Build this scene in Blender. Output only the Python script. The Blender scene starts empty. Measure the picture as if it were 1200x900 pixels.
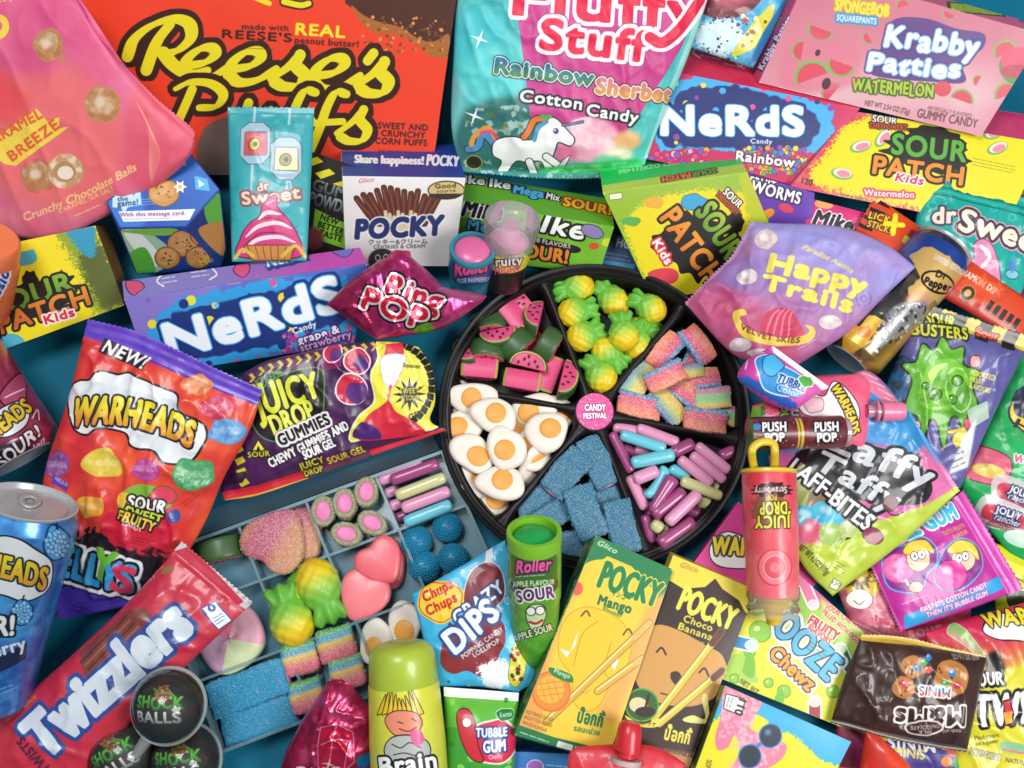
# Candy assortment: sweets in a round tray and an organiser box, among cartons, bags, bottles and cans on a teal table top.
import bpy, bmesh, math, random
import numpy as np
from mathutils import Vector, Matrix
from math import radians, sin, cos, pi

SC = bpy.context.scene
COL = SC.collection
S = 0.00062            # one unit of length below = 0.62 mm
CAM_D, CAM_TILT = 1100.0, radians(13)

# ------------------------------------------------------------------ camera
CAM = np.array([0, -CAM_D * sin(CAM_TILT), CAM_D * cos(CAM_TILT)])
CF = np.array([0, sin(CAM_TILT), -cos(CAM_TILT)])
CU = np.array([0, cos(CAM_TILT), sin(CAM_TILT)])
CR = np.array([1.0, 0, 0])
cam = bpy.data.objects.new('camera', bpy.data.cameras.new('camera'))
COL.objects.link(cam)
cam.location = CAM * S
cam.rotation_euler = (CAM_TILT, 0, 0)
cam.data.sensor_width = 36
cam.data.lens = 36 * CAM_D / 1200
cam.data.clip_start, cam.data.clip_end = 0.02, 20
SC.camera = cam
# ------------------------------------------------------------------ world, lamps, exposure
w = bpy.data.worlds.new('World'); SC.world = w; w.use_nodes = True
w.node_tree.nodes['Background'].inputs[0].default_value = (0.93, 0.96, 1.0, 1)
w.node_tree.nodes['Background'].inputs[1].default_value = 0.155
def area(name, loc, target, size, power, col=(1, 1, 1), sy=None):
    l = bpy.data.lights.new(name, 'AREA'); l.energy = power; l.color = col
    l.shape = 'RECTANGLE'; l.size = size; l.size_y = sy or size
    o = bpy.data.objects.new(name, l); COL.objects.link(o)
    o.location = loc
    o.rotation_euler = (Vector(target) - Vector(loc)).to_track_quat('-Z', 'Y').to_euler()
    return o
area('window_light', (0.62, -0.35, 0.95), (0.05, 0, 0), 0.38, 10.0, (1.0, 0.985, 0.96), 0.5)
area('ceiling_light', (-0.28, 0.2, 1.1), (0, 0.02, 0), 0.40, 7.6, (0.97, 0.985, 1.0))
SC.view_settings.view_transform = 'Standard'
SC.view_settings.look = 'None'
SC.view_settings.exposure = 0.0
SC.view_settings.gamma = 1.0

# ------------------------------------------------------------------ geometry helpers
def ray(p):
    p = np.atleast_2d(np.asarray(p, float))
    return CF[None] * CAM_D + CR[None] * (p[:, :1] - 600) + CU[None] * (450 - p[:, 1:2])
def P(x, y, z):
    d = ray((x, y))[0]
    return CAM + d * ((z - CAM[2]) / d[2])
def unit(v): return v / np.linalg.norm(v)

class Plane:
    def __init__(s, a, b, c):
        a, b, c = P(*a), P(*b), P(*c)
        s.O = a; s.U = unit(b - a)
        n = unit(np.cross(b - a, c - a))
        if n @ (CAM - a) < 0: n = -n
        s.N = n; s.V = np.cross(n, s.U)
    def hit(s, p):
        d = ray(p)
        t = ((s.O - CAM) @ s.N) / (d @ s.N)
        q = CAM + d * t[:, None] - s.O
        return np.stack([q @ s.U, q @ s.V], 1)
    def at(s, uv, n=0):
        uv = np.asarray(uv, float)
        n = np.broadcast_to(np.asarray(n, float), uv.shape[:1])
        return s.O + uv[:, :1] * s.U + uv[:, 1:2] * s.V + n[:, None] * s.N
class Cyl:
    def __init__(s, top, bot, r):
        s.B, s.T, s.r = P(*bot), P(*top), r
        s.L = np.linalg.norm(s.T - s.B); s.Z = (s.T - s.B) / s.L
        m = (s.B + s.T) / 2
        x = CAM - m; x = unit(x - (x @ s.Z) * s.Z)
        s.X = x; s.Y = np.cross(s.Z, x)
    def hit(s, p):
        d = ray(p); o = CAM - s.B
        dx, dy, dz = d @ s.X, d @ s.Y, d @ s.Z
        ox, oy, oz = o @ s.X, o @ s.Y, o @ s.Z
        a = dx * dx + dy * dy; b = 2 * (ox * dx + oy * dy); c = ox * ox + oy * oy - s.r ** 2
        disc = np.maximum(b * b - 4 * a * c, 0)
        t = (-b - np.sqrt(disc)) / (2 * a)
        th = np.arctan2(oy + t * dy, ox + t * dx)
        return np.stack([th * s.r, oz + t * dz], 1)

_rng = np.random.RandomState(7)
_LAT = _rng.rand(257, 257)
def vnoise(x, y, seed=0):
    x = np.asarray(x, float) + seed * 17.31; y = np.asarray(y, float) + seed * 9.77
    xi = np.floor(x).astype(int); yi = np.floor(y).astype(int)
    fx = x - xi; fy = y - yi
    fx = fx * fx * (3 - 2 * fx); fy = fy * fy * (3 - 2 * fy)
    g = lambda i, j: _LAT[(yi + j) % 256, (xi + i) % 256]
    return (g(0, 0) * (1 - fx) + g(1, 0) * fx) * (1 - fy) + (g(0, 1) * (1 - fx) + g(1, 1) * fx) * fy
def fbm(x, y, seed=0):
    return (vnoise(x, y, seed) + 0.5 * vnoise(x * 2.1, y * 2.1, seed + 3) + 0.25 * vnoise(x * 4.3, y * 4.3, seed + 5)) / 1.75

# ------------------------------------------------------------------ objects
def tag(o, label, cat, group=None, kind=None):
    if label: o['label'] = label
    if cat: o['category'] = cat
    if group: o['group'] = group
    if kind: o['kind'] = kind
    return o
def thing(name, base, label, cat, group=None):
    o = bpy.data.objects.new(name, None); COL.objects.link(o)
    o.empty_display_size = 0.01
    o.location = np.asarray(base) * S
    return tag(o, label, cat, group)
def mesh_obj(name, verts, faces, mats, parent=None, midx=None, uvs=None, smooth=False, org=None):
    """verts in world units; stored relative to the parent's (or org's) place"""
    me = bpy.data.meshes.new(name)
    off = np.asarray(org) * S if org is not None else np.zeros(3)
    pp = parent
    while pp is not None: off = off + np.array(pp.location); pp = pp.parent
    v = np.asarray(verts, float) * S - off
    me.from_pydata(v.tolist(), [], [list(map(int, f)) for f in faces])
    for m in (mats if isinstance(mats, (list, tuple)) else [mats]): me.materials.append(m)
    if midx is not None: me.polygons.foreach_set('material_index', list(map(int, midx)))
    if uvs is not None:
        uvs = np.asarray(uvs, float)
        lay = me.uv_layers.new(name='UVMap')
        li = np.empty(len(me.loops), int); me.loops.foreach_get('vertex_index', li)
        lay.data.foreach_set('uv', uvs[li].ravel())
    if smooth: me.polygons.foreach_set('use_smooth', [True] * len(me.polygons))
    me.update()
    o = bpy.data.objects.new(name, me); COL.objects.link(o)
    if parent is not None: o.parent = parent
    elif org is not None: o.location = off
    return o

# ------------------------------------------------------------------ materials
def srgb(h):
    h = h.lstrip('#')
    if len(h) == 3: h = ''.join(c * 2 for c in h)
    return np.array([int(h[i:i + 2], 16) / 255 for i in (0, 2, 4)])
def lin(h):
    c = srgb(h)
    return tuple(np.where(c <= 0.04045, c / 12.92, ((c + 0.055) / 1.055) ** 2.4)) + (1.0,)
_M = {}
def pmat(name, **kw):
    m = bpy.data.materials.new(name); m.use_nodes = True
    b = m.node_tree.nodes['Principled BSDF']
    for k, v in kw.items():
        b.inputs[k.replace('_', ' ')].default_value = v
    return m, m.node_tree, b
def bump(nt, b, scale, strength, dist=0.001, detail=3, coords='Object', kind='NOISE'):
    tc = nt.nodes.new('ShaderNodeTexCoord')
    n = nt.nodes.new('ShaderNodeTexNoise' if kind == 'NOISE' else 'ShaderNodeTexVoronoi')
    n.inputs['Scale'].default_value = scale
    if kind == 'NOISE':
        n.inputs['Detail'].default_value = detail
        if scale < 60: n.noise_type = 'RIDGED_MULTIFRACTAL'; dist = 0.0022
    bp = nt.nodes.new('ShaderNodeBump'); bp.inputs['Strength'].default_value = strength; bp.inputs['Distance'].default_value = dist
    nt.links.new(tc.outputs[coords], n.inputs['Vector'])
    nt.links.new(n.outputs[0], bp.inputs['Height'])
    if kind == 'NOISE' and scale < 60:
        # crumpled facets: cells with warped borders under the fine ridges
        wn = nt.nodes.new('ShaderNodeTexNoise'); wn.inputs['Scale'].default_value = 40; wn.inputs['Detail'].default_value = 2
        mxv = nt.nodes.new('ShaderNodeVectorMath'); mxv.operation = 'MULTIPLY_ADD'; mxv.inputs[1].default_value = (0.02, 0.02, 0.02)
        vo = nt.nodes.new('ShaderNodeTexVoronoi'); vo.inputs['Scale'].default_value = 34 if scale < 42 else 60
        b2 = nt.nodes.new('ShaderNodeBump'); b2.inputs['Strength'].default_value = min(1, strength * 2.2); b2.inputs['Distance'].default_value = 0.004
        nt.links.new(tc.outputs[coords], wn.inputs['Vector']); nt.links.new(wn.outputs[1], mxv.inputs[0]); nt.links.new(tc.outputs[coords], mxv.inputs[2])
        nt.links.new(mxv.outputs[0], vo.inputs['Vector']); nt.links.new(vo.outputs[0], b2.inputs['Height'])
        nt.links.new(b2.outputs[0], bp.inputs['Normal'])
    nt.links.new(bp.outputs[0], b.inputs['Normal'])
    return n, tc
FIN = {  # rough, coat, coat rough, metallic, bump scale, bump strength
    'card': (0.5, 0.06, 0.2, 0.0, 900, 0.05),
    'matte': (0.5, 0.05, 0.35, 0.0, 40, 0.12),
    'film': (0.4, 0.28, 0.08, 0.0, 38, 0.17),
    'foil': (0.26, 0.35, 0.08, 0.6, 45, 0.2),
    'metal': (0.3, 0.4, 0.1, 0.3, 300, 0.02),
    'plastic': (0.38, 0.25, 0.1, 0.0, 200, 0.03),
}
def mat(col, fin='card', name=None):
    key = (col, fin)
    if key in _M: return _M[key]
    r, c, cr, me, bs, bst = FIN[fin]
    m, nt, b = pmat((name or fin) + '_' + col.strip('#'), Roughness=r, Coat_Weight=c, Coat_Roughness=cr, Metallic=me)
    n, tc = bump(nt, b, bs, bst)
    mx = nt.nodes.new('ShaderNodeMix'); mx.data_type = 'RGBA'; mx.blend_type = 'MULTIPLY'
    nn = nt.nodes.new('ShaderNodeTexNoise'); nn.inputs['Scale'].default_value = 60; nn.inputs['Detail'].default_value = 4
    nt.links.new(tc.outputs['Object'], nn.inputs['Vector'])
    mr = nt.nodes.new('ShaderNodeMapRange'); mr.inputs[3].default_value = 0.88; mr.inputs[4].default_value = 1.08
    nt.links.new(nn.outputs[0], mr.inputs[0])
    mx.inputs[0].default_value = 1.0; mx.inputs[6].default_value = lin(col)
    nt.links.new(mr.outputs[0], mx.inputs[7]); nt.links.new(mx.outputs[2], b.inputs['Base Color'])
    _M[key] = m
    return m
def print_mat(name, img, fin):
    r, c, cr, me, bs, bst = FIN[fin]
    m, nt, b = pmat('print_' + name, Roughness=r, Coat_Weight=c, Coat_Roughness=cr, Metallic=me)
    t = nt.nodes.new('ShaderNodeTexImage'); t.image = img; t.extension = 'EXTEND'; t.interpolation = 'Linear'
    nt.links.new(t.outputs[0], b.inputs['Base Color'])
    n, tc = bump(nt, b, bs, bst)
    rr = nt.nodes.new('ShaderNodeMapRange'); rr.inputs[3].default_value = r * 0.8; rr.inputs[4].default_value = r * 1.25
    nn = nt.nodes.new('ShaderNodeTexNoise'); nn.inputs['Scale'].default_value = 35
    nt.links.new(tc.outputs['Object'], nn.inputs['Vector']); nt.links.new(nn.outputs[0], rr.inputs[0])
    nt.links.new(rr.outputs[0], b.inputs['Roughness'])
    return m
def clear_mat(name='clear_plastic', col=(0.9, 0.95, 0.96, 1), alpha=0.22, rough=0.08):
    if name in _M: return _M[name]
    # clear plastic: mostly see-through, a little body colour, a glossy skin that strengthens at grazing angles
    m, nt, b = pmat(name, Roughness=rough + 0.1)
    b.inputs['Base Color'].default_value = col
    tr = nt.nodes.new('ShaderNodeBsdfTransparent'); tr.inputs[0].default_value = tuple(0.35 * c + 0.65 for c in col[:3]) + (1,)
    gl = nt.nodes.new('ShaderNodeBsdfGlossy'); gl.inputs['Roughness'].default_value = rough
    m1 = nt.nodes.new('ShaderNodeMixShader'); m1.inputs[0].default_value = alpha
    nt.links.new(tr.outputs[0], m1.inputs[1]); nt.links.new(b.outputs[0], m1.inputs[2])
    fr = nt.nodes.new('ShaderNodeFresnel'); fr.inputs[0].default_value = 1.4
    m2 = nt.nodes.new('ShaderNodeMixShader'); nt.links.new(fr.outputs[0], m2.inputs[0]); nt.links.new(m1.outputs[0], m2.inputs[1]); nt.links.new(gl.outputs[0], m2.inputs[2])
    nt.links.new(m2.outputs[0], nt.nodes['Material Output'].inputs[0])
    _M[name] = m
    return m

# ------------------------------------------------------------------ printed artwork (painted procedurally on each package's own surface)
_GL = {}
def glyphs(s, track=1.0):
    key = (s, track)
    if key in _GL: return _GL[key]
    c = bpy.data.curves.new('lettering', 'FONT'); c.body = s; c.space_character = track
    o = bpy.data.objects.new('lettering', c); COL.objects.link(o)
    dg = bpy.context.evaluated_depsgraph_get()
    cu = o.to_curve(dg, apply_modifiers=False)
    out = []
    for sp in cu.splines:
        bp = sp.bezier_points; pts = []
        for i in range(len(bp)):
            a, b = bp[i], bp[(i + 1) % len(bp)]
            p0, p1, p2, p3 = (np.array(v[:2]) for v in (a.co, a.handle_right, b.handle_left, b.co))
            for t in np.linspace(0, 1, 5)[:-1]:
                pts.append((1 - t) ** 3 * p0 + 3 * (1 - t) ** 2 * t * p1 + 3 * (1 - t) * t * t * p2 + t ** 3 * p3)
        if len(pts) > 2: out.append(np.array(pts))
    o.to_curve_clear()
    bpy.data.objects.remove(o); bpy.data.curves.remove(c)
    allp = np.concatenate(out)
    x0, x1 = allp[:, 0].min(), allp[:, 0].max()
    _GL[key] = [np.stack([(g[:, 0] - x0) / (x1 - x0), g[:, 1] / 0.682], 1) for g in out]
    return _GL[key]
def smooth_closed(p, n=6):
    p = np.asarray(p, float); out = []
    N = len(p)
    for i in range(N):
        a, b, c, d = p[i - 1], p[i], p[(i + 1) % N], p[(i + 2) % N]
        for t in np.linspace(0, 1, n, endpoint=False):
            out.append(0.5 * (2 * b + (c - a) * t + (2 * a - 5 * b + 4 * c - d) * t * t + (3 * b - a - 3 * c + d) * t ** 3))
    return np.array(out)
def smooth_open(p, n=6):
    p = np.asarray(p, float)
    if len(p) < 3: return p
    q = np.concatenate([[2 * p[0] - p[1]], p, [2 * p[-1] - p[-2]]]); out = []
    for i in range(1, len(q) - 2):
        a, b, c, d = q[i - 1:i + 3]
        for t in np.linspace(0, 1, n, endpoint=False):
            out.append(0.5 * (2 * b + (c - a) * t + (2 * a - 5 * b + 4 * c - d) * t * t + (3 * b - a - 3 * c + d) * t ** 3))
    out.append(p[-1])
    return np.array(out)
def ellipse(cx, cy, rx, ry, rot=0, n=40):
    t = np.linspace(0, 2 * pi, n, endpoint=False); r = radians(rot)
    x, y = rx * np.cos(t), ry * np.sin(t)
    return np.stack([cx + x * cos(r) - y * sin(r), cy + x * sin(r) + y * cos(r)], 1)
def star(cx, cy, r0, r1, n, rot=0):
    t = np.arange(2 * n) * pi / n + radians(rot); r = np.where(np.arange(2 * n) % 2, r1, r0)
    return np.stack([cx + r * np.cos(t), cy + r * np.sin(t)], 1)
def blob(cx, cy, r, amp=0.25, n=9, seed=1, sy=1.0):
    rr = random.Random(seed)
    return smooth_closed([(cx + r * (1 + amp * (rr.random() * 2 - 1)) * cos(2 * pi * i / n), cy + sy * r * (1 + amp * (rr.random() * 2 - 1)) * sin(2 * pi * i / n)) for i in range(n)])
def shift(a, dx, dy):
    out = np.zeros_like(a); H, W = a.shape
    if abs(dx) >= W or abs(dy) >= H: return out
    out[max(dy, 0):H + min(dy, 0), max(dx, 0):W + min(dx, 0)] = a[max(-dy, 0):H + min(-dy, 0), max(-dx, 0):W + min(-dx, 0)]
    return out
def dilate(a, r):
    while r > 0.25:
        s = min(r, 3.0); r -= s
        if s < 1:
            b = a
            for dx, dy in ((1, 0), (-1, 0), (0, 1), (0, -1)): b = np.maximum(b, shift(a, dx, dy) * s)
            a = b; continue
        b = a; seen = set()
        for k in range(12):
            d = (int(round(s * cos(k * pi / 6))), int(round(s * sin(k * pi / 6))))
            if d in seen: continue
            seen.add(d); b = np.maximum(b, shift(a, *d))
        a = b
    return a
def blur(a, r):
    r = int(r)
    if r < 1: return a
    for ax in (0, 1):
        for _ in range(2):
            p = np.pad(a, [(r + 1, r) if i == ax else (0, 0) for i in range(2)], mode='edge').cumsum(ax)
            n = a.shape[ax]
            a = (np.take(p, np.arange(2 * r + 1, 2 * r + 1 + n), ax) - np.take(p, np.arange(n), ax)) / (2 * r + 1)
    return a

class Art:
    def __init__(s, surf, box, k=2.0, bg='#888888'):
        s.f = surf; s.box = box; s.k = k
        s.W = max(4, int((box[2] - box[0]) * k)); s.H = max(4, int((box[3] - box[1]) * k))
        s.px = np.empty((s.H, s.W, 3), np.float32); s.px[:] = srgb(bg)
    def L(s, p):
        return (s.f.hit(p) - np.array(s.box[:2])) * s.k
    def ls(s, p):   # canvas pixels per photo unit near p
        q = s.L([p, (p[0] + 4, p[1]), (p[0], p[1] + 4)])
        return 0.5 * (np.linalg.norm(q[1] - q[0]) + np.linalg.norm(q[2] - q[0])) / 4
    def cov(s, polys, pad=0):
        polys = [np.asarray(p, float) for p in polys]
        a = np.concatenate(polys)
        x0 = int(max(0, np.floor(a[:, 0].min()) - pad - 1)); x1 = int(min(s.W, np.ceil(a[:, 0].max()) + pad + 2))
        y0 = int(max(0, np.floor(a[:, 1].min()) - pad - 1)); y1 = int(min(s.H, np.ceil(a[:, 1].max()) + pad + 2))
        if x1 <= x0 or y1 <= y0: return None
        SS = 4; h, wd = (y1 - y0), (x1 - x0)
        acc = np.zeros((h * SS, wd + 2))
        for p in polys:
            q = np.roll(p, -1, 0)
            for (ax, ay), (bx, by) in zip(p, q):
                if ay == by: continue
                d = 1.0
                if ay > by: ax, ay, bx, by, d = bx, by, ax, ay, -1.0
                j0 = max(0, int(math.ceil((ay - y0) * SS - 0.5))); j1 = min(h * SS - 1, int(math.ceil((by - y0) * SS - 0.5)) - 1)
                if j1 < j0: continue
                j = np.arange(j0, j1 + 1)
                x = np.clip(ax + ((j + 0.5) / SS + y0 - ay) * (bx - ax) / (by - ay) - x0, 0, wd)
                i = np.floor(x).astype(int); f = x - i
                acc[j, i] += d * (1 - f); acc[j, i + 1] += d * f
        c = np.clip(np.abs(np.cumsum(acc, 1)[:, :wd]), 0, 1)
        return c.reshape(h, SS, wd).mean(1), x0, y0
    def comp(s, m, x0, y0, col, a=1.0):
        h, wd = m.shape; t = s.px[y0:y0 + h, x0:x0 + wd]
        c = srgb(col) if isinstance(col, str) else col
        m = (m * a)[..., None]
        t[:] = t * (1 - m) + c * m
    def gradient(s, shape, x0, y0, c1, c2, p, q):
        p, q = s.L([p, q]); d = q - p
        yy, xx = np.mgrid[0:shape[0], 0:shape[1]]
        t = np.clip(((xx + x0 - p[0]) * d[0] + (yy + y0 - p[1]) * d[1]) / (d @ d), 0, 1)[..., None]
        return srgb(c1) * (1 - t) + srgb(c2) * t
    def poly(s, pts, col, sm=False, o=None, a=1.0, soft=0, g=None):
        """o = [(width, colour)] outlines drawn outside; g = (colour2, p, q) gradient"""
        if sm: pts = smooth_closed(pts)
        k = s.ls(np.mean(np.asarray(pts, float), 0))
        wmax = max([x[0] for x in (o or [])] + [soft]) * k
        r = s.cov([s.L(pts)], wmax + 2)
        if r is None: return s
        m, x0, y0 = r
        for wd, c in sorted(o or [], key=lambda q: -q[0]): s.comp(dilate(m, wd * k), x0, y0, c, a)
        if soft: m = blur(m, soft * k / 2)
        if col: s.comp(m, x0, y0, s.gradient(m.shape, x0, y0, col, *g) if g else col, a)
        return s
    def ell(s, cx, cy, rx, ry, col, rot=0, **kw):
        return s.poly(ellipse(cx, cy, rx, ry, rot), col, **kw)
    def line(s, pts, wd, col, sm=True, a=1.0, taper=False, o=None):
        p = smooth_open(pts) if sm else np.asarray(pts, float)
        t = np.gradient(p, axis=0); n = np.stack([-t[:, 1], t[:, 0]], 1); n /= np.maximum(np.linalg.norm(n, axis=1, keepdims=True), 1e-6)
        ww = np.full(len(p), wd / 2.0)
        if taper: ww = ww * np.sin(np.linspace(0.12, pi - 0.12, len(p))) ** 0.6
        q = np.concatenate([p + n * ww[:, None], (p - n * ww[:, None])[::-1]])
        polys = [q, ellipse(*p[0], ww[0], ww[0], n=10), ellipse(*p[-1], ww[-1], ww[-1], n=10)]
        return s.shape(polys, col, o, a)
    def shape(s, polys, col, o=None, a=1.0):
        k = s.ls(np.mean(np.asarray(polys[0], float), 0))
        ms = []
        allp = [s.L(p) for p in polys]
        cat = np.concatenate(allp); bb = np.array([cat.min(0), (cat[:, 0].max(), cat[:, 1].min()), cat.max(0), (cat[:, 0].min(), cat[:, 1].max())])
        pad = max([x[0] for x in (o or [])] + [0]) * k + 2
        base = s.cov([bb], pad)
        if base is None: return s
        m0, x0, y0 = base; M = np.zeros_like(m0)
        for p in allp:
            r = s.cov([p])
            if r is None: continue
            m, a0, b0 = r; ys, xs = b0 - y0, a0 - x0
            M[ys:ys + m.shape[0], xs:xs + m.shape[1]] = np.maximum(M[ys:ys + m.shape[0], xs:xs + m.shape[1]], m)
        for wd, c in sorted(o or [], key=lambda q: -q[0]): s.comp(dilate(M, wd * k), x0, y0, c, a)
        s.comp(M, x0, y0, col, a)
        return s
    def text(s, t, a, b, h, col, o=None, w=0.0, bend=0.0, sh=0.0, grow=0.0, g=None, al=1.0, sq=0.0, wob=0.0, cl=0.056):
        """baseline a->b in photo units, cap height h; w weight, sh shear, bend rise at the middle, grow end/start size change, g second colour (bottom)"""
        a, b = np.array(a, float), np.array(b, float)
        d = b - a; ln = np.linalg.norm(d); e = d / ln; up = np.array([e[1], -e[0]])
        polys = []
        w = min(w, cl * h)
        for gl in glyphs(t, 1.1 if w > 0.045 * h else 1.0):
            x, y = gl[:, 0], gl[:, 1]
            hh = h * (1 + grow * (x - 0.5))
            yo = bend * 4 * x * (1 - x)
            if wob: yo = yo + wob * np.sin(np.floor(x * len(t)) * 2.4)
            polys.append(s.L(a + (x * ln)[:, None] * e + (y * hh + yo)[:, None] * up + (sh * y * hh)[:, None] * e))
        k = s.ls((a + b) / 2)
        wmax = max([x[0] for x in (o or [])] + [0]) + w
        r = s.cov(polys, wmax * k + 3)
        if r is None: return s
        m, x0, y0 = r
        if w: m = dilate(m, w * k)
        if w < 0: m = 1 - dilate(1 - m, -w * k)
        for wd, c in sorted(o or [], key=lambda q: -q[0]): s.comp(dilate(m, wd * k), x0, y0, c, al)
        if g: col = s.gradient(m.shape, x0, y0, col, g, (a + b) / 2 + up * h, (a + b) / 2)
        s.comp(m, x0, y0, col, al)
        return s
    def fuzz(s, pts, col, wd=8, cell=1.2, seed=1, a=1.0, sm=False):
        """polygon with a speckled, sprayed edge"""
        if sm: pts = smooth_closed(pts)
        k = s.ls(np.mean(np.asarray(pts, float), 0))
        r = s.cov([s.L(pts)], wd * k)
        if r is None: return s
        m, x0, y0 = r
        m = blur(m, wd * k / 2)
        yy, xx = np.mgrid[0:m.shape[0], 0:m.shape[1]]
        n = vnoise(xx / (cell * k), yy / (cell * k), seed) * 0.7 + vnoise(xx / (cell * k * 2.7), yy / (cell * k * 2.7), seed + 2) * 0.3
        s.comp(np.clip((m - (0.08 + 0.84 * n)) * 5 + 0.5, 0, 1), x0, y0, col, a)
        return s
    def mottle(s, col, size=20, amt=0.5, seed=1, thr=None, pts=None):
        """soft or hard blotches of a second ink"""
        if pts is None: m, x0, y0 = np.ones((s.H, s.W)), 0, 0
        else:
            r = s.cov([s.L(pts)])
            if r is None: return s
            m, x0, y0 = r
        yy, xx = np.mgrid[0:m.shape[0], 0:m.shape[1]]
        n = fbm((xx + x0) / (size * s.k), (yy + y0) / (size * s.k), seed)
        n = np.clip((n - 0.35) * 3, 0, 1) if thr is None else np.clip((n - thr) * 14, 0, 1)
        s.comp(m * n, x0, y0, col, amt)
        return s
    def grad(s, c1, c2, p, q):
        s.px[:] = s.gradient((s.H, s.W), 0, 0, c1, c2, p, q); return s
    def worn(s, q, col='#efe9e2'):
        """card showing along rubbed edges and corners"""
        n = len(q); rr = random.Random(int(q[0][0]))
        for i in range(n):
            a, b = np.array(q[i], float), np.array(q[(i + 1) % n], float)
            L_ = np.linalg.norm(b - a); x = 0
            while x < L_:
                wd = rr.uniform(4, 26)
                if rr.random() < 0.55: s.line([a + (b - a) * x / L_, a + (b - a) * min(1, (x + wd) / L_)], rr.uniform(0.8, 2.0), col, sm=False, a=rr.uniform(0.2, 0.6))
                x += wd
            s.poly(blob(a[0], a[1], rr.uniform(1.5, 3.2), 0.3, 7, i), col, a=0.6)
        return s
    def fill(s, c): s.px[:] = srgb(c); return s
    def dots(s, pts, n, r0, r1, cols, seed=1, a=1.0, o=None):
        rr = random.Random(seed); p = np.asarray(pts, float); lo, hi = p.min(0), p.max(0)
        for _ in range(n):
            x, y = rr.uniform(lo[0], hi[0]), rr.uniform(lo[1], hi[1]); r = rr.uniform(r0, r1)
            s.poly(ellipse(x, y, r, r, n=14), rr.choice(cols), a=a, o=o)
        return s
    def small(s, a, b, h, lines, col, gap=1.7, seed=3, al=0.9):
        """lines of fine print too small to read"""
        rr = random.Random(seed); a, b = np.array(a, float), np.array(b, float)
        e = (b - a) / np.linalg.norm(b - a); dn = np.array([-e[1], e[0]])
        for i in range(lines):
            x = 0.0; L_ = np.linalg.norm(b - a) * rr.uniform(0.75, 1)
            while x < L_:
                wd = h * rr.uniform(1.2, 4.5); q = a + e * x + dn * (i * h * gap)
                s.line([q, q + e * min(wd, L_ - x)], h * 0.5, col, sm=False, a=al * 0.75); x += wd + h * 0.8
        return s
    def image(s, name):
        im = bpy.data.images.new(name, s.W, s.H)
        buf = np.ones((s.H, s.W, 4), np.float32); buf[..., :3] = np.clip(s.px, 0, 1)
        im.pixels.foreach_set(buf.ravel()); im.update(); im.pack()
        return im
    def uv(s, uvl):
        uvl = np.asarray(uvl, float)
        return np.stack([(uvl[:, 0] - s.box[0]) / (s.box[2] - s.box[0]), (uvl[:, 1] - s.box[1]) / (s.box[3] - s.box[1])], 1)

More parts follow.
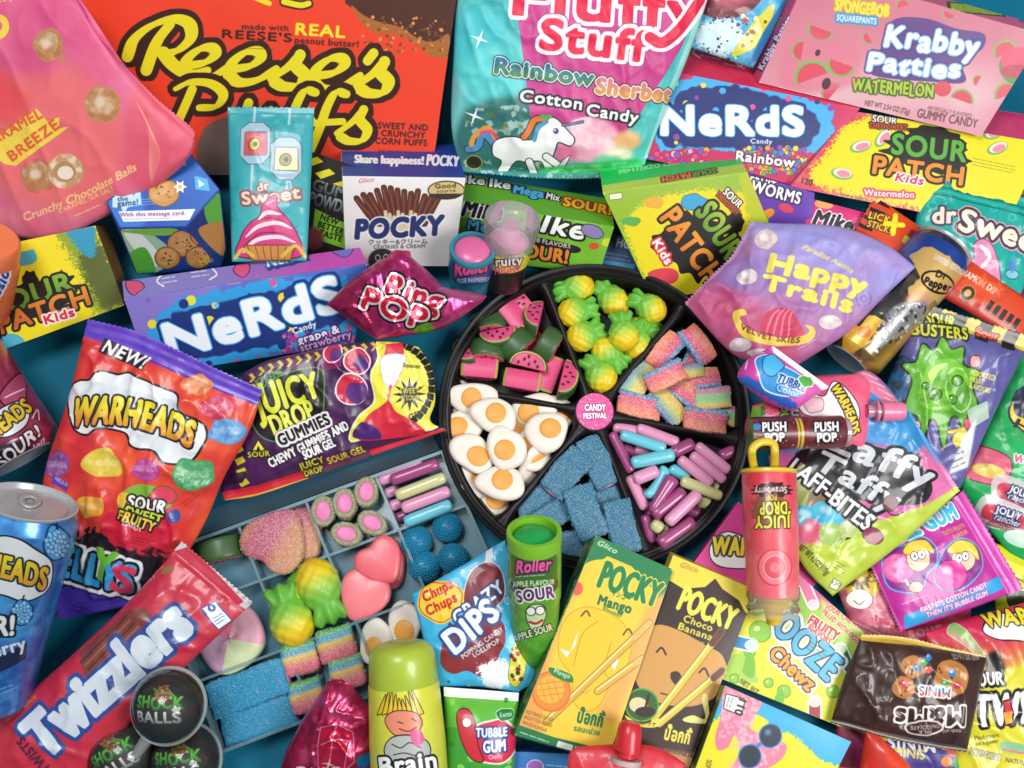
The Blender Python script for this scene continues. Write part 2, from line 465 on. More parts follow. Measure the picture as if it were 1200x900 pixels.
# ------------------------------------------------------------------ package builders
def resample(p, n):
    p = np.asarray(p, float); d = np.concatenate([[0], np.cumsum(np.linalg.norm(np.diff(p, axis=0), axis=1))])
    t = np.linspace(0, d[-1], n + 1)
    return np.stack([np.interp(t, d, p[:, i]) for i in range(2)], 1)
def bag(name, label, cat, plane, sides, art, bulge=14, seals=(0, 0, 0, 0), group=None, fin='film', wr=1.5, k=2.0, back=None, seed=1, step=3.0, zig=0.8, curve=True, names=('pouch', 'seal'), p=(2.6, 1.5), bg='#888', lean=0.6, crease=26.0):
    """soft pack. plane: three (x, y, height); sides: four lists clockwise from the top left corner; seals: crimped share of top, right, bottom, left"""
    pl = plane if isinstance(plane, Plane) else Plane(*plane)
    L = []
    for i in range(4):
        q = list(sides[i]) + [sides[(i + 1) % 4][0]]
        L.append(pl.hit(smooth_open(q) if (curve and len(q) > 2) else q))
    ln = [np.linalg.norm(np.diff(q, axis=0), axis=1).sum() for q in L]
    nx = int(min(130, max(10, max(ln[0], ln[2]) / step))); ny = int(min(130, max(10, max(ln[1], ln[3]) / step)))
    top, right, bot, left = resample(L[0], nx), resample(L[1], ny), resample(L[2], nx)[::-1], resample(L[3], ny)[::-1]
    s_ = np.linspace(0, 1, nx + 1)[None, :, None]; t_ = np.linspace(0, 1, ny + 1)[:, None, None]
    g = (1 - t_) * top[None] + t_ * bot[None] + (1 - s_) * left[:, None] + s_ * right[:, None] \
        - ((1 - s_) * (1 - t_) * top[0] + s_ * (1 - t_) * top[-1] + (1 - s_) * t_ * bot[0] + s_ * t_ * bot[-1])
    s2, t2 = np.meshgrid(np.linspace(0, 1, nx + 1), np.linspace(0, 1, ny + 1))
    st, sr, sb, sl = seals
    ss = np.clip((s2 - sl) / (1 - sl - sr), 0, 1); tt = np.clip((t2 - st) / (1 - st - sb), 0, 1)
    f = lambda x: (1 - np.abs(2 * x - 1) ** p[0]) ** (1 / p[1])
    h = bulge * f(ss) * f(tt)
    u, v = g[..., 0], g[..., 1]
    edge = np.minimum(np.minimum(s2, 1 - s2) * ln[0], np.minimum(t2, 1 - t2) * ln[1])
    # folds: sharp creases, gathers running in from the seals, soft dents
    n1 = np.abs(vnoise(u / crease + v / (crease * 2.6), v / (crease * 1.5), seed) - 0.5) * 2
    n2 = np.abs(vnoise(u / (crease * 0.55), v / (crease * 0.8) - u / (crease * 1.9), seed + 11) - 0.5) * 2
    fold = wr * ((1 - n1) ** 4 * 1.5 + (1 - n2) ** 5 * 0.8) + wr * 1.4 * (fbm(u / 34, v / 34, seed + 5) - 0.5)
    inside = np.clip(edge / 14, 0, 1)
    for d_, al_, ex in ((tt * ln[1], u, st), ((1 - tt) * ln[1], u, sb), (ss * ln[0], v, sl), ((1 - ss) * ln[0], v, sr)):
        if ex > 0:
            fold = fold + wr * 1.5 * (vnoise(al_ / 8, d_ / 60, seed + 21) - 0.5) * np.exp(-d_ / 22)
        else:
            fold = fold + wr * 0.8 * (vnoise(al_ / 11, d_ / 40, seed + 31) - 0.5) * np.exp(-d_ / 14)
    h = h + fold * inside
    inseal = np.zeros_like(s2, bool); rid = np.zeros_like(h)
    for i, (dpt, ex, al_, L_) in enumerate(((t2, st, u, ln[1]), (1 - s2, sr, v, ln[0]), (1 - t2, sb, u, ln[1]), (s2, sl, v, ln[0]))):
        if ex > 0:
            z = dpt < ex + 1e-9; inseal |= z
            rid += np.where(z, 0.7 * np.sin(dpt * L_ * 2 * pi / 7.5), 0)
    wav = 1.4 * (fbm(u / 40, v / 40, seed + 9) - 0.5) * 2
    h = np.where(inseal, rid + wav, h) - lean * bulge
    gg = g.copy()
    if zig:   # serrated cut edges on the sealed ends
        alt = (np.arange(nx + 1) % 2) * zig
        if st > 0: gg[0] += (gg[1] - gg[0]) / np.linalg.norm(gg[1] - gg[0], axis=1, keepdims=True) * alt[:, None] * 1.6
        if sb > 0: gg[-1] += (gg[-2] - gg[-1]) / np.linalg.norm(gg[-2] - gg[-1], axis=1, keepdims=True) * alt[:, None] * 1.6
        alt = (np.arange(ny + 1) % 2) * zig
        if sl > 0: gg[:, 0] += (gg[:, 1] - gg[:, 0]) / np.linalg.norm(gg[:, 1] - gg[:, 0], axis=1, keepdims=True) * alt[:, None] * 1.6
        if sr > 0: gg[:, -1] += (gg[:, -2] - gg[:, -1]) / np.linalg.norm(gg[:, -2] - gg[:, -1], axis=1, keepdims=True) * alt[:, None] * 1.6
    loc = gg.reshape(-1, 2); hh = h.reshape(-1)
    V1 = pl.at(loc, hh)
    bk = bulge * 0.45 if back is None else back
    hb = (-lean * bulge - 0.8 - bk * f(ss) * f(tt)).reshape(-1)
    V2 = pl.at(loc, hb)
    lo, hi = loc.min(0) - 2, loc.max(0) + 2
    A = Art(pl, (lo[0], lo[1], hi[0], hi[1]), k, bg); art(A)
    im = A.image('print_' + name); m = print_mat(name, im, fin)
    uv = A.uv(loc)
    base = V2[V2[:, 2].argmin()].copy(); base[:2] = V2[:, :2].mean(0)
    root = thing(name, base, label, cat, group)
    W_ = nx + 1; idx = lambda j, i: j * W_ + i
    fb, fs, fbk = [], {}, []
    for j in range(ny):
        for i in range(nx):
            q = (idx(j, i), idx(j + 1, i), idx(j + 1, i + 1), idx(j, i + 1))
            tc, sc = (j + 0.5) / ny, (i + 0.5) / nx
            key = 0 if tc < st else 2 if 1 - tc < sb else 3 if sc < sl else 1 if 1 - sc < sr else None
            (fs.setdefault(key, []) if key is not None else fb).append(q)
            fbk.append(q[::-1])
    N_ = len(V1)
    rim = [idx(0, i) for i in range(nx)] + [idx(j, nx) for j in range(ny)] + [idx(ny, i) for i in range(nx, 0, -1)] + [idx(j, 0) for j in range(ny, 0, -1)]
    walls = [(rim[i], rim[(i + 1) % len(rim)], N_ + rim[(i + 1) % len(rim)], N_ + rim[i]) for i in range(len(rim))]
    def sub(fl, vs, uvs):
        used = np.unique(np.array(fl).ravel()); mp = {int(a): b for b, a in enumerate(used)}
        return vs[used], [[mp[int(a)] for a in q] for q in fl], uvs[used]
    VV = np.concatenate([V1, V2]); UU = np.concatenate([uv, uv])
    v_, f_, u_ = sub(fb + [tuple(N_ + a for a in q) for q in fbk] + walls, VV, UU)
    mesh_obj(names[0], v_, f_, m, root, uvs=u_, smooth=True)
    for key, fl in fs.items():
        v_, f_, u_ = sub(fl, VV, UU)
        mesh_obj(names[1], v_, f_, m, root, uvs=u_, smooth=True)
    return root, pl
def hull_mesh(name, pts, col, parent, bev=1.2, fin='card'):
    bm = bmesh.new()
    off = np.array(parent.location)
    for p in pts: bm.verts.new(np.asarray(p) * S - off)
    r = bmesh.ops.convex_hull(bm, input=bm.verts[:])
    bmesh.ops.delete(bm, geom=[v for v in bm.verts if not v.link_faces], context='VERTS')
    bmesh.ops.dissolve_limit(bm, angle_limit=radians(3), verts=bm.verts[:], edges=bm.edges[:])
    if bev: bmesh.ops.bevel(bm, geom=bm.edges[:], offset=bev * S, segments=2, affect='EDGES', profile=0.5)
    bmesh.ops.recalc_face_normals(bm, faces=bm.faces[:])
    me = bpy.data.meshes.new(name); bm.to_mesh(me); bm.free()
    me.materials.append(col if not isinstance(col, str) else mat(col, fin))
    o = bpy.data.objects.new(name, me); COL.objects.link(o); o.parent = parent
    return o
def panel(name, parent, plane, px, art, fin='card', k=2.0, lift=0.45, bow=0.0, thick=0.4, bg='#888'):
    """printed sheet on a flat face: polygon px in photo units on the plane, lying just proud of it"""
    uvp = plane.hit(px); lo, hi = uvp.min(0) - 1, uvp.max(0) + 1
    A = Art(plane, (lo[0], lo[1], hi[0], hi[1]), k, bg); art(A)
    m = print_mat(name, A.image('print_' + name), fin)
    n = len(uvp); V = np.concatenate([plane.at(uvp, lift), plane.at(uvp, lift - thick)])
    if plane.N @ np.cross(V[1] - V[0], V[2] - V[0]) > 0: order = list(range(n))
    else: order = list(range(n))[::-1]
    F = [order] + [[order[i], n + order[i], n + order[(i + 1) % n], order[(i + 1) % n]] for i in range(n)]
    return mesh_obj(name, V, F, m, parent, uvs=np.concatenate([A.uv(uvp)] * 2))
def carton(name, label, cat, quad, art, depth=34, col='#888888', group=None, back=None, extra=(), fin='card', k=2.0, inset=0.6, bev=1.2, front='front_panel', bow=1.6):
    """quad: TL, TR, BR, BL in photo units; the first three carry heights. back: (corner index, x, y) of a visible rear corner.
    extra: (part name, edge index 0 top 1 right 2 bottom 3 left, painter)"""
    pl = Plane(quad[0], quad[1], quad[2])
    q2 = [c[:2] for c in quad]
    loc = pl.hit(q2); f3 = pl.at(loc)
    if back is None: Dv = -pl.N * depth
    elif len(back) == 4:
        Dv = P(*back[1:]) - f3[back[0]]
    else:
        i, bx, by = back; d = unit(ray((bx, by))[0]); a = f3[i]
        # nearest approach of the sight line to the perpendicular through the corner
        w0 = CAM - a; n = -pl.N; b_ = d @ n; den = 1 - b_ * b_
        tt = (b_ * (n @ w0) - d @ w0) / den
        Dv = CAM + d * tt - a
        if Dv @ pl.N > -4: print('BACK?', name, label[:40], Dv @ pl.N); Dv = -pl.N * depth
    b3 = f3 + Dv
    allp = np.concatenate([f3, b3])
    base = allp.mean(0); base[2] = allp[:, 2].min()
    root = thing(name, base, label, cat, group)
    hull_mesh('carton', allp, col, root, bev, fin)
    c = loc.mean(0)
    sh = loc + (c - loc) / np.linalg.norm(c - loc, axis=1, keepdims=True) * inset
    lo, hi = sh.min(0) - 1, sh.max(0) + 1
    A = Art(pl, (lo[0], lo[1], hi[0], hi[1]), k); art(A); A.worn(q2)
    m = print_mat(name, A.image('print_' + name), fin)
    N_ = 16; s_, t_ = np.meshgrid(np.linspace(0, 1, N_ + 1), np.linspace(0, 1, N_ + 1)); sd = len(name) + int(q2[0][0])
    gl = (((1 - s_) * (1 - t_))[..., None] * sh[0] + (s_ * (1 - t_))[..., None] * sh[1] + (s_ * t_)[..., None] * sh[2] + ((1 - s_) * t_)[..., None] * sh[3]).reshape(-1, 2)
    e_ = (4 * s_ * (1 - s_) * 4 * t_ * (1 - t_)).reshape(-1)
    V = pl.at(gl, 0.4 + bow * e_ ** 0.7 + 1.2 * np.minimum(1, e_ * 3) * (fbm(gl[:, 0] / 60, gl[:, 1] / 60, sd) - 0.3))
    W_ = N_ + 1; F = [(j * W_ + i, (j + 1) * W_ + i, (j + 1) * W_ + i + 1, j * W_ + i + 1) for j in range(N_) for i in range(N_)]
    mesh_obj(front, V, F, m, root, uvs=A.uv(gl), smooth=True)
    for pn, e, fn in extra:
        i, j = e, (e + 1) % 4
        pp = Plane.__new__(Plane); a, b, cc = f3[i], f3[j], b3[i]
        pp.O = a; pp.U = unit(b - a); n = unit(np.cross(b - a, cc - a))
        if n @ (a - allp.mean(0)) < 0: n = -n
        pp.N = n; pp.V = np.cross(n, pp.U)
        q = np.array([f3[i], f3[j], b3[j], b3[i]]) - pp.O
        uvp = np.stack([q @ pp.U, q @ pp.V], 1); c2 = uvp.mean(0)
        uvp = uvp + (c2 - uvp) / np.linalg.norm(c2 - uvp, axis=1, keepdims=True) * inset
        l2, h2 = uvp.min(0) - 1, uvp.max(0) + 1
        A = Art(pp, (l2[0], l2[1], h2[0], h2[1]), k); fn(A)
        m = print_mat(pn, A.image('print_' + pn), fin)
        V = np.concatenate([pp.at(uvp, 0.4), pp.at(uvp, -0.5)])
        o = [0, 1, 2, 3] if pp.N @ np.cross(V[1] - V[0], V[2] - V[0]) > 0 else [3, 2, 1, 0]
        F = [o] + [[o[t], 4 + o[t], 4 + o[(t + 1) % 4], o[(t + 1) % 4]] for t in range(4)]
        mesh_obj(pn, V, F, m, root, uvs=np.concatenate([A.uv(uvp)] * 2))
    return root, pl
def lathe(name, cy, prof, m, parent, art=None, seg=56, k=2.0, bg='#888', fin='plastic', sq=1.0, cap=True):
    """prof: (height, radius) pairs along the cylinder's axis from its bottom; art paints the unrolled side"""
    prof = np.asarray(prof, float); n = len(prof)
    th = np.linspace(-pi, pi, seg + 1)
    V, UVl = [], []
    for h, r in prof:
        V.append(cy.B + cy.Z * h + r * (np.cos(th)[:, None] * cy.X * sq + np.sin(th)[:, None] * cy.Y)); UVl.append(np.stack([th * cy.r, np.full(seg + 1, h)], 1))
    V = np.concatenate(V); UVl = np.concatenate(UVl); W_ = seg + 1
    F = [(j * W_ + i, j * W_ + i + 1, (j + 1) * W_ + i + 1, (j + 1) * W_ + i) for j in range(n - 1) for i in range(seg)]
    if cap:
        if prof[0, 1] > 0.5: F.append([i for i in range(seg)][::-1])
        if prof[-1, 1] > 0.5: F.append([(n - 1) * W_ + i for i in range(seg)])
    uv = None
    if art is not None:
        A = Art(cy, (-pi * cy.r, prof[:, 0].min() - 1, pi * cy.r, prof[:, 0].max() + 1), k, bg); art(A)
        m = print_mat(name, A.image('print_' + name), fin); uv = A.uv(UVl)
    o = mesh_obj(name, V, F, m, parent, uvs=uv, smooth=True); o.data.set_sharp_from_angle(angle=radians(38))
    return o

# ================================================================== table top
def tabletop():
    n = 24; hx, hy = 1500, 1300
    m, nt, b = pmat('teal_table', Roughness=0.6, Specular_IOR_Level=0.25)
    n1, tc = bump(nt, b, 260, 0.06)
    cr = nt.nodes.new('ShaderNodeValToRGB')
    cr.color_ramp.elements[0].color = lin('#07647f'); cr.color_ramp.elements[1].color = lin('#0a7a99')
    nn = nt.nodes.new('ShaderNodeTexNoise'); nn.inputs['Scale'].default_value = 14; nn.inputs['Detail'].default_value = 6
    nt.links.new(tc.outputs['Object'], nn.inputs['Vector']); nt.links.new(nn.outputs[0], cr.inputs[0]); nt.links.new(cr.outputs[0], b.inputs['Base Color'])
    V = [(-hx, -hy, 0), (hx, -hy, 0), (hx, hy, 0), (-hx, hy, 0), (-hx, -hy, -25), (hx, -hy, -25), (hx, hy, -25), (-hx, hy, -25)]
    F = [(0, 1, 2, 3), (7, 6, 5, 4), (0, 4, 5, 1), (1, 5, 6, 2), (2, 6, 7, 3), (3, 7, 4, 0)]
    o = mesh_obj('table_top', V, F, m)
    tag(o, None, None, None, 'structure')
tabletop()

# ================================================================== round sweet tray
BLACK, _nt, _b = pmat('tray_plastic', Roughness=0.42, Specular_IOR_Level=0.3); _b.inputs['Base Color'].default_value = lin('#151213'); bump(_nt, _b, 500, 0.04)
class Upright:
    """a frame standing on the table: local x, y, z in world axes about a point"""
    def __init__(s, c): s.B = np.array(c, float); s.X = np.array([1., 0, 0]); s.Y = np.array([0, 1., 0]); s.Z = np.array([0, 0, 1.]); s.r = 1.0
def wedge_bar(name, c, ang, r0, r1, w0, w1, wm, z0, z1, m, parent):
    """tapering divider, wider where it meets hub and rim, rounded along the top"""
    e = np.array([cos(ang), sin(ang), 0]); n = np.array([-sin(ang), cos(ang), 0]); V, F = [], []
    N = 14; prof = [(-1, 0), (-0.82, 0.75), (-0.55, 0.95), (0, 1), (0.55, 0.95), (0.82, 0.75), (1, 0)]
    for i in range(N + 1):
        t = i / N; r = r0 + (r1 - r0) * t
        w_ = wm + (w0 - wm) * max(0, 1 - t / 0.16) ** 2 + (w1 - wm) * max(0, (t - 0.86) / 0.14) ** 2
        for a, b in prof: V.append(c + e * r + n * (a * w_ * (1.25 - 0.25 * b)) + np.array([0, 0, z0 + (z1 - z0) * b]))
    K = len(prof)
    for i in range(N):
        for j in range(K - 1): F.append((i * K + j, (i + 1) * K + j, (i + 1) * K + j + 1, i * K + j + 1))
    return mesh_obj(name, V, F, m, parent, smooth=True)
def round_tray():
    c = P(696.5, 483, 36); c[2] = 0
    t = thing('sweet_tray', c, 'black round plastic tray with six compartments of gummy sweets', 'tray')
    u = Upright(c)
    lathe('tray_base', u, [(1, 0.1), (1, 150), (3, 158), (6, 162), (5, 158), (4, 150), (3.5, 0.1)], BLACK, t, seg=96, cap=False)
    lathe('tray_rim', u, [(1, 157), (20, 166), (33, 172), (34.5, 175.5), (37, 176), (38.3, 174.5), (37.6, 171.5), (36, 170), (36.5, 167.5), (38, 166.5), (38.2, 164.5), (36.5, 162.5), (30, 161), (4, 154)], BLACK, t, seg=128, cap=False)
    for k in range(6):
        wedge_bar('divider', c, radians(-10.5 + 60 * k), 16, 164, 16, 15, 5.4, 3, 36.5, BLACK, t)
    lathe('hub', u, [(3, 27), (33, 24), (36.6, 22), (37.2, 0.1)], BLACK, t, seg=48, cap=False)
    pl = Plane((680, 483, 38.4), (715, 483, 38.4), (697, 510, 38.4))
    cc = pl.hit((697, 482))[0]; R = 22
    A = Art(pl, (cc[0] - R, cc[1] - R, cc[0] + R, cc[1] + R), 5, '#d8408c')
    A.ell(697, 482, 21, 20.4, '#e0569a'); A.dots([(676, 461), (718, 503)], 300, 0.35, 0.8, ['#f08cc0', '#c42f7c', '#f4a8d0'], 4)
    A.text('CANDY', (685.5, 481), (709.5, 481), 7, '#ffffff', o=[(0.9, '#b02070')], w=0.5)
    A.text('FESTIVAL', (684, 490.5), (711, 490), 6, '#ffffff', o=[(0.9, '#b02070')], w=0.4)
    m = print_mat('hub_label', A.image('print_hub_label'), 'plastic')
    th = np.linspace(0, 2 * pi, 48, endpoint=False); uvp = cc + np.stack([21 * np.cos(th), 21 * np.sin(th)], 1)
    top = pl.at(uvp, 0); V = np.concatenate([top, pl.at(uvp, -1.1)])
    hub = [c_ for c_ in t.children if c_.name.startswith('hub')][0]
    mesh_obj('hub_label', V, [list(range(48))] + [[i, 48 + i, 48 + (i + 1) % 48, (i + 1) % 48] for i in range(48)], m, hub, uvs=np.concatenate([A.uv(uvp)] * 2))
    return t
round_tray()

# ================================================================== organiser box
def organiser():
    z0, z1 = 3.0, 32.0
    m, nt, b = pmat('tinted_plastic', Roughness=0.3, Alpha=0.5, Coat_Weight=0.3, Coat_Roughness=0.2)
    b.inputs['Base Color'].default_value = lin('#7ba3b0'); bump(nt, b, 80, 0.008)
    fm, nt, b = pmat('tinted_plastic_floor', Roughness=0.25, Alpha=0.72, Coat_Weight=0.4, Coat_Roughness=0.1)
    b.inputs['Base Color'].default_value = lin('#5f95a8'); bump(nt, b, 90, 0.05)
    q = lambda x, y, z=z1: P(x, y, z)
    TL, TR, BL = q(172, 652), q(519, 527), q(258, 884)
    ex, ey = TR - TL, BL - TL
    base = (TL + TR + BL + TL + ex + ey) / 4; base[2] = 0
    t = thing('organiser_box', base, 'tinted clear plastic organiser box divided into twelve sweet compartments', 'organiser box')
    at = lambda u, v, z: np.array([*(TL + ex * u + ey * v)[:2], z])
    def slab(name, pts, zlo, zhi, m):
        n = len(pts); V = [at(u, v, zlo) for u, v in pts] + [at(u, v, zhi) for u, v in pts]
        F = [list(range(n))[::-1], [n + i for i in range(n)]] + [[i, (i + 1) % n, n + (i + 1) % n, n + i] for i in range(n)]
        c = V[n:]; ar = sum(np.cross(c[i] - c[0], c[i + 1] - c[0])[2] for i in range(1, n - 1))
        if ar < 0: F = [f[::-1] for f in F]
        return mesh_obj(name, V, F, m, t)
    slab('box_floor', [(0.0, 0.0), (1, 0), (1, 1), (0, 1)], 1, z0, fm)
    lx, ly = 3.6 / np.linalg.norm(ex), 3.6 / np.linalg.norm(ey)
    slab('side_wall', [(0, 0), (1, 0), (1, ly), (0, ly)], z0, z1, m)
    slab('side_wall', [(0, 1 - ly), (1, 1 - ly), (1, 1), (0, 1)], z0, z1, m)
    slab('side_wall', [(0, ly), (lx, ly), (lx, 1 - ly), (0, 1 - ly)], z0, z1, m)
    slab('side_wall', [(1 - lx, ly), (1, ly), (1, 1 - ly), (1 - lx, 1 - ly)], z0, z1, m)
    cols, rows = (0.30, 0.527, 0.765), (0.30, 0.65)
    for u in cols: slab('divider', [(u - lx * .4, ly), (u + lx * .4, ly), (u + lx * .4, 1 - ly), (u - lx * .4, 1 - ly)], z0, z1 - 2, m)
    for v in rows:
        e = (lx,) + cols + (1 - lx,)
        us = [0 + lx] + [x for u in cols for x in (u - lx * .4, u + lx * .4)] + [1 - lx]
        for i in range(0, 8, 2): slab('divider', [(us[i], v - ly * .4), (us[i + 1], v - ly * .4), (us[i + 1], v + ly * .4), (us[i], v + ly * .4)], z0, z1 - 2.5, m)
    lid = clear_mat('clear_lid', lin('#dfe9ec'), 0.02)
    V = [at(0.0, -0.005, z1 + 1), at(0.99, -0.005, z1 + 1), at(0.99, -0.11, z1 + 3), at(0.0, -0.11, z1 + 3)]
    V += [v - np.array([0, 0, 1.6]) for v in V]
    lp = mesh_obj('lid', V, [(3, 2, 1, 0), (4, 5, 6, 7), (0, 1, 5, 4), (1, 2, 6, 5), (2, 3, 7, 6), (3, 0, 4, 7)], lid, t)
organiser()

# ================================================================== sweets
def sugar(name, ramp=None, col=None, axis=1, span=(-12, 12), grain=0.5, gs=2200, bstr=0.6, rough=0.55, sss=0.0):
    m, nt, b = pmat(name, Roughness=rough, Coat_Weight=0.05)
    tc = nt.nodes.new('ShaderNodeTexCoord')
    if ramp:
        sp = nt.nodes.new('ShaderNodeSeparateXYZ'); nt.links.new(tc.outputs['Object'], sp.inputs[0])
        nz = nt.nodes.new('ShaderNodeTexNoise'); nz.inputs['Scale'].default_value = 700; nt.links.new(tc.outputs['Object'], nz.inputs['Vector'])
        ad = nt.nodes.new('ShaderNodeMath'); ad.operation = 'MULTIPLY_ADD'; ad.inputs[1].default_value = 2.4 * S
        nt.links.new(nz.outputs[0], ad.inputs[0]); nt.links.new(sp.outputs[axis], ad.inputs[2])
        mr = nt.nodes.new('ShaderNodeMapRange'); mr.inputs[1].default_value = (span[0] + 1.2) * S; mr.inputs[2].default_value = (span[1] + 1.2) * S
        nt.links.new(ad.outputs[0], mr.inputs[0])
        cr = nt.nodes.new('ShaderNodeValToRGB'); e = cr.color_ramp.elements
        while len(e) < len(ramp): e.new(0.5)
        for el, (p_, c_) in zip(e, ramp): el.position = p_; el.color = lin(c_)
        nt.links.new(mr.outputs[0], cr.inputs[0]); src = cr.outputs[0]
    else:
        rg = nt.nodes.new('ShaderNodeRGB'); rg.outputs[0].default_value = lin(col); src = rg.outputs[0]
    v = nt.nodes.new('ShaderNodeTexVoronoi'); v.inputs['Scale'].default_value = gs; nt.links.new(tc.outputs['Object'], v.inputs['Vector'])
    sepc = nt.nodes.new('ShaderNodeSeparateColor'); nt.links.new(v.outputs['Color'], sepc.inputs[0])
    rp = nt.nodes.new('ShaderNodeMapRange'); rp.inputs[1].default_value = 0.55; rp.inputs[2].default_value = 1.0; rp.inputs[3].default_value = 0; rp.inputs[4].default_value = grain
    nt.links.new(sepc.outputs[0], rp.inputs[0])
    mx = nt.nodes.new('ShaderNodeMix'); mx.data_type = 'RGBA'; mx.inputs[7].default_value = (0.92, 0.92, 0.92, 1)
    nt.links.new(rp.outputs[0], mx.inputs[0]); nt.links.new(src, mx.inputs[6]); nt.links.new(mx.outputs[2], b.inputs['Base Color'])
    bp = nt.nodes.new('ShaderNodeBump'); bp.inputs['Strength'].default_value = bstr; bp.inputs['Distance'].default_value = 0.0013
    nt.links.new(sepc.outputs[1], bp.inputs['Height']); nt.links.new(bp.outputs[0], b.inputs['Normal'])
    if sss: b.inputs['Subsurface Weight'].default_value = sss; b.inputs['Subsurface Radius'].default_value = (0.004, 0.002, 0.0015)
    return m
def gummy(name, col, rough=0.45, sss=0.25, ramp=None, axis=0, span=(-10, 10), bs=120, bst=0.14, coat=0.1):
    m, nt, b = pmat(name, Roughness=rough, Coat_Weight=coat, Coat_Roughness=0.2, Subsurface_Weight=sss, Subsurface_Scale=0.6)
    b.inputs['Subsurface Radius'].default_value = (0.004, 0.002, 0.0015)
    n, tc = bump(nt, b, bs, bst)
    if ramp:
        sp = nt.nodes.new('ShaderNodeSeparateXYZ'); nt.links.new(tc.outputs['Object'], sp.inputs[0])
        nz = nt.nodes.new('ShaderNodeTexNoise'); nz.inputs['Scale'].default_value = 90; nt.links.new(tc.outputs['Object'], nz.inputs['Vector'])
        ad = nt.nodes.new('ShaderNodeMath'); ad.operation = 'MULTIPLY_ADD'; ad.inputs[1].default_value = 9 * S
        nt.links.new(nz.outputs[0], ad.inputs[0]); nt.links.new(sp.outputs[axis], ad.inputs[2])
        mr = nt.nodes.new('ShaderNodeMapRange'); mr.inputs[1].default_value = (span[0] + 4.5) * S; mr.inputs[2].default_value = (span[1] + 4.5) * S
        nt.links.new(ad.outputs[0], mr.inputs[0])
        cr = nt.nodes.new('ShaderNodeValToRGB'); e = cr.color_ramp.elements
        while len(e) < len(ramp): e.new(0.5)
        for el, (p_, c_) in zip(e, ramp): el.position = p_; el.color = lin(c_)
        nt.links.new(mr.outputs[0], cr.inputs[0]); nt.links.new(cr.outputs[0], b.inputs['Base Color'])
    else:
        cr = nt.nodes.new('ShaderNodeValToRGB'); c = np.array(lin(col))
        nz = nt.nodes.new('ShaderNodeTexNoise'); nz.inputs['Scale'].default_value = 70; nt.links.new(tc.outputs['Object'], nz.inputs['Vector'])
        cr.color_ramp.elements[0].color = tuple(np.append(c[:3] * 0.85, 1)); cr.color_ramp.elements[1].color = tuple(np.append(np.minimum(c[:3] * 1.1, 1), 1))
        nt.links.new(nz.outputs[0], cr.inputs[0]); nt.links.new(cr.outputs[0], b.inputs['Base Color'])
    return m
def from_bm(name, bm, mats, parent=None, smooth=True, sub=0):
    bmesh.ops.recalc_face_normals(bm, faces=bm.faces[:])
    bmesh.ops.scale(bm, vec=(S, S, S), verts=bm.verts[:])
    me = bpy.data.meshes.new(name); bm.to_mesh(me); bm.free()
    for m in (mats if isinstance(mats, (list, tuple)) else [mats]): me.materials.append(m)
    if smooth: me.polygons.foreach_set('use_smooth', [True] * len(me.polygons))
    o = bpy.data.objects.new(name, me); COL.objects.link(o)
    if parent is not None: o.parent = parent
    if sub: md = o.modifiers.new('smooth', 'SUBSURF'); md.levels = md.render_levels = sub
    return o
def proto(name): 
    o = bpy.data.objects.new(name, None); COL.objects.link(o); o.empty_display_size = 0.01; o['used'] = 0
    return o
def place(root, pos, rot, label, cat, group, tx=0, ty=0, sc=1.0):
    """first use moves the model itself, later uses copy it with its parts"""
    if root.get('used'):
        r = root.copy(); COL.objects.link(r)
        for ch in root.children:
            c = ch.copy(); COL.objects.link(c); c.parent = r
            for g in ch.children:
                d = g.copy(); COL.objects.link(d); d.parent = c
    else: r = root
    root['used'] = 1
    r.location = P(*pos) * S
    r.rotation_mode = 'QUATERNION'
    r.rotation_quaternion = (Matrix.Rotation(radians(rot), 4, 'Z') @ Matrix.Rotation(radians(tx), 4, 'X') @ Matrix.Rotation(radians(ty), 4, 'Y')).to_quaternion()
    q = random.Random(label); sc = (sc,) * 3 if not isinstance(sc, tuple) else sc
    r.scale = tuple(v * q.uniform(0.95, 1.05) for v in sc)
    return tag(r, label, cat, group)

def loft(rings, close=True):
    bm = bmesh.new(); R_ = []
    for ring in rings: R_.append([bm.verts.new(p) for p in ring])
    n = len(R_[0])
    for a, b in zip(R_, R_[1:]):
        for i in range(n): bm.faces.new((a[i], a[(i + 1) % n], b[(i + 1) % n], b[i]))
    if close: bm.faces.new(R_[0][::-1]); bm.faces.new(R_[-1])
    return bm

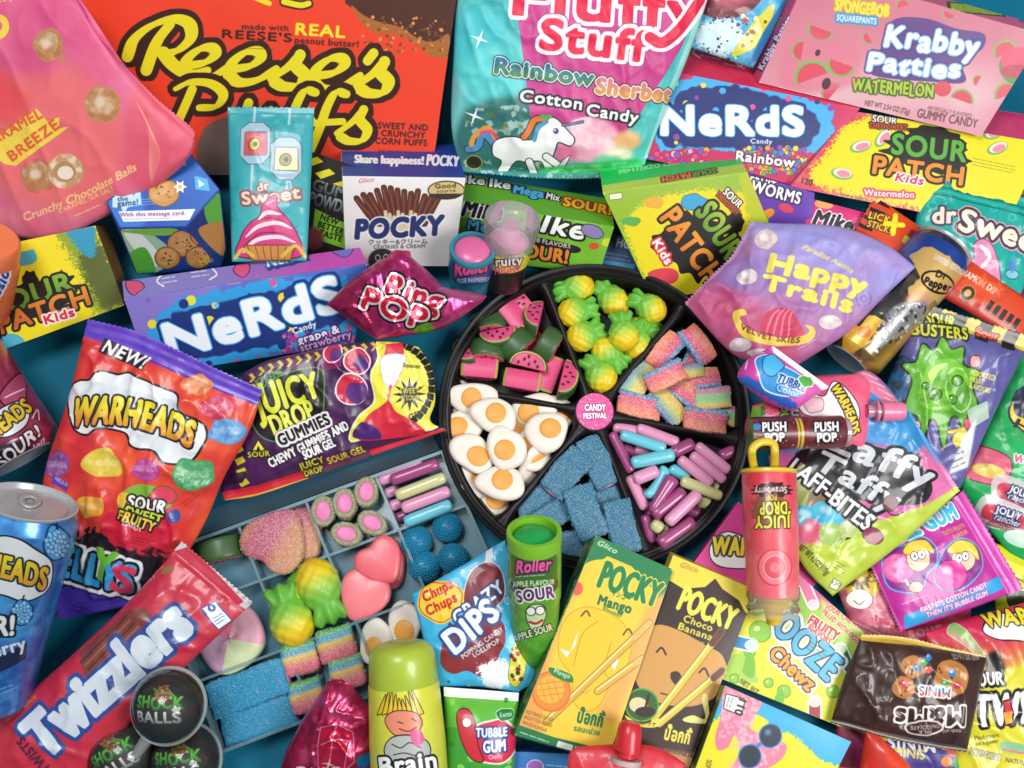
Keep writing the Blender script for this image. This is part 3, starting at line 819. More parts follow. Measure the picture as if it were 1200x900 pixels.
# --- pineapple: body along +x carries the leaf crown
def pineapple():
    r = proto('pineapple_gummy')
    bm = bmesh.new(); bmesh.ops.create_uvsphere(bm, u_segments=64, v_segments=40, radius=1)
    for v in bm.verts:
        z, y, x = v.co; k = 1 + 0.10 * (1 - x) * 0.5
        a = math.atan2(z, y)
        rid = 0.055 * (abs(sin(4 * a + 6 * x)) + abs(sin(4 * a - 6 * x)))
        f = k * (0.93 + rid)
        v.co = (x * 18.5, y * 14.6 * f, z * 13.2 * f)
    from_bm('fruit_body', bm, gummy('pineapple_skin', None, rough=0.5, coat=0.12, ramp=[(0.0, '#e6be14'), (0.34, '#e4cf26'), (0.56, '#aecb42'), (0.8, '#74bc42')], span=(-18, 15)), r)
    rings = []; n = 64
    for x, wy, hz, z0, rib in ((6, 11, 11, 0, 0), (11, 10.4, 9.6, 0.4, 0.0), (14, 10.0, 8.6, 0.8, 0.4), (17, 10.8, 7.8, 1.2, 0.9), (20.5, 12.4, 6.8, 1.0, 1.3), (23.5, 13.2, 5.2, 0.4, 1.5), (25.4, 12.6, 3.2, 0, 1.2), (26.2, 11.2, 0.8, -0.2, 0.5)):
        ring = []
        for i in range(n):
            a = 2 * pi * i / n; yy = wy * cos(a); zz = hz * sin(a)
            f = cos(yy / wy * 2.5 * pi); zz += rib * f * (1 if zz > 0 else -1) * min(1, abs(zz) / 2)
            ex = (x - 18) * 0.16 * f if x > 18 else 0
            ring.append((x + ex - 0.012 * yy * yy * (x > 22), yy, zz + z0))
        rings.append(ring)
    bm = loft(rings)
    from_bm('leaf_crown', bm, gummy('pineapple_leaf', '#6cbb44', rough=0.5, coat=0.12), r)
    return r
PA = pineapple()
G = 'pineapple gummies in the round tray'
for x, y, z, a, tx, l in ((676, 337, 24, 193, 10, 'top left pineapple gummy, its crown pointing at the melon divider'), (718, 352, 20, 130, 0, 'pineapple gummy at the top middle with crown pointing up and left'),
        (673, 366, 30, 13, -10, 'pineapple gummy with yellow end at the left wall and crown to the right'), (683, 394, 31, 27, 5, 'pineapple gummy beside the left divider, crown raised to the upper right'),
        (731, 392, 40, 98, 0, 'pineapple gummy standing out in the middle of the heap, crown straight up'), (762, 361, 26, 148, 10, 'rightmost pineapple gummy below the tray rim'),
        (746, 402, 24, 80, 12, 'pineapple gummy half hidden at the right of the middle one'), (712, 413, 25, -42, -8, 'pineapple gummy with its crown pointing down to the right divider'),
        (704, 441, 28, 124, 8, 'lowest pineapple gummy, nearest the pink hub'), (748, 388, 14, -5, 0, 'deep green pineapple crown at the bottom right of the heap')):
    place(PA, (x, y, z), a, l, 'gummy', G, tx, 0, 1.1)
G = 'pineapple gummies in the organiser box'
place(PA, (342, 727, 24), 113, 'big pineapple gummy with crown up in the organiser box', 'gummy', G, 4, 0, 1.6)
place(PA, (374, 686, 26), -66, 'big pineapple gummy with crown down in the organiser box', 'gummy', G, -6, 0, 1.58)
place(PA, (357, 690, 13), 100, 'pineapple gummy showing only an edge under two others', 'gummy', G, 0, 0, 1.3)

# --- watermelon slice: half moon in xy, curved side +y, thickness along z
def melon():
    r = proto('watermelon_gummy')
    R0, H, T = 22.0, 19.0, 10.5
    n = 24
    arc = [(R0 * cos(pi * i / n), H * sin(pi * i / n) ** 0.9) for i in range(n + 1)]
    bm = bmesh.new(); rings = []
    for z, k in ((-T, 0.93), (-T * 0.93, 0.985), (-T * 0.6, 1), (0, 1.01), (T * 0.6, 1), (T * 0.93, 0.985), (T, 0.93)):
        rings.append([bm.verts.new((x * k, y * k - 2, z)) for x, y in arc])
    for a, b in zip(rings, rings[1:]):
        for i in range(n): bm.faces.new((a[i], a[i + 1], b[i + 1], b[i]))
    for s_ in (0, n):   # pale rim of the rind along the flat cut
        out = [r_[s_] for r_ in rings]; inn = [bm.verts.new((v.co.x * 0.82, v.co.y - 0.3, v.co.z)) for v in out]
        for i in range(len(out) - 1):
            f = bm.faces.new((out[i], out[i + 1], inn[i + 1], inn[i])); f.material_index = 1
    inner = [(x * 0.86, y * 0.84 - 2) for x, y in arc]
    for ring, z in ((rings[0], -T), (rings[-1], T)):
        inn = [bm.verts.new((x, y, z * 1.005)) for x, y in inner]
        for i in range(n): f = bm.faces.new((ring[i], ring[i + 1], inn[i + 1], inn[i])); f.material_index = 1
    from_bm('rind', bm, [gummy('melon_rind', '#3a5c30', sss=0.1), gummy('melon_pale_rind', '#b5ab4e')], r)
    bm = bmesh.new(); rings = []
    for z, k in ((-T * 1.03, 0.8), (-T, 0.855), (-T * 0.9, 0.9), (T * 0.9, 0.9), (T, 0.855), (T * 1.03, 0.8)):
        rings.append([bm.verts.new((x * k * 0.97, y * k * 0.98 - 2.2 - (0.9 if abs(z) < T * 0.95 else 0) * (y < 1), z)) for x, y in arc])
    for a, b in zip(rings, rings[1:]):
        for i in range(n): bm.faces.new((a[i], a[i + 1], b[i + 1], b[i]))
        bm.faces.new((a[n], a[0], b[0], b[n]))
    bm.faces.new(rings[0]); bm.faces.new(rings[-1])
    fl = from_bm('flesh', bm, gummy('melon_flesh', '#da487c', bs=500, bst=0.12), r)
    fl.data.set_sharp_from_angle(angle=radians(50))
    bm = bmesh.new()
    for sx, sy in ((-11, 3), (-5, 8), (1, 3.5), (7, 8), (11, 3), (-1, 12)):
        for z in (-T * 1.03, T * 1.03):
            g = bmesh.ops.create_uvsphere(bm, u_segments=10, v_segments=6, radius=1)['verts']
            for v in g: v.co = (v.co.x * 1.6 + sx, v.co.y * 2.3 + sy - 2, v.co.z * 0.6 + z)
    from_bm('seeds', bm, gummy('melon_seed', '#3a1420', sss=0), r)
    return r
WM = melon()
G = 'watermelon gummies in the round tray'
FU, RU = -90, 90     # flat cut up, rind up
for x, y, z, a, tx, ty, l in ((615, 352, 22, 128, 0, 0, 'topmost watermelon slice with its seeded face up'), (600, 367, 31, -53, FU, 0, 'watermelon slice with its pink cut side up near the top'),
        (630, 374, 27, 78, 0, 28, 'watermelon slice leaning with its seeds to the right by the divider'), (573, 381, 22, 8, RU - 20, 0, 'green backed watermelon slice at the upper left of its heap'),
        (584, 393, 30, 192, 18, 0, 'watermelon slice with seeds up and its curve to the bottom'), (571, 412, 24, -4, RU - 12, 0, 'watermelon slice with green rind up above the left pink block'),
        (562, 431, 30, -5, FU, 0, 'leftmost watermelon slice with its pink cut side up, by the egg divider'), (606, 405, 26, 33, RU, 14, 'small looking green rind in the middle of the melon heap'),
        (643, 404, 24, 60, RU, 0, 'watermelon slice on edge with green rind up beside the right divider'), (619, 428, 30, -14, 14, 0, 'watermelon slice with seeds up lying on a pink block'),
        (612, 445, 27, -10, FU, 0, 'watermelon slice with its pink cut side up at the bottom middle'), (643, 438, 24, 78, FU, 8, 'narrow pink cut watermelon slice at the bottom right'),
        (660, 445, 28, -104, 0, -14, 'watermelon slice with seeds up nearest the pink hub'), (549, 414, 20, 115, 0, 30, 'watermelon slice with seeds in the shade of the left rim'),
        (622, 409, 14, 55, FU, 0, 'watermelon slice deep in the heap showing a pink sliver')):
    place(WM, (x, y, z), a, l, 'gummy', G, tx, ty)
place(WM, (258, 645, 16), 15, 'dark green gummy in the corner of the organiser behind the red pack', 'gummy', 'gummies in the organiser box', 90, 0, 1.2)

# --- fried egg
def egg(name='fried_egg_gummy', seed=1, ox=0, oy=0, rx=28, ry=19.5):
    rr = random.Random(seed); r = proto(name); n = 40
    ph = [rr.uniform(0, 6.28) for _ in range(4)]
    def rad(a): return 1 + 0.10 * sin(2 * a + ph[0]) + 0.06 * sin(3 * a + ph[1]) + 0.02 * sin(5 * a + ph[2])
    rings = []
    for z, k in ((-4.6, 0.5), (-4.6, 0.86), (-3.2, 0.96), (-0.6, 1.0), (1.8, 0.975), (3.6, 0.9), (4.6, 0.78), (5.0, 0.55)):
        rings.append([(rx * k * rad(2 * pi * i / n) * cos(2 * pi * i / n), ry * k * rad(2 * pi * i / n) * sin(2 * pi * i / n), z) for i in range(n)])
    w_ = from_bm('egg_white', loft(rings), gummy('egg_white_jelly' + name[-1], '#efe6da', rough=0.55, sss=0.35, coat=0.04), r)
    bm = bmesh.new(); bmesh.ops.create_uvsphere(bm, u_segments=28, v_segments=14, radius=1)
    for v in bm.verts: v.co = (v.co.x * 12.8 + ox, v.co.y * 12.2 + oy, v.co.z * 2.6 + 4.2)
    from_bm('yolk', bm, gummy('egg_yolk' + name[-1], '#f0a848', rough=0.5, sss=0.2, coat=0.05), r)
    return r
E1, E2, E3 = egg(seed=1, ox=-1), egg(seed=6, ox=4, oy=4, rx=26, ry=22), egg(seed=11, ox=7, oy=-1, rx=25, ry=21)
E4, E5 = egg(seed=17, ox=2, oy=2, rx=28, ry=20), egg(seed=23, ox=-3, oy=1, rx=27, ry=21)
G = 'fried egg gummies in the round tray'
for e, x, y, z, a, tx, ty, l in ((E1, 554, 467, 33, -12, 8, 0, 'top left fried egg gummy below the melon divider'), (E4, 579, 487, 41, -4, 0, 0, 'fried egg gummy lying highest in the upper part of the heap'),
        (E3, 627, 481, 26, 205, 0, 10, 'fried egg gummy behind, half covered by the one at the right'), (E2, 640, 506, 37, -14, 0, -8, 'rightmost whole fried egg gummy, yolk near its upper edge'),
        (E3, 543, 498, 28, 215, 6, 0, 'fried egg gummy at the left rim with yolk partly covered'), (E3, 553, 531, 37, -22, 0, 6, 'fried egg gummy at the lower left, yolk to its right'),
        (E5, 593, 525, 44, 86, 0, 0, 'upright oval fried egg gummy in the middle of the heap'), (E4, 587, 566, 40, 8, -8, 0, 'lowest whole fried egg gummy, beside the blue belt divider'),
        (E3, 622, 530, 24, 150, 20, 0, 'fried egg gummy tucked beneath the middle and right eggs'), (E2, 628, 547, 20, 48, 48, 0, 'fried egg gummy on edge along the lower divider'),
        (E2, 556, 562, 22, -58, -30, 0, 'fried egg gummy on edge against the lower left rim'), (E1, 538, 486, 14, 80, 20, 10, 'white fried egg gummy edge showing at the far left'),
        (E2, 538, 469, 16, 60, 0, 10, 'white fried egg gummy edge in the top left corner'), (E3, 575, 583, 16, -30, -15, 0, 'pale fried egg gummy at the bottom corner of the heap'),
        (E2, 648, 487, 18, -30, 0, 12, 'white fried egg gummy behind the rightmost one'), (E2, 600, 505, 18, 20, 0, 0, 'fried egg gummy deep in the middle of the heap')):
    place(e, (x, y, z), a, l, 'gummy', G, tx, ty)
G = 'fried egg gummies in the organiser box'
place(E3, (440, 751, 22), -82, 'left fried egg gummy above the yellow green bottle', 'gummy', G, 12, 0, 0.9)
place(E3, (474, 731, 24), -72, 'right fried egg gummy beside the blue lolly bag', 'gummy', G, 12, 0, 0.95)

# --- belts and blocks
SUGAR, _nt, _b = pmat('sugar_crystal', Roughness=0.2, Transmission_Weight=0.35, IOR=1.5); _b.inputs['Base Color'].default_value = (0.92, 0.92, 0.92, 1)
def crystals(bm, n, size, seed, mi=1):
    """loose sugar grains standing on the faces"""
    rr = random.Random(seed); bm.faces.ensure_lookup_table()
    fs = [(f.calc_area(), [v.co.copy() for v in f.verts], f.normal.copy()) for f in bm.faces]
    bm.normal_update(); fs = [(f.calc_area(), [v.co.copy() for v in f.verts], f.normal.copy()) for f in bm.faces]
    wts = [a for a, _, _ in fs]
    for a, vs, nrm in rr.choices(fs, wts, k=n):
        w_ = [rr.random() ** 1.2 for _ in vs]; t_ = sum(w_)
        c = sum((v * (q / t_) for v, q in zip(vs, w_)), Vector())
        if vnoise(c.x / 7 + 40, c.y / 7 + 40, seed) < 0.36: continue
        r = rr.uniform(0.35, 0.75); ax = Vector((rr.gauss(0, 1), rr.gauss(0, 1), rr.gauss(0, 1))).normalized(); bx = ax.orthogonal().normalized(); cx = ax.cross(bx)
        c = c + nrm * r * 0.5
        q = [bm.verts.new(c + ax * r), bm.verts.new(c - ax * r), bm.verts.new(c + bx * r), bm.verts.new(c - bx * r), bm.verts.new(c + cx * r), bm.verts.new(c - cx * r)]
        for i, j, k in ((0, 2, 4), (2, 1, 4), (1, 3, 4), (3, 0, 4), (2, 0, 5), (1, 2, 5), (3, 1, 5), (0, 3, 5)):
            f = bm.faces.new((q[i], q[j], q[k])); f.material_index = mi
def block(name, part, lx, ly, lz, m, bend=2.0, layers=None, seed=1):
    r = proto(name); bm = bmesh.new(); bmesh.ops.create_cube(bm, size=1)
    bmesh.ops.scale(bm, vec=(lx, ly, lz), verts=bm.verts[:])
    bmesh.ops.bevel(bm, geom=bm.edges[:], offset=min(lx, ly, lz) * 0.2, segments=2, affect='EDGES', profile=0.6)
    for ax, n in ((0, 7), (1, 4)):
        L_ = (lx, ly)[ax]
        for i in range(1, n):
            no = [0, 0, 0]; no[ax] = 1; co = [0, 0, 0]; co[ax] = -L_ / 2 + L_ * i / n
            bmesh.ops.bisect_plane(bm, geom=bm.verts[:] + bm.edges[:] + bm.faces[:], plane_co=co, plane_no=no)
    rr = random.Random(seed); ph = rr.uniform(0, 6)
    for v in bm.verts:
        x, y, z = v.co
        v.co.z += bend * (1 - (2 * x / lx) ** 2) + 0.8 * sin(x * 0.2 + ph) ; v.co.y += 0.8 * sin(x * 0.13 + ph)
        v.co.x += 0.7 * sin(y * 0.3 + ph)
    crystals(bm, 230 if 'sugar' in part else 380, lx + ly + lz, seed)
    from_bm(part, bm, [m, SUGAR], r)
    return r
mA = sugar('belt_sugar_red', [(0, '#f2825a'), (0.30, '#f07a5c'), (0.52, '#e6506e'), (0.76, '#e04a72'), (0.86, '#4b8fc0'), (1.0, '#3f86bb')], grain=0.55)
mB = sugar('belt_sugar_yellow', [(0, '#e9b84c'), (0.4, '#eed35a'), (0.55, '#c9d07a'), (0.75, '#93b8a0'), (0.9, '#5f92b4'), (1.0, '#7c88b6')], grain=0.5)
mC = sugar('belt_sugar_green', [(0, '#e8a95c'), (0.2, '#e4cf5e'), (0.35, '#93cf77'), (0.62, '#86c981'), (0.75, '#c2889c'), (1.0, '#b7708c')], grain=0.5)
BA, BB, BC = (block('sour_belt', 'belt_strip', 46, 25, 8, m, 4.5, seed=i) for i, m in enumerate((mA, mB, mC)))
G = 'rainbow sour belts in the round tray'
for o, x, y, z, a, tx, ty, s, l in ((BA, 817, 405, 32, 122, 0, 0, 1, 'orange and red sour belt at the top right, blue edge to the rim'), (BA, 780, 412, 30, 230, 0, 0, 1.02, 'orange sour belt lying along the pineapple divider'),
        (BA, 779, 441, 41, 26, 8, 0, 1, 'red sour belt on top in the middle, blue edge up'), (BB, 748, 447, 24, 50, 0, 0, 1.15, 'yellow sour belt slanting beneath the red ones at the left'),
        (BA, 749, 476, 30, -14, 0, 0, 1.06, 'red sour belt nearest the pink hub, blue edge up'), (BB, 781, 477, 28, 130, 10, 0, 1.0, 'yellow and green sour belt in the lower middle'),
        (BA, 801, 461, 25, 140, 0, 10, 0.95, 'coral sour belt slanting to the lower right below the top one'), (BA, 822, 445, 24, 188, 0, 0, 0.95, 'red sour belt at the right with its blue edge down'),
        (BB, 811, 435, 33, 8, 12, 0, 0.6, 'short yellow and blue sour belt end in the middle right'), (BC, 835, 467, 30, 4, 6, 0, 0.95, 'green and pink sour belt by the right rim'),
        (BA, 826, 493, 36, -9, 0, 0, 1.08, 'lowest red sour belt by the stick divider'), (BC, 846, 485, 22, -20, 0, 8, 0.9, 'green sour belt under the lowest red one'),
        (BA, 738, 450, 12, 52, 0, 0, 1.0, 'shaded sour belt deep beside the pineapple divider'), (BA, 809, 428, 14, 60, 0, 0, 0.9, 'dark red sour belt deep between two upper ones')):
    place(o, (x, y, z), a, l, 'sour belt', G, tx, ty, s)
mBl = sugar('blue_sugar', col='#0a7094', grain=0.3, gs=2500)
mBl2 = sugar('bright_blue_sugar', col='#008cb8', grain=0.2, gs=2100)
mPk = sugar('pink_core', col='#d77fa6', grain=0.3)
def bluebelt(m, lx, ly, lz, seed):
    r = block('blue_sour_block', 'sugar_coat', lx, ly, lz, m, 2.6, seed=seed)
    bm = bmesh.new(); bmesh.ops.create_cube(bm, size=1); bmesh.ops.scale(bm, vec=(2.0, ly * 0.8, lz * 0.5), verts=bm.verts[:])
    bmesh.ops.translate(bm, vec=(-lx / 2 + 0.2, 0.3, -0.4), verts=bm.verts[:])
    from_bm('pink_core', bm, mPk, r, smooth=False)
    return r
B1 = bluebelt(mBl, 57, 32, 13, 3)
G = 'blue sugared blocks in the round tray'
for x, y, z, a, tx, ty, s, l in ((664, 554, 34, 49, 0, 0, 1, 'blue sugared block slanting up to the right by the egg divider'), (700, 541, 27, 113, 0, 0, 1, 'uppermost blue sugared block, nearest the hub'),
        (685, 600, 36, 110, 0, -6, 1.04, 'blue sugared block with a pink end lying on top in the middle'), (713, 584, 16, 110, 0, 0, 1, 'shaded blue sugared block between the middle and right ones'),
        (728, 617, 31, 103, 0, 0, 1, 'blue sugared block at the right above the yellow carton'), (632, 583, 18, 22, 0, 0, 1, 'dark blue sugared block in the left corner by the rim'),
        (651, 603, 26, 28, 0, 0, 0.9, 'blue sugared block beside the green bottle'), (671, 641, 18, 0, 0, 0, 1, 'lowest blue sugared block behind the carton corner')):
    place(B1, (x, y, z), a, l, 'sugared block', G, tx, ty, s)
B2 = bluebelt(mBl2, 84, 37, 15, 8)
G = 'bright blue sugared blocks in the organiser box'
place(B2, (292, 806, 22), 200, 'upper bright blue sugared block in the organiser corner', 'sugared block', G, 0, 4, (1, 1, 1))
place(B2, (304, 842, 17), 197, 'lower bright blue sugared block against the organiser front wall', 'sugared block', G, 0, 0, (0.96, 1, 1))
# rainbow layered cubes
mR = sugar('rainbow_layers', [(0, '#d9566a'), (0.28, '#e0687a'), (0.46, '#e59a62'), (0.58, '#ecc94e'), (0.70, '#4fa9c4'), (0.80, '#3f9fbe'), (0.88, '#58b060'), (1.0, '#4aa455')], grain=0.5, span=(-17, 17))
RC = block('rainbow_block', 'layered_sugar', 37, 35, 26, mR, 1.0, seed=5)
G = 'rainbow layered sweets in the organiser box'
for x, y, a, s, l in ((353, 771, 15, 1, 'upper left rainbow layered block'), (395, 754, 17, 1.04, 'upper right rainbow layered block below the pineapples'), (361, 814, 18, 0.98, 'lower left rainbow layered block behind the foil sweet'), (408, 787, 17, 0.98, 'lower right rainbow layered block beside the bottle')):
    place(RC, (x, y, 17), a, l + ' in the organiser', 'sugared block', G, 3, 0, s)

# --- candy sticks
STK = {'pink': gummy('stick_pink', '#e69cc0', rough=0.34, coat=0.3), 'cyan': gummy('stick_cyan', '#70cbdc', rough=0.34, coat=0.3), 'mauve': gummy('stick_mauve', '#a44880', rough=0.3, coat=0.35), 'lime': gummy('stick_lime', '#d0d096', rough=0.28, coat=0.4)}
def stick(col, ln, r0, r1, pts=None, flat=0.9):
    """a rounded rod along +x, blunt ends"""
    bm = bmesh.new(); rings = []; n = 16
    h = ln / 2
    st = [(-h, 0.0), (-h + 0.3, 0.5), (-h + 1.4, 0.8), (-h + 3.5, 0.97)] + [(-h + 3.5 + (ln - 7) * i / 8, 1.0) for i in range(1, 8)] + [(h - 3.5, 0.97), (h - 1.4, 0.8), (h - 0.3, 0.5), (h, 0.0)]
    for x, k in st:
        t = (x + h) / ln; r = (r0 + (r1 - r0) * t) * max(k, 0.02)
        rings.append([(x, r * cos(2 * pi * i / n), r * flat * sin(2 * pi * i / n)) for i in range(n)])
    return loft(rings)
def put_stick(col, a, b, z, r, label, group, r1=None, mid=None, z2=None):
    A_, B_ = P(*a, z), P(*b, z2 if z2 is not None else z)
    ln = np.linalg.norm(B_ - A_) + 2 * r * 0.5
    bm = stick(col, ln, r, r1 or r)
    if mid is not None:
        for v in bm.verts: v.co.y += mid * (1 - (2 * v.co.x / ln) ** 2)
    o = from_bm('candy_stick', bm, STK[col])
    o.location = (A_ + B_) / 2 * S
    o.rotation_mode = 'QUATERNION'; o.rotation_quaternion = Vector(B_ - A_).to_track_quat('X', 'Z')
    return tag(o, label, 'candy stick', group)
G = 'candy sticks in the round tray'
for c, x1, y1, x2, y2, z, r, kw, l in (
    ('pink', 721, 501, 749, 505, 26, 6, {}, 'pink candy stick half hidden in the corner by the hub'), ('pink', 749, 502, 792, 518, 30, 6.6, {}, 'pink candy stick nearest the sour belt divider'),
    ('cyan', 730, 510, 777, 525, 37, 6.6, {}, 'upper cyan candy stick beside the topmost pink one'), ('mauve', 718, 509, 739, 551, 31, 5.8, {}, 'mauve candy stick along the blue block divider'),
    ('mauve', 731, 525, 752, 534, 16, 6, {}, 'mauve candy stick in shade between two cyan ones'), ('pink', 746, 527, 768, 531, 20, 6, {}, 'pink candy stick in shade between two cyan ones'),
    ('cyan', 743, 542, 787, 533, 39, 7, {'r1': 7.6}, 'lower cyan candy stick lying almost level'), ('mauve', 790, 530, 810, 520, 33, 7, {'r1': 7.6}, 'short mauve candy stick between cyan and long pink sticks'),
    ('pink', 818, 523, 853, 551, 32, 6.2, {}, 'upper of three parallel long pink candy sticks'), ('pink', 812, 534, 847, 562, 34, 6.2, {}, 'middle of three parallel long pink candy sticks'),
    ('pink', 798, 539, 832, 566, 36, 6.4, {}, 'lower of three parallel long pink candy sticks'), ('mauve', 846, 534, 860, 528, 26, 7, {}, 'mauve candy stick end at the right rim'),
    ('pink', 746, 561, 768, 552, 37, 7.4, {}, 'short thick pink candy stick under the level cyan one'), ('cyan', 759, 580, 778, 550, 33, 6.8, {'mid': -4}, 'bent cyan candy stick in the middle of the heap'),
    ('cyan', 787, 550, 804, 562, 28, 6.6, {'mid': 2}, 'cyan candy stick under the upper end of a lime one'), ('lime', 801, 564, 843, 581, 38, 6.8, {'r1': 6}, 'long pale lime candy stick at the right'),
    ('mauve', 764, 598, 788, 561, 40, 4.5, {'r1': 9}, 'tapering shiny mauve candy stick in the middle'), ('mauve', 768, 602, 799, 578, 36, 8.4, {'r1': 8}, 'thick mauve candy stick below the tapering one'),
    ('pink', 784, 611, 817, 580, 44, 6.8, {'r1': 7.2}, 'pink candy stick lying on top across the lower heap'), ('pink', 739, 560, 755, 594, 28, 6.2, {}, 'pink candy stick along the blue block divider, lower down'),
    ('lime', 820, 588, 831, 590, 27, 7, {}, 'short lime candy stick below the long lime one'), ('lime', 821, 600, 828, 603, 20, 6.4, {}, 'lowest lime candy stick end at the right'),
    ('mauve', 806, 597, 817, 601, 25, 7, {}, 'mauve candy stick end beside the short lime ones'), ('lime', 767, 614, 773, 619, 30, 7.4, {}, 'lime candy stick end at the lower left'),
    ('lime', 773, 626, 781, 620, 20, 6.4, {}, 'dull lime candy stick end under the pink one'), ('mauve', 775, 636, 810, 612, 34, 8, {'r1': 7.6}, 'lowest thick mauve candy stick'),
    ('mauve', 785, 642, 813, 620, 24, 7, {}, 'mauve candy stick tucked below the lowest thick one'), ('mauve', 756, 606, 764, 634, 22, 6, {}, 'mauve candy stick along the divider at the very bottom'),
    ('lime', 833, 568, 842, 574, 24, 6, {}, 'lime candy stick end behind the long lime one'), ('mauve', 800, 590, 812, 610, 14, 7, {}, 'mauve candy stick deep at the bottom of the heap'), ('pink', 752, 575, 762, 600, 13, 6.5, {}, 'pink candy stick deep under the bent cyan one')):
    put_stick(c, (x1, y1), (x2, y2), z, r, l, G, **kw)
G = 'candy sticks in the organiser box'
for c, x1, y1, x2, y2, z, r, l in (('pink', 447, 563, 493, 544, 27, 6, 'pink candy stick at the back of the organiser'), ('mauve', 461, 562, 511, 544, 33, 6.8, 'mauve candy stick in the organiser'),
        ('lime', 467, 580, 519, 560, 33, 6.8, 'lime candy stick in the organiser'), ('pink', 474, 595, 524, 576, 33, 6.8, 'pink candy stick between lime and cyan ones in the organiser'),
        ('cyan', 477, 611, 526, 592, 33, 6.8, 'cyan candy stick in the organiser'), ('pink', 454, 578, 464, 574, 18, 6, 'upper pink candy stick end in the organiser'),
        ('pink', 459, 593, 470, 589, 18, 6.2, 'lower pink candy stick end in the organiser'), ('mauve', 466, 607, 476, 603, 15, 6, 'mauve candy stick end at the organiser divider')):
    put_stick(c, (x1, y1), (x2, y2), z, r, l, G)

# --- liquorice rolls
def roll():
    r = proto('filled_roll'); n = 28; rings = []
    for z, k in ((-13, 0.9), (-12, 0.98), (0, 1.0), (11, 1.0), (13, 0.96), (13.6, 0.88), (13.2, 0.62), (12.6, 0.6), (12.4, 0.1)):
        rings.append([(13.2 * k * cos(2 * pi * i / n), 18 * k * sin(2 * pi * i / n), z) for i in range(n)])
    b_ = loft(rings); crystals(b_, 260, 30, 9)
    from_bm('sour_shell', b_, [sugar('olive_sugar', col='#8d8b5e', grain=0.35, gs=1800), SUGAR], r)
    rings = []
    for z, k in ((5, 0.58), (12.9, 0.6), (13.7, 0.56), (14.2, 0.44), (14.4, 0.1)):
        rings.append([(13.2 * k * cos(2 * pi * i / n) * 1.02, 18 * k * sin(2 * pi * i / n) * 1.08, z) for i in range(n)])
    from_bm('pink_filling', loft(rings), gummy('roll_pink', '#e67fb6', rough=0.5), r)
    return r
RO = roll(); G = 'filled rolls in the organiser box'
for x, y, a, l in ((380, 599, 3, 'leftmost'), (405, 592, 8, 'upper middle'), (430, 578, -4, 'upper right'), (437, 614, 62, 'lower right'), (407, 627, 74, 'lowest')):
    place(RO, (x, y, 22), a, l + ' olive sugared roll with pink filling', 'filled roll', G, random.Random(x).uniform(-6, 6), 4, 0.98)

# --- hearts
def heart_pts(n=56):
    out = []
    for i in range(n):
        t = 2 * pi * i / n - pi / 2   # tip at the bottom
        r = 1 + 0.20 * max(0, cos(t + pi / 2)) ** 8 - 0.30 * math.exp(-((math.atan2(sin(t - pi / 2), cos(t - pi / 2))) / 0.42) ** 2)
        x, y = r * cos(t), r * sin(t)
        out.append((x * (1.0 + 0.16 * y) * 0.98, y * 0.97 - (0.05 if y > 0 else 0)))
    return out
def heart(name, part, rx, ry, h, m, dome=2.5):
    r = proto(name); hp = heart_pts(); rings = []
    for z, k in ((-h, 0.9), (-h * 0.9, 0.97), (0, 1), (h * 0.7, 0.99), (h, 0.92), (h + dome * 0.4, 0.8), (h + dome * 0.75, 0.55), (h + dome, 0.2)):
        rings.append([(x * rx * k, y * ry * k, z) for x, y in hp])
    b_ = loft(rings)
    if m.name.startswith('peach'): crystals(b_, 900, 70, 5)
    from_bm(part, b_, [m, SUGAR], r)
    return r
H1 = heart('heart_gummy', 'heart_body', 32, 31, 8, gummy('heart_coral', '#ec6a76', rough=0.36, bs=60, bst=0.25)); G = 'heart gummies in the organiser box'
place(H1, (444, 655, 26), 38, 'deep coral heart gummy at the upper right of its compartment', 'gummy', G, 0, 0, 0.85)
H2 = heart('heart_gummy', 'heart_body', 32, 31, 8, gummy('heart_light', '#f08088', rough=0.36, bs=60, bst=0.25))
place(H2, (428, 694, 24), -24, 'lighter coral heart gummy at the lower left of its compartment', 'gummy', G, 0, 0, 0.88)
place(H1, (450, 664, 10), 36, 'coral heart gummy underneath another heart', 'gummy', G, 0, 0, 0.8)
PH = heart('peach_heart', 'sugar_coat', 36, 36, 7, sugar('peach_sugar', [(0, '#c98f5c'), (0.3, '#cc8660'), (0.5, '#bf566e'), (0.8, '#b84c68'), (1, '#c67e58')], axis=0, span=(-34, 34), grain=0.4, gs=1900), 3)
G = 'sugared peach hearts in the organiser box'
place(PH, (321, 637, 27), 150, 'upper sugared pink and peach heart', 'gummy', G, 0, 0, 1.02)
place(PH, (344, 633, 12), 150, 'lower sugared peach heart peeping out at the right', 'gummy', G, 0, 0, 0.98)

# --- blue raspberries
def berry():
    r = proto('blue_raspberry'); bm = bmesh.new()
    n = 330
    bmesh.ops.create_uvsphere(bm, u_segments=24, v_segments=14, radius=15.5)
    for i in range(n):
        z = 1 - 2 * (i + 0.5) / n; a = i * 2.39996; q = math.sqrt(1 - z * z)
        bmesh.ops.create_icosphere(bm, subdivisions=1, radius=1.25 + 0.35 * ((i * 7) % 5) / 5, matrix=Matrix.Translation((15.8 * q * cos(a), 15.8 * q * sin(a), 15.8 * z)))
    for v in bm.verts: v.co.x *= 1.05; v.co.z *= 0.9
    from_bm('berry_body', bm, gummy('raspberry_blue', '#1583ab', rough=0.35, sss=0.1), r)
    return r
BR = berry(); G = 'blue raspberry gummies in the organiser box'
for x, y, l in ((488, 634, 'upper left'), (524, 618, 'upper right'), (497, 664, 'lower left'), (531, 654, 'lower right')):
    place(BR, (x, y, 20), x, l + ' blue raspberry gummy', 'gummy', G, 0, 0, 1.03)

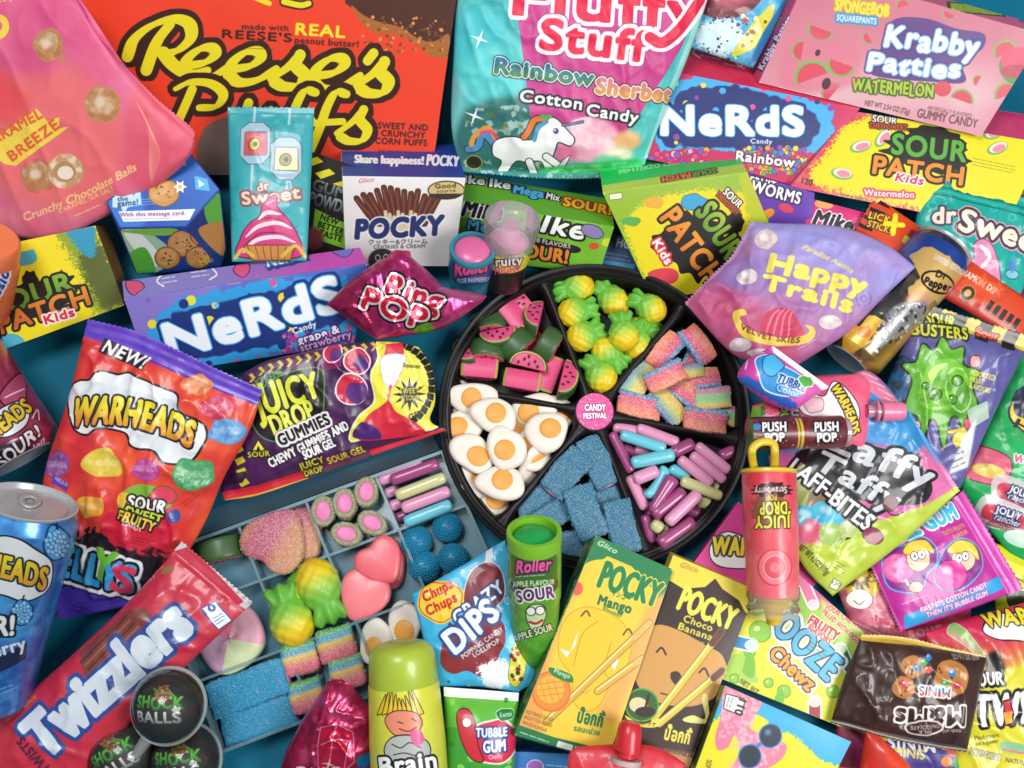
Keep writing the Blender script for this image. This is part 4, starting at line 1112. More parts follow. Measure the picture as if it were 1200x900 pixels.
# --- pastel quartered disc
def swirl():
    r = proto('pastel_marshmallow'); n = 60; cols = ['#e3829a', '#c79fc0', '#cfdcae', '#e3abc0']
    bm = bmesh.new(); R_ = []
    for j, (k, z) in enumerate(((0.98, -9), (1.0, 0), (0.99, 6), (0.93, 9), (0.8, 10), (0.62, 10.4), (0.42, 10.6), (0.2, 10.4), (0.02, 10.2))):
        ring = []
        for i in range(n):
            a = 2 * pi * i / n; lob = 1 + 0.025 * cos(4 * a)
            zz = z + (1.6 * cos(k * 22 + a * 3) if k < 0.9 else 0)
            ring.append(bm.verts.new((36 * k * lob * cos(a), 36 * k * lob * sin(a), zz)))
        R_.append(ring)
    for a, b in zip(R_, R_[1:]):
        for i in range(n): bm.faces.new((a[i], a[(i + 1) % n], b[(i + 1) % n], b[i])).material_index = int(4 * i / n) % 4
    bm.faces.new(R_[0][::-1])
    from_bm('marshmallow_disc', bm, [gummy('marsh_%d' % i, c, rough=0.55) for i, c in enumerate(cols)], r)
    return r
place(swirl(), (272, 748, 18), 80, 'round pastel pink, lilac and green marshmallow under the red pack', 'marshmallow', None, 0, 0, 1.0)

def crumbs():
    """sugar fallen onto tray and organiser floors and the table"""
    rr = random.Random(12); bm = bmesh.new()
    zones = [(745, 350, 30, 3), (800, 470, 50, 8), (690, 590, 50, 8), (780, 560, 40, 8), (300, 820, 40, 5), (370, 780, 40, 5), (340, 640, 40, 5), (408, 612, 34, 5), (470, 860, 30, 1), (600, 450, 200, 1), (700, 480, 150, 40)]
    for x, y, r, z in zones:
        for _ in range(60):
            a, q = rr.uniform(0, 6.28), r * math.sqrt(rr.random()); p = P(x + q * cos(a), y + q * sin(a), z if z < 40 else 5)
            bmesh.ops.create_icosphere(bm, subdivisions=1, radius=rr.uniform(0.3, 0.8), matrix=Matrix.Translation(p))
    o = from_bm('sugar_crumbs', bm, SUGAR, smooth=False)
    tag(o, 'spilt sugar grains on the tray and organiser floors', 'sugar', None, 'stuff')
crumbs()

# ================================================================== upper part of the heap
# big orange cereal carton
def a_cereal(A):
    A.fill('#ea3f22')
    A.mottle('#d93a1c', 90, 0.4, 3)
    A.poly([(400, -60), (540, -60), (528, 66), (505, 66), (488, 48), (466, 38), (440, 36), (420, 14), (405, 4)], '#4a2418', sm=False)
    A.poly([(412, 6), (424, 16), (440, 24), (470, 32), (492, 46), (510, 48), (526, 40), (524, 66), (506, 66), (488, 52), (462, 40), (438, 38), (420, 22)], '#a8642a', sm=True)
    A.dots([(425, 20), (520, 60)], 90, 0.8, 2.4, ['#c98238', '#d9974a', '#7c4318', '#8f5420'], 5)
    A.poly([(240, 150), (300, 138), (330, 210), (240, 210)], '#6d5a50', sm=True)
    A.text("Reese's", (136, 104), (498, 100), 0.1, '#ea3f22')
    Y, B_ = '#e5d51e', '#35180f'
    # script lettering drawn with a broad pen
    def pen(strokes, w1=17, o=8):
        A.shape([q for st in strokes for q in nib(st, w1)], Y, o=[(o, B_)])
    def nib(st, w1, ratio=0.42, ang=-24):
        p = smooth_open(st, 8); t = np.gradient(p, axis=0); t /= np.maximum(np.linalg.norm(t, axis=1, keepdims=True), 1e-6)
        nrm = np.stack([-t[:, 1], t[:, 0]], 1); d = np.array([cos(radians(ang)), sin(radians(ang))])
        wd = w1 / 2 * (ratio + (1 - ratio) * np.abs(nrm @ d))[:, None]
        return [np.concatenate([p + nrm * wd, (p - nrm * wd)[::-1]]), ellipse(*p[0], wd[0, 0], wd[0, 0], n=14), ellipse(*p[-1], wd[-1, 0], wd[-1, 0], n=14)]
    R_ = [[(150, 66), (158, 46), (178, 30), (204, 22), (222, 28), (224, 44), (210, 58), (190, 64)], [(200, 28), (184, 50), (172, 82)], [(192, 62), (204, 76), (222, 86), (244, 82)]]
    def e(x, y, s=1.0, q=1.2): return [[(x - 12 * q, y + 1), (x + 6 * q, y - 3), (x + 16 * q, y - 12), (x + 13 * q, y - 20), (x + 2 * q, y - 19), (x - 10 * q, y - 8), (x - 14 * q, y + 6), (x - 4 * q, y + 16), (x + 14 * q, y + 13), (x + 32 * q, y)]]
    def s_(x, y, s=1.0): return [[(x - 22 * s, y + 6), (x - 4 * s, y - 8), (x + 8 * s, y - 22)], [(x + 8 * s, y - 22), (x + 4 * s, y - 10), (x + 12 * s, y + 2), (x + 6 * s, y + 14), (x - 8 * s, y + 15), (x - 18 * s, y + 10)]]
    pen(R_ + e(233, 76) + e(286, 80) + s_(343, 86, 1.15) + e(384, 88) + s_(442, 94, 1.1) + [[(438, 62), (431, 71)]], 16.5, 6)
    Pf = [[(212, 136), (220, 118), (226, 104)], [(206, 104), (224, 96), (248, 98), (262, 110), (254, 124), (234, 126)], [(212, 136), (204, 152)]]
    def f(x, y): return [[(x + 26, y - 40), (x + 14, y - 42), (x + 4, y - 26), (x - 6, y + 2), (x - 18, y + 30)], [(x - 14, y - 6), (x + 22, y - 8)]]
    pen(Pf + f(344, 148) + f(380, 150) + s_(418, 150, 1.05) + [[(292, 120), (286, 140), (300, 148), (318, 128)]], 13, 6.5)
    A.text('made with', (284, 34), (338, 36), 6.5, '#3b150d', w=0.6); A.text("REESE'S", (261, 44), (342, 49), 9.5, '#3b150d', w=1.0)
    A.text('REAL', (347, 40), (404, 44), 13, '#f0dd28', w=1.6); A.text('peanut butter!', (346, 50), (420, 55), 7, '#3b150d', w=0.6)
    A.text('SWEET AND', (443, 150), (501, 153), 7, '#35180f', w=0.8); A.text('CRUNCHY', (447, 159), (498, 162), 7, '#35180f', w=0.8); A.text('CORN PUFFS', (440, 168), (500, 171), 7, '#35180f', w=0.8)
    A.small((444, 176), (500, 179), 2.6, 2, '#5c2014'); A.small((286, 56), (330, 58), 1.6, 1, '#5c2014')
    A.line([(333, 2), (352, 6), (362, 4)], 7, Y, o=[(2, B_)]); A.line([(296, -4), (316, 4)], 6, Y)
carton('cereal_box', 'large orange red cereal carton with yellow script lettering standing at the back', 'cereal box', [(66, -46, 190), (541, -46, 190), (506, 205, 36), (118, 205)], a_cereal, 80, '#4a2a24', k=1.8)

# pink pouch, top left
def a_pinkpouch(A):
    A.grad('#d24a80', '#d86a84', (60, 0), (110, 270)); A.mottle('#ef9aa8', 60, 0.4, 4); A.mottle('#d94678', 45, 0.35, 9)
    A.poly([(-30, 90), (40, 88), (88, 78), (125, 108), (150, 160), (110, 250), (-30, 200)], '#e8706c', sm=True, soft=16, a=0.8)
    A.poly([(-30, 70), (20, 95), (40, 130), (10, 140), (-30, 130)], '#e2454c', sm=True, soft=12, a=0.7)
    A.poly([(165, 90), (222, 152), (210, 200), (166, 224), (150, 180)], '#dd5866', sm=True, soft=8, a=0.7)
    for i in range(7): A.line([(160 + 3 * i, 118 + 6 * i), (176 + 2 * i, 150 + 5 * i), (176, 196 + 3 * i)], 1.3, '#ee9a86', a=0.6)
    A.ell(0, 32, 14, 15, '#f0cf4c'); A.ell(0, 31, 6, 6, '#e0608c')
    A.text('BEACH', (-30, 4), (14, 2), 7, '#f0cf7c')
    A.poly([(-4, 164), (48, 127), (61, 142), (75, 137), (74, 150), (86, 148), (22, 194), (10, 192), (-6, 182)], '#eed04f')
    A.text('CARAMEL', (-14, 175), (56, 137), 12, '#e2663c', w=0.7); A.text('BREEZE', (18, 189), (75, 149), 12, '#e2663c', w=0.7)
    def ball(x, y, rx, ry, s):
        A.poly(blob(x, y, rx, 0.08, 10, s, ry / rx), '#c08558'); A.mottle('#dcc3a6', 8, 0.7, s, pts=blob(x - 2, y - 3, rx * 0.8, 0.1, 9, s)); A.mottle('#8d5530', 6, 0.35, s + 1, pts=blob(x, y, rx, 0.05, 9, s)); A.ell(x - 3, y - 2, rx * .3, ry * .3, '#dcc6ae', soft=4)
    ball(61, 53, 17, 20, 3); ball(123, 122, 20, 22, 5); ball(48, 206, 21, 18, 8)
    A.poly([(76, 63), (82, 72), (72, 74)], '#c08558')
    A.poly(blob(80, 200, 22, 0.06, 10, 4, 0.9), '#c69468'); A.mottle('#e9d9c4', 7, 0.9, 3, pts=blob(80, 200, 20, 0.06, 10, 4)); A.ell(79, 201, 13, 12, '#b4875c'); A.ell(80, 202, 9, 8, '#e9ddce')
    A.text('Crunchy Chocolate Balls', (30, 259), (161, 199), 9, '#f1cf86', w=0.3, sh=0.3, bend=-4)
    A.text('CARAMEL SEA SALT', (72, 250), (136, 222), 5, '#f1cf86', w=0.1); A.small((88, 253), (125, 236), 3, 1, '#f1cf86')
bag('snack_pouch', 'pink stand-up pouch with a yellow caramel banner and pictured chocolate balls, top left', 'snack pouch', [(-40, -30, 215), (75, -20, 225), (212, 190, 150)],
    [[(-70, -40), (72, -14)], [(82, 15), (112, 46), (140, 76), (182, 118), (222, 153)], [(214, 172), (208, 196), (150, 238), (100, 264), (64, 283), (20, 280)], [(-60, 258)]], a_pinkpouch, bulge=15, wr=1.3, seed=4, fin='matte', crease=60, seals=(0, 0.025, 0, 0), p=(3.4, 1.8))

# hexagonal koala-shaped biscuit carton
def biscuit_carton():
    E_, D_, B_ = P(140, 268, 116), P(217, 266, 118), P(214, 168, 132)
    p1 = Plane((140, 268, 116), (217, 266, 118), (214, 168, 132)); p2 = Plane((140, 268, 116), (217, 266, 118), (258, 316, 56))
    on = lambda pl, x, y: pl.at(pl.hit((x, y)))[0]
    A_, C_, F_, G_ = on(p1, 124, 236), on(p1, 258, 222), on(p2, 160, 322), on(p2, 258, 316)
    p3 = Plane.__new__(Plane); p3.O = D_; p3.U = unit(C_ - D_); n_ = unit(np.cross(C_ - D_, G_ - D_)); p3.N = n_ if n_ @ (CAM - D_) > 0 else -n_; p3.V = np.cross(p3.N, p3.U)
    H_ = on(p3, 266, 292)
    pts = dict(A=A_, B=B_, C=C_, D=D_, E=E_, F=F_, G=G_, H=H_)
    low = [P(150, 240, 30), P(225, 190, 30), P(250, 262, 20), P(175, 280, 14)]
    base = np.mean(list(pts.values()), 0); base[2] = 10
    t = thing('biscuit_box', base, 'blue six-sided biscuit carton with green leaves under the pink pouch', 'biscuit box')
    hull_mesh('carton', list(pts.values()) + low, '#173f96', t, 1.2)
    def up(A):
        A.fill('#1c4fae'); A.grad('#1a47a4', '#2a6cc4', (140, 230), (240, 180)); A.poly([(126, 234), (160, 215), (170, 262), (140, 266)], '#2f74cc', sm=True, soft=6)
        A.poly([(132, 226), (164, 218), (166, 240), (150, 243), (146, 250), (142, 244), (132, 243)], '#bfe0f0', sm=False)
        A.text('enjoy', (136, 229), (160, 227), 4.5, '#1b2f6c', w=0.3); A.text('the', (138, 236), (150, 235), 5, '#1b2f6c', w=0.4); A.text('game!', (138, 242), (162, 240), 6.5, '#1b2f6c', w=0.5)
        A.poly([(139, 248), (229, 245), (222, 258), (145, 260)], '#eef2f4'); A.text('With this message card.', (141, 254), (217, 252), 4.6, '#8a2a72', w=0.35); A.small((146, 257), (212, 256), 2, 1, '#8a8fb0')
        A.poly([(228, 206), (243, 210), (246, 224), (229, 222)], '#54b4e0'); A.poly([(232, 210), (240, 216), (233, 220)], '#d6eefa')
        A.poly(blob(192, 226, 18, 0.06, 12, 4, 0.85), '#c98f4c', o=[(1.2, '#7c5024')]); A.mottle('#e0b274', 5, 0.7, 3, pts=blob(190, 224, 14, 0.06, 12, 4, 0.85)); A.dots([(182, 218), (203, 234)], 9, 0.8, 1.4, ['#7c5024'], 6); A.poly(star(211, 219, 8, 4.5, 6), '#f2f0e4', sm=True); A.ell(211, 219, 2.4, 2.4, '#e8b84a')
        A.small((150, 236), (186, 232), 1.8, 3, '#a8c8ec')
        A.text('MARCH', (196, 196), (217, 194), 8, '#d9b23c', w=0.5)
    panel('top_face', t, p1, [(141, 266), (126, 237), (214, 170), (256, 222), (217, 265)], up)
    def dn(A):
        A.fill('#1a3f98')
        for q, c in (([(142, 272), (170, 270), (205, 300), (170, 320)], '#9cc6a4'), ([(146, 275), (160, 270), (188, 300), (176, 312)], '#e8efe4'), ([(150, 300), (170, 290), (182, 318), (160, 322)], '#58b03c')): A.poly(q, c, sm=True)
        A.poly([(142, 270), (205, 268), (196, 276), (160, 274)], '#7cb83a', sm=True)
        for x, y, r in ((214, 286, 17), (236, 276, 12), (196, 302, 14), (232, 302, 14)): A.poly(blob(x, y, r, 0.06, 12, x, 0.85), '#c08a4c', o=[(1.2, '#70481e')]); A.mottle('#dca868', 5, 0.7, x, pts=blob(x - 1, y - 1, r * .8, 0.06, 12, x, 0.85)); A.dots([(x - r * .6, y - r * .5), (x + r * .6, y + r * .5)], 8, 0.8, 1.5, ['#70481e'], x)
        A.text('MILK', (236, 312), (262, 300), 8, '#d9b23c', w=0.5)
    panel('lower_face', t, p2, [(141, 269), (217, 267), (257, 314), (161, 320)], dn)
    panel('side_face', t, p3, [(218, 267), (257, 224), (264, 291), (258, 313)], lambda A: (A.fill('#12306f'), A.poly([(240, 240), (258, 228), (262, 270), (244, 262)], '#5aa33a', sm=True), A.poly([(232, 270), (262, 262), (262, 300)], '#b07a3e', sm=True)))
biscuit_carton()

# teal freeze-dried sachet
def a_tealpack(A):
    A.grad('#2f9ea6', '#3aa9b0', (315, 130), (310, 300))
    A.dots([(266, 140), (366, 290)], 60, 1, 4, ['#49b6bc', '#2a959d', '#55bec2'], 3, a=0.6)
    for x in (297, 338): A.line([(x, 122), (x, 145)], 3, '#a9c4cc'); A.line([(x, 195), (x - 2, 232)], 3, '#a9c4cc')
    A.line([(338, 205), (342, 230), (326, 236)], 2.4, '#a9c4cc')
    for cx, cy, c1, c2, ci in ((300, 169, '#d5495c', '#e0646c', '#c9b73a'), (336, 187, '#efe39a', '#f0e8b0', '#7c8c2a')):
        A.poly([(cx - 18, cy - 17), (cx - 8, cy - 25), (cx + 8, cy - 25), (cx + 17, cy - 17), (cx + 17, cy + 14), (cx + 8, cy + 24), (cx - 8, cy + 24), (cx - 18, cy + 14)], '#9fbccb', o=[(1.2, '#44606c')])
        A.poly([(cx - 12, cy - 13), (cx + 12, cy - 13), (cx + 13, cy + 13), (cx - 13, cy + 13)], c1, o=[(1.5, '#6a7c88')]); A.poly([(cx - 11, cy - 12), (cx + 11, cy - 12), (cx + 11, cy - 4), (cx - 11, cy - 5)], c2)
        A.ell(cx - 1, cy + 1, 6, 7, ci, rot=20, o=[(1, '#3c2c1c')]); A.ell(cx, cy + 1, 2.4, 3, '#2f2b16')
    A.text('dr', (304, 226), (317, 222), 9, '#f1c9a8', o=[(1.6, '#7c4a58')], w=0.8)
    A.text('Sweet', (285, 240), (352, 232), 14, '#f3cfae', o=[(2.6, '#8c5668')], w=1.6, bend=-2)
    A.poly([(280, 300), (282, 280), (292, 264), (306, 254), (310, 240), (324, 230), (326, 244), (338, 258), (348, 276), (350, 300)], '#cf3a7c', sm=True, o=[(1.4, '#6c1c3c')])
    for q in ([(284, 296), (300, 282), (326, 278), (346, 284)], [(288, 278), (304, 266), (326, 262), (342, 268)], [(304, 258), (314, 250), (330, 252)], [(314, 240), (322, 236)], [(296, 302), (316, 292), (340, 296)]): A.line(q, 5, '#f1d6d8', taper=True)
    for q in ([(286, 288), (306, 274), (334, 274)], [(300, 262), (316, 256), (334, 260)]): A.line(q, 2, '#8c1c4c', taper=True)
    A.poly([(286, 288), (346, 288), (338, 304), (294, 304)], '#c98b4a', o=[(1.2, '#6c3a1c')])
    for i in range(7): A.line([(290 + 9 * i, 289), (295 + 7.4 * i, 303)], 1.2, '#8c5424', sm=False)
    A.line([(274, 302), (284, 292), (296, 300)], 4, '#d8b84a'); A.line([(330, 300), (346, 288), (356, 300)], 4, '#d8b84a')
bag('sweet_sachet', 'tall narrow teal sachet showing drip bags and a pink swirl, before the orange cereal carton', 'sachet', [(266, 122, 132), (367, 124, 132), (357, 305, 92)],
    [[(265, 123)], [(367, 124), (363, 210)], [(358, 305)], [(270, 306), (267, 210)]], a_tealpack, bulge=9, seals=(0.06, 0, 0.0, 0), seed=7, wr=0.9)

# black and yellow gum carton
def a_gumbox(A):
    A.fill('#1d1a18'); A.mottle('#2c2924', 12, 0.5)
    A.text('GUM', (366, 222), (404, 232), 13, '#8c9698', w=0.5, g='#4a5052'); A.text('POWDER', (362, 238), (414, 252), 14, '#9aa4a6', w=0.6, g='#454b4e')
    A.poly([(370, 244), (411, 264), (407, 292), (366, 278)], '#7cb52c', o=[(1.2, '#20261a')])
    A.text('NEW', (376, 256), (396, 264), 7, '#1c2214', w=0.8); A.text('BETTER', (373, 265), (402, 275), 7, '#1c2214', w=0.8); A.text('TASTE', (374, 275), (400, 283), 7, '#1c2214', w=0.8)
    A.ell(368, 280, 12, 14, '#7c3a44', soft=4)
def a_hazard(A):
    A.fill('#1d1a18')
    for x, y in ((364, 186), (378, 200), (394, 214), (408, 222)): A.poly([(x - 9, y + 3), (x + 8, y - 2), (x + 15, y + 4), (x - 2, y + 10)], '#d9d02a')
carton('gum_box', 'small black gum carton with yellow hazard stripes and green new taste panel', 'gum box', [(358, 205, 84), (420, 226, 92), (412, 300, 40), (357, 300)], a_gumbox, 30, '#191615', back=(0, 360, 176), extra=[('end_flap', 0, a_hazard)])

# white biscuit stick carton with blue top
def a_whitebox(A):
    A.fill('#dcd8d6'); A.grad('#e4e0dd', '#cfc9c8', (470, 210), (470, 305))
    A.text('Glico', (420, 215), (438, 213), 5, '#c23a3a', sh=0.3)
    rr = random.Random(4)
    for i in range(13):
        t = i / 12; x0 = 448 + 44 * t; x1 = 418 + 96 * t; y1 = 218 + 16 * abs(t - 0.5) * 2 + rr.uniform(-4, 6)
        A.line([(x1, y1), (x0 + (x1 - x0) * 0.25, 262)], 6, '#5c2a1c', sm=False, o=[(0.6, '#3c180f')]); A.line([(x1 - 1, y1 + 2), (x0 + (x1 - x0) * 0.3, 256)], 1.6, '#7d4733', sm=False)
    for i in range(9): A.line([(452 + 5 * i, 248 + (i % 3) * 3), (455 + 4 * i, 274)], 4.4, '#cdbd9c', sm=False)
    A.ell(523, 223, 22, 11, '#2f261c', rot=0); A.ell(523, 223, 20.5, 9.6, '#c9b276'); A.text('Good', (510, 221), (534, 220), 5, '#3a2c18', w=0.3); A.text('source', (512, 226), (534, 225), 4, '#3a2c18'); A.poly([(504, 227), (541, 227), (534, 233), (512, 233)], '#2f261c')
    A.text('POCKY', (417, 279), (518, 274), 21, '#1c2c62', o=[(1.6, '#e4e0dd')], w=1.8, sh=0.14, cl=0.1)
    A.text('クッキー&クリーム', (432, 286), (501, 285), 5, '#3a3648', w=0.2); A.text('COOKIES & CREAM', (438, 291), (498, 290), 4, '#3a3648', w=0.2)
    A.ell(448, 305, 16, 14, '#2a2624', o=[(1, '#9a9490')]); A.text('O O', (440, 306), (456, 305), 8, '#c9c3bf'); A.poly(blob(470, 304, 13, 0.2, 9, 3), '#b83a5c')
def a_bluetop(A):
    A.fill('#1f3f94'); A.text('Share happiness!', (416, 191), (496, 193), 9, '#f2f4f8', w=0.6); A.text('POCKY', (500, 194), (537, 195), 12, '#f2f4f8', w=1.2, sh=0.1, grow=-0.1)
carton('biscuit_stick_box', 'white biscuit stick carton with blue top flap and cookies and cream sticks', 'snack box', [(401, 206, 104), (546, 208, 104), (532, 312, 42), (405, 312)], a_whitebox, 30, '#d9d5d4', back=(0, 399, 168), extra=[('top_flap', 0, a_bluetop)])

# cotton candy bag
def a_cotton(A):
    A.grad('#3fb5b8', '#52c4c2', (560, 0), (560, 190)); A.mottle('#7fdcd8', 30, 0.5, 3); A.mottle('#2a8f96', 22, 0.4, 8)
    A.poly([(530, 0), (546, 0), (548, 60), (545, 190), (528, 190)], '#7fcac6', soft=8, a=0.8)
    A.ell(560, 55, 34, 50, '#49c3c8', soft=12); A.ell(583, 85, 36, 36, '#5fd0cf', soft=8)
    A.poly([(546, 130), (620, 118), (640, 200), (540, 200)], '#2f6f6c', sm=True, soft=8); A.mottle('#b9d8c8', 9, 0.7, 6, thr=0.62, pts=[(546, 128), (625, 120), (640, 200), (542, 200)]); A.mottle('#6a7438', 8, 0.6, 9, thr=0.62, pts=[(546, 128), (625, 130), (640, 200), (542, 200)])
    A.poly([(598, -40), (860, -40), (745, 140), (720, 170), (622, 140), (612, 60)], '#c23c86', sm=False); A.mottle('#d65a9c', 40, 0.5, 5, pts=[(600, -20), (840, -20), (745, 140), (622, 140)])
    A.poly([(820, 0), (838, 0), (768, 190), (736, 196), (752, 140), (786, 90)], '#5ac6c4', sm=False); A.poly([(826, 0), (832, 0), (764, 186), (756, 188), (786, 100)], '#9fe6e0')
    A.text('Fluffy', (602, 16), (822, 34), 42, '#dd2248', o=[(4.5, '#f6eef0'), ], w=7)
    A.text('Stuff', (632, 56), (755, 72), 34, '#dd2248', o=[(4.5, '#f6eef0'), (5.6, '#a03c74')], w=6.5)
    A.line([(760, 44), (776, 50), (800, 30), (822, 0)], 13, '#dd2248', o=[(4, '#f6eef0')])
    A.text('Rainbow', (580, 85), (693, 100), 17, '#2c6f9e', o=[(1.1, '#eaf0ee'), (2.4, '#2c3c48')], w=1.4, g='#4c8a5a', cl=0.1); A.text('Sherbet', (697, 108), (786, 120), 17, '#c8747c', o=[(1.1, '#f4ece2'), (2.4, '#6a3a48')], w=1.4, g='#d89a4c', cl=0.1)
    A.text('Cotton', (609, 118), (680, 128), 13, '#f4f6f4', o=[(2.2, '#2c2c34')], w=1.8, bend=1); A.text('Candy', (686, 134), (746, 144), 13, '#f4f6f4', o=[(2.2, '#2c2c34')], w=1.8)
    A.ell(690, 165, 36, 28, '#eea9bf', soft=6); A.mottle('#f7d6dd', 12, 0.9, 4, pts=ellipse(690, 162, 34, 26)); A.ell(662, 180, 14, 12, '#e277a4', soft=6)
    A.ell(735, 165, 16, 12, '#eeb37c', soft=6); A.ell(725, 182, 18, 9, '#e9dfc0', soft=6); A.ell(712, 190, 18, 8, '#7fd0b0', soft=5)
    # unicorn
    W_, K = '#f2f4f4', '#2a3038'
    A.line([(582, 172), (566, 156), (560, 172), (548, 176)], 8, '#4c8fc0', o=[(1, K)]); A.line([(584, 168), (572, 150), (556, 160), (552, 170)], 6, '#e09440'); A.line([(584, 164), (576, 154), (564, 156)], 4, '#d4507c')
    A.poly([(580, 166), (600, 160), (622, 164), (632, 152), (640, 140), (650, 138), (664, 152), (672, 162), (668, 170), (654, 166), (650, 176), (646, 192), (652, 206), (642, 206), (634, 190), (616, 190), (604, 190), (592, 206), (582, 206), (588, 190), (578, 182)], W_, sm=True, o=[(1.4, K)])
    A.line([(640, 184), (656, 196), (664, 202)], 8, W_, o=[(1.2, K)]); A.line([(620, 190), (626, 206)], 8, W_, o=[(1.2, K)])
    A.line([(638, 138), (626, 140), (620, 152), (614, 160)], 7, '#e07a3c', o=[(1, K)]); A.line([(640, 142), (630, 150), (626, 164)], 5, '#4c9fc0'); A.line([(634, 136), (644, 136)], 5, '#5cb070')
    A.line([(659, 146), (682, 142)], 2.6, '#7f7fb0', sm=False, o=[(0.7, K)]); A.ell(651, 153, 3.2, 3.6, '#6a4a8c'); A.ell(650, 152, 1, 1.2, '#fff')
    A.poly([(660, 188), (668, 182), (658, 206), (650, 206)], W_, o=[(0.8, K)])
    A.poly([(640, 198), (740, 188), (752, 198), (700, 206), (640, 206)], '#35c06c', sm=True, soft=3); A.mottle('#8fe6a0', 6, 0.6, 4, pts=[(640, 198), (740, 190), (752, 198), (640, 206)])
    A.poly([(540, 200), (640, 206), (700, 206), (752, 198), (756, 216), (540, 216)], '#3a8f88', soft=2); A.mottle('#cfeee8', 7, 0.6, 8, thr=0.6, pts=[(540, 202), (752, 202), (752, 216), (540, 216)])
    A.ell(555, 192, 9, 8, '#2b2a20', o=[(0.8, '#c9b84c')])
    for x, y in ((562, 46), (556, 136)): A.poly(star(x, y, 13, 2, 4, 20), '#f4fbfa')
bag('cotton_candy_bag', 'large teal and pink cotton candy bag with a white unicorn printed on it', 'candy bag', [(532, -40, 190), (845, -40, 190), (750, 205, 66)],
    [[(536, -40)], [(846, -44), (812, 60), (782, 130)], [(757, 196), (720, 210), (640, 212)], [(541, 204), (528, 150), (531, 60)]], a_cotton, bulge=26, seals=(0, 0, 0.05, 0), seed=3, wr=2.4, k=2.0, fin='matte')

# blue lolly pack at the very top
def a_toppack(A):
    A.grad('#37a6d4', '#2a86bc', (830, 0), (890, 70)); A.mottle('#7fd0e8', 18, 0.6, 2)
    A.ell(856, -6, 40, 28, '#6d2a38', rot=-20); A.ell(858, -8, 26, 20, '#b55c6c', rot=-20, soft=8); A.ell(860, -8, 10, 8, '#e6b8b8', soft=6)
    A.fuzz([(812, 30), (860, 20), (872, 48), (850, 70), (815, 52)], '#cfe8f0', 14, 1.0, 4); A.dots([(815, 20), (875, 70)], 90, 0.5, 1.7, ['#2c3c4c', '#4a2430', '#e8f4f8'], 6)
    A.poly([(906, 6), (902, 30), (886, 54), (858, 66), (872, 40), (890, 18)], '#d9d23c', sm=True); A.dots([(868, 14), (900, 56)], 14, 1.4, 3.4, ['#b53a2c', '#7c2c24', '#e8e0b0'], 8)
    A.poly([(918, 0), (940, -10), (900, 62), (878, 76), (890, 44)], '#2470a8')
bag('lolly_sachet', 'blue popping candy sachet cut by the top edge, between cotton candy bag and pink carton', 'sachet', [(822, -20, 150), (940, -26, 150), (882, 78, 112)],
    [[(826, -30)], [(946, -34)], [(884, 79)], [(806, 53)]], a_toppack, bulge=10, seed=12, wr=1.0)

# nerds-like cartons share a painter
def swirl_blobs(A, pts, seed):
    A.fuzz(pts, '#2f9fd8', 5, 5, seed); 
def a_rainbowbox(A):
    A.fill('#c61c58'); A.mottle('#d8306a', 30, 0.4, 2)
    A.fuzz([(786, 96), (830, 88), (880, 92), (930, 110), (978, 128), (972, 176), (930, 192), (850, 184), (772, 186), (766, 150)], '#3aa8e0', 9, 6, 5)
    A.fuzz([(800, 104), (860, 100), (920, 116), (962, 140), (950, 170), (900, 178), (830, 172), (776, 172), (780, 130)], '#16286e', 9, 7, 3)
    A.dots([(780, 92), (985, 190)], 34, 2, 5, ['#3aa8e0', '#e8d03c', '#16286e', '#8c3ca0', '#e0508c'], 7)
    A.text('NeRdS', (776, 157), (940, 158), 32, '#eef2f8', o=[(1.1, '#3aa8e0'), (4, '#16286e')], w=3.2, cl=0.066, sh=-0.02)
    A.text('Candy', (879, 168), (904, 169), 5.5, '#f4f6fa', w=0.4)
    A.fuzz([(765, 178), (800, 174), (870, 178), (920, 176), (958, 180), (935, 212), (860, 204), (760, 192)], '#c61c58', 4, 3, 8)
    A.dots([(872, 172), (944, 204)], 120, 2, 3.6, ['#e0407c', '#e89a30', '#5cb04c', '#3c7fd0', '#8c4cb0', '#e6d040'], 5, o=[(0.5, '#4a1438')])
    A.text('Rainbow', (862, 188), (930, 196), 11, '#f4f0f4', o=[(1.4, '#5c1440')], w=1.0)
    A.dots([(760, 176), (830, 196)], 40, 2, 4, ['#e0407c', '#e89a30', '#8c4cb0', '#f4a0b8'], 9, o=[(0.5, '#4a1438')])
    for p_, c in () and (([(782, 116), (794, 96), (806, 92), (812, 102), (818, 116), (800, 118)], '#3fae52'), ([(884, 122), (888, 102), (902, 106), (908, 122), (898, 128)], '#5a4a9c'), ([(806, 166), (820, 156), (836, 160), (846, 168), (828, 172)], '#d8306a'), ([(932, 156), (946, 146), (964, 150), (960, 168), (940, 168)], '#e0602c')): A.poly(p_, c, sm=True, o=[(1, '#1c1430')])
def a_rtop(A):
    A.fill('#d6204c'); A.mottle('#e04866', 30, 0.4); A.small((822, 60), (850, 66), 3, 2, '#f4d8dc'); A.small((850, 70), (876, 76), 3, 2, '#f4d8dc')
    A.line([(816, 56), (812, 62), (820, 68)], 1.8, '#f4d8dc'); A.line([(872, 72), (868, 78), (862, 74)], 1.8, '#f4d8dc')
carton('small_candy_box', 'crimson candy carton with white lettering on navy splash behind the yellow carton', 'candy box', [(790, 84, 104), (1008, 127, 104), (938, 222, 62), (755, 186)], a_rainbowbox, 30, '#b81c48', back=(0, 806, 50, 70), extra=[('end_flap', 0, a_rtop)])

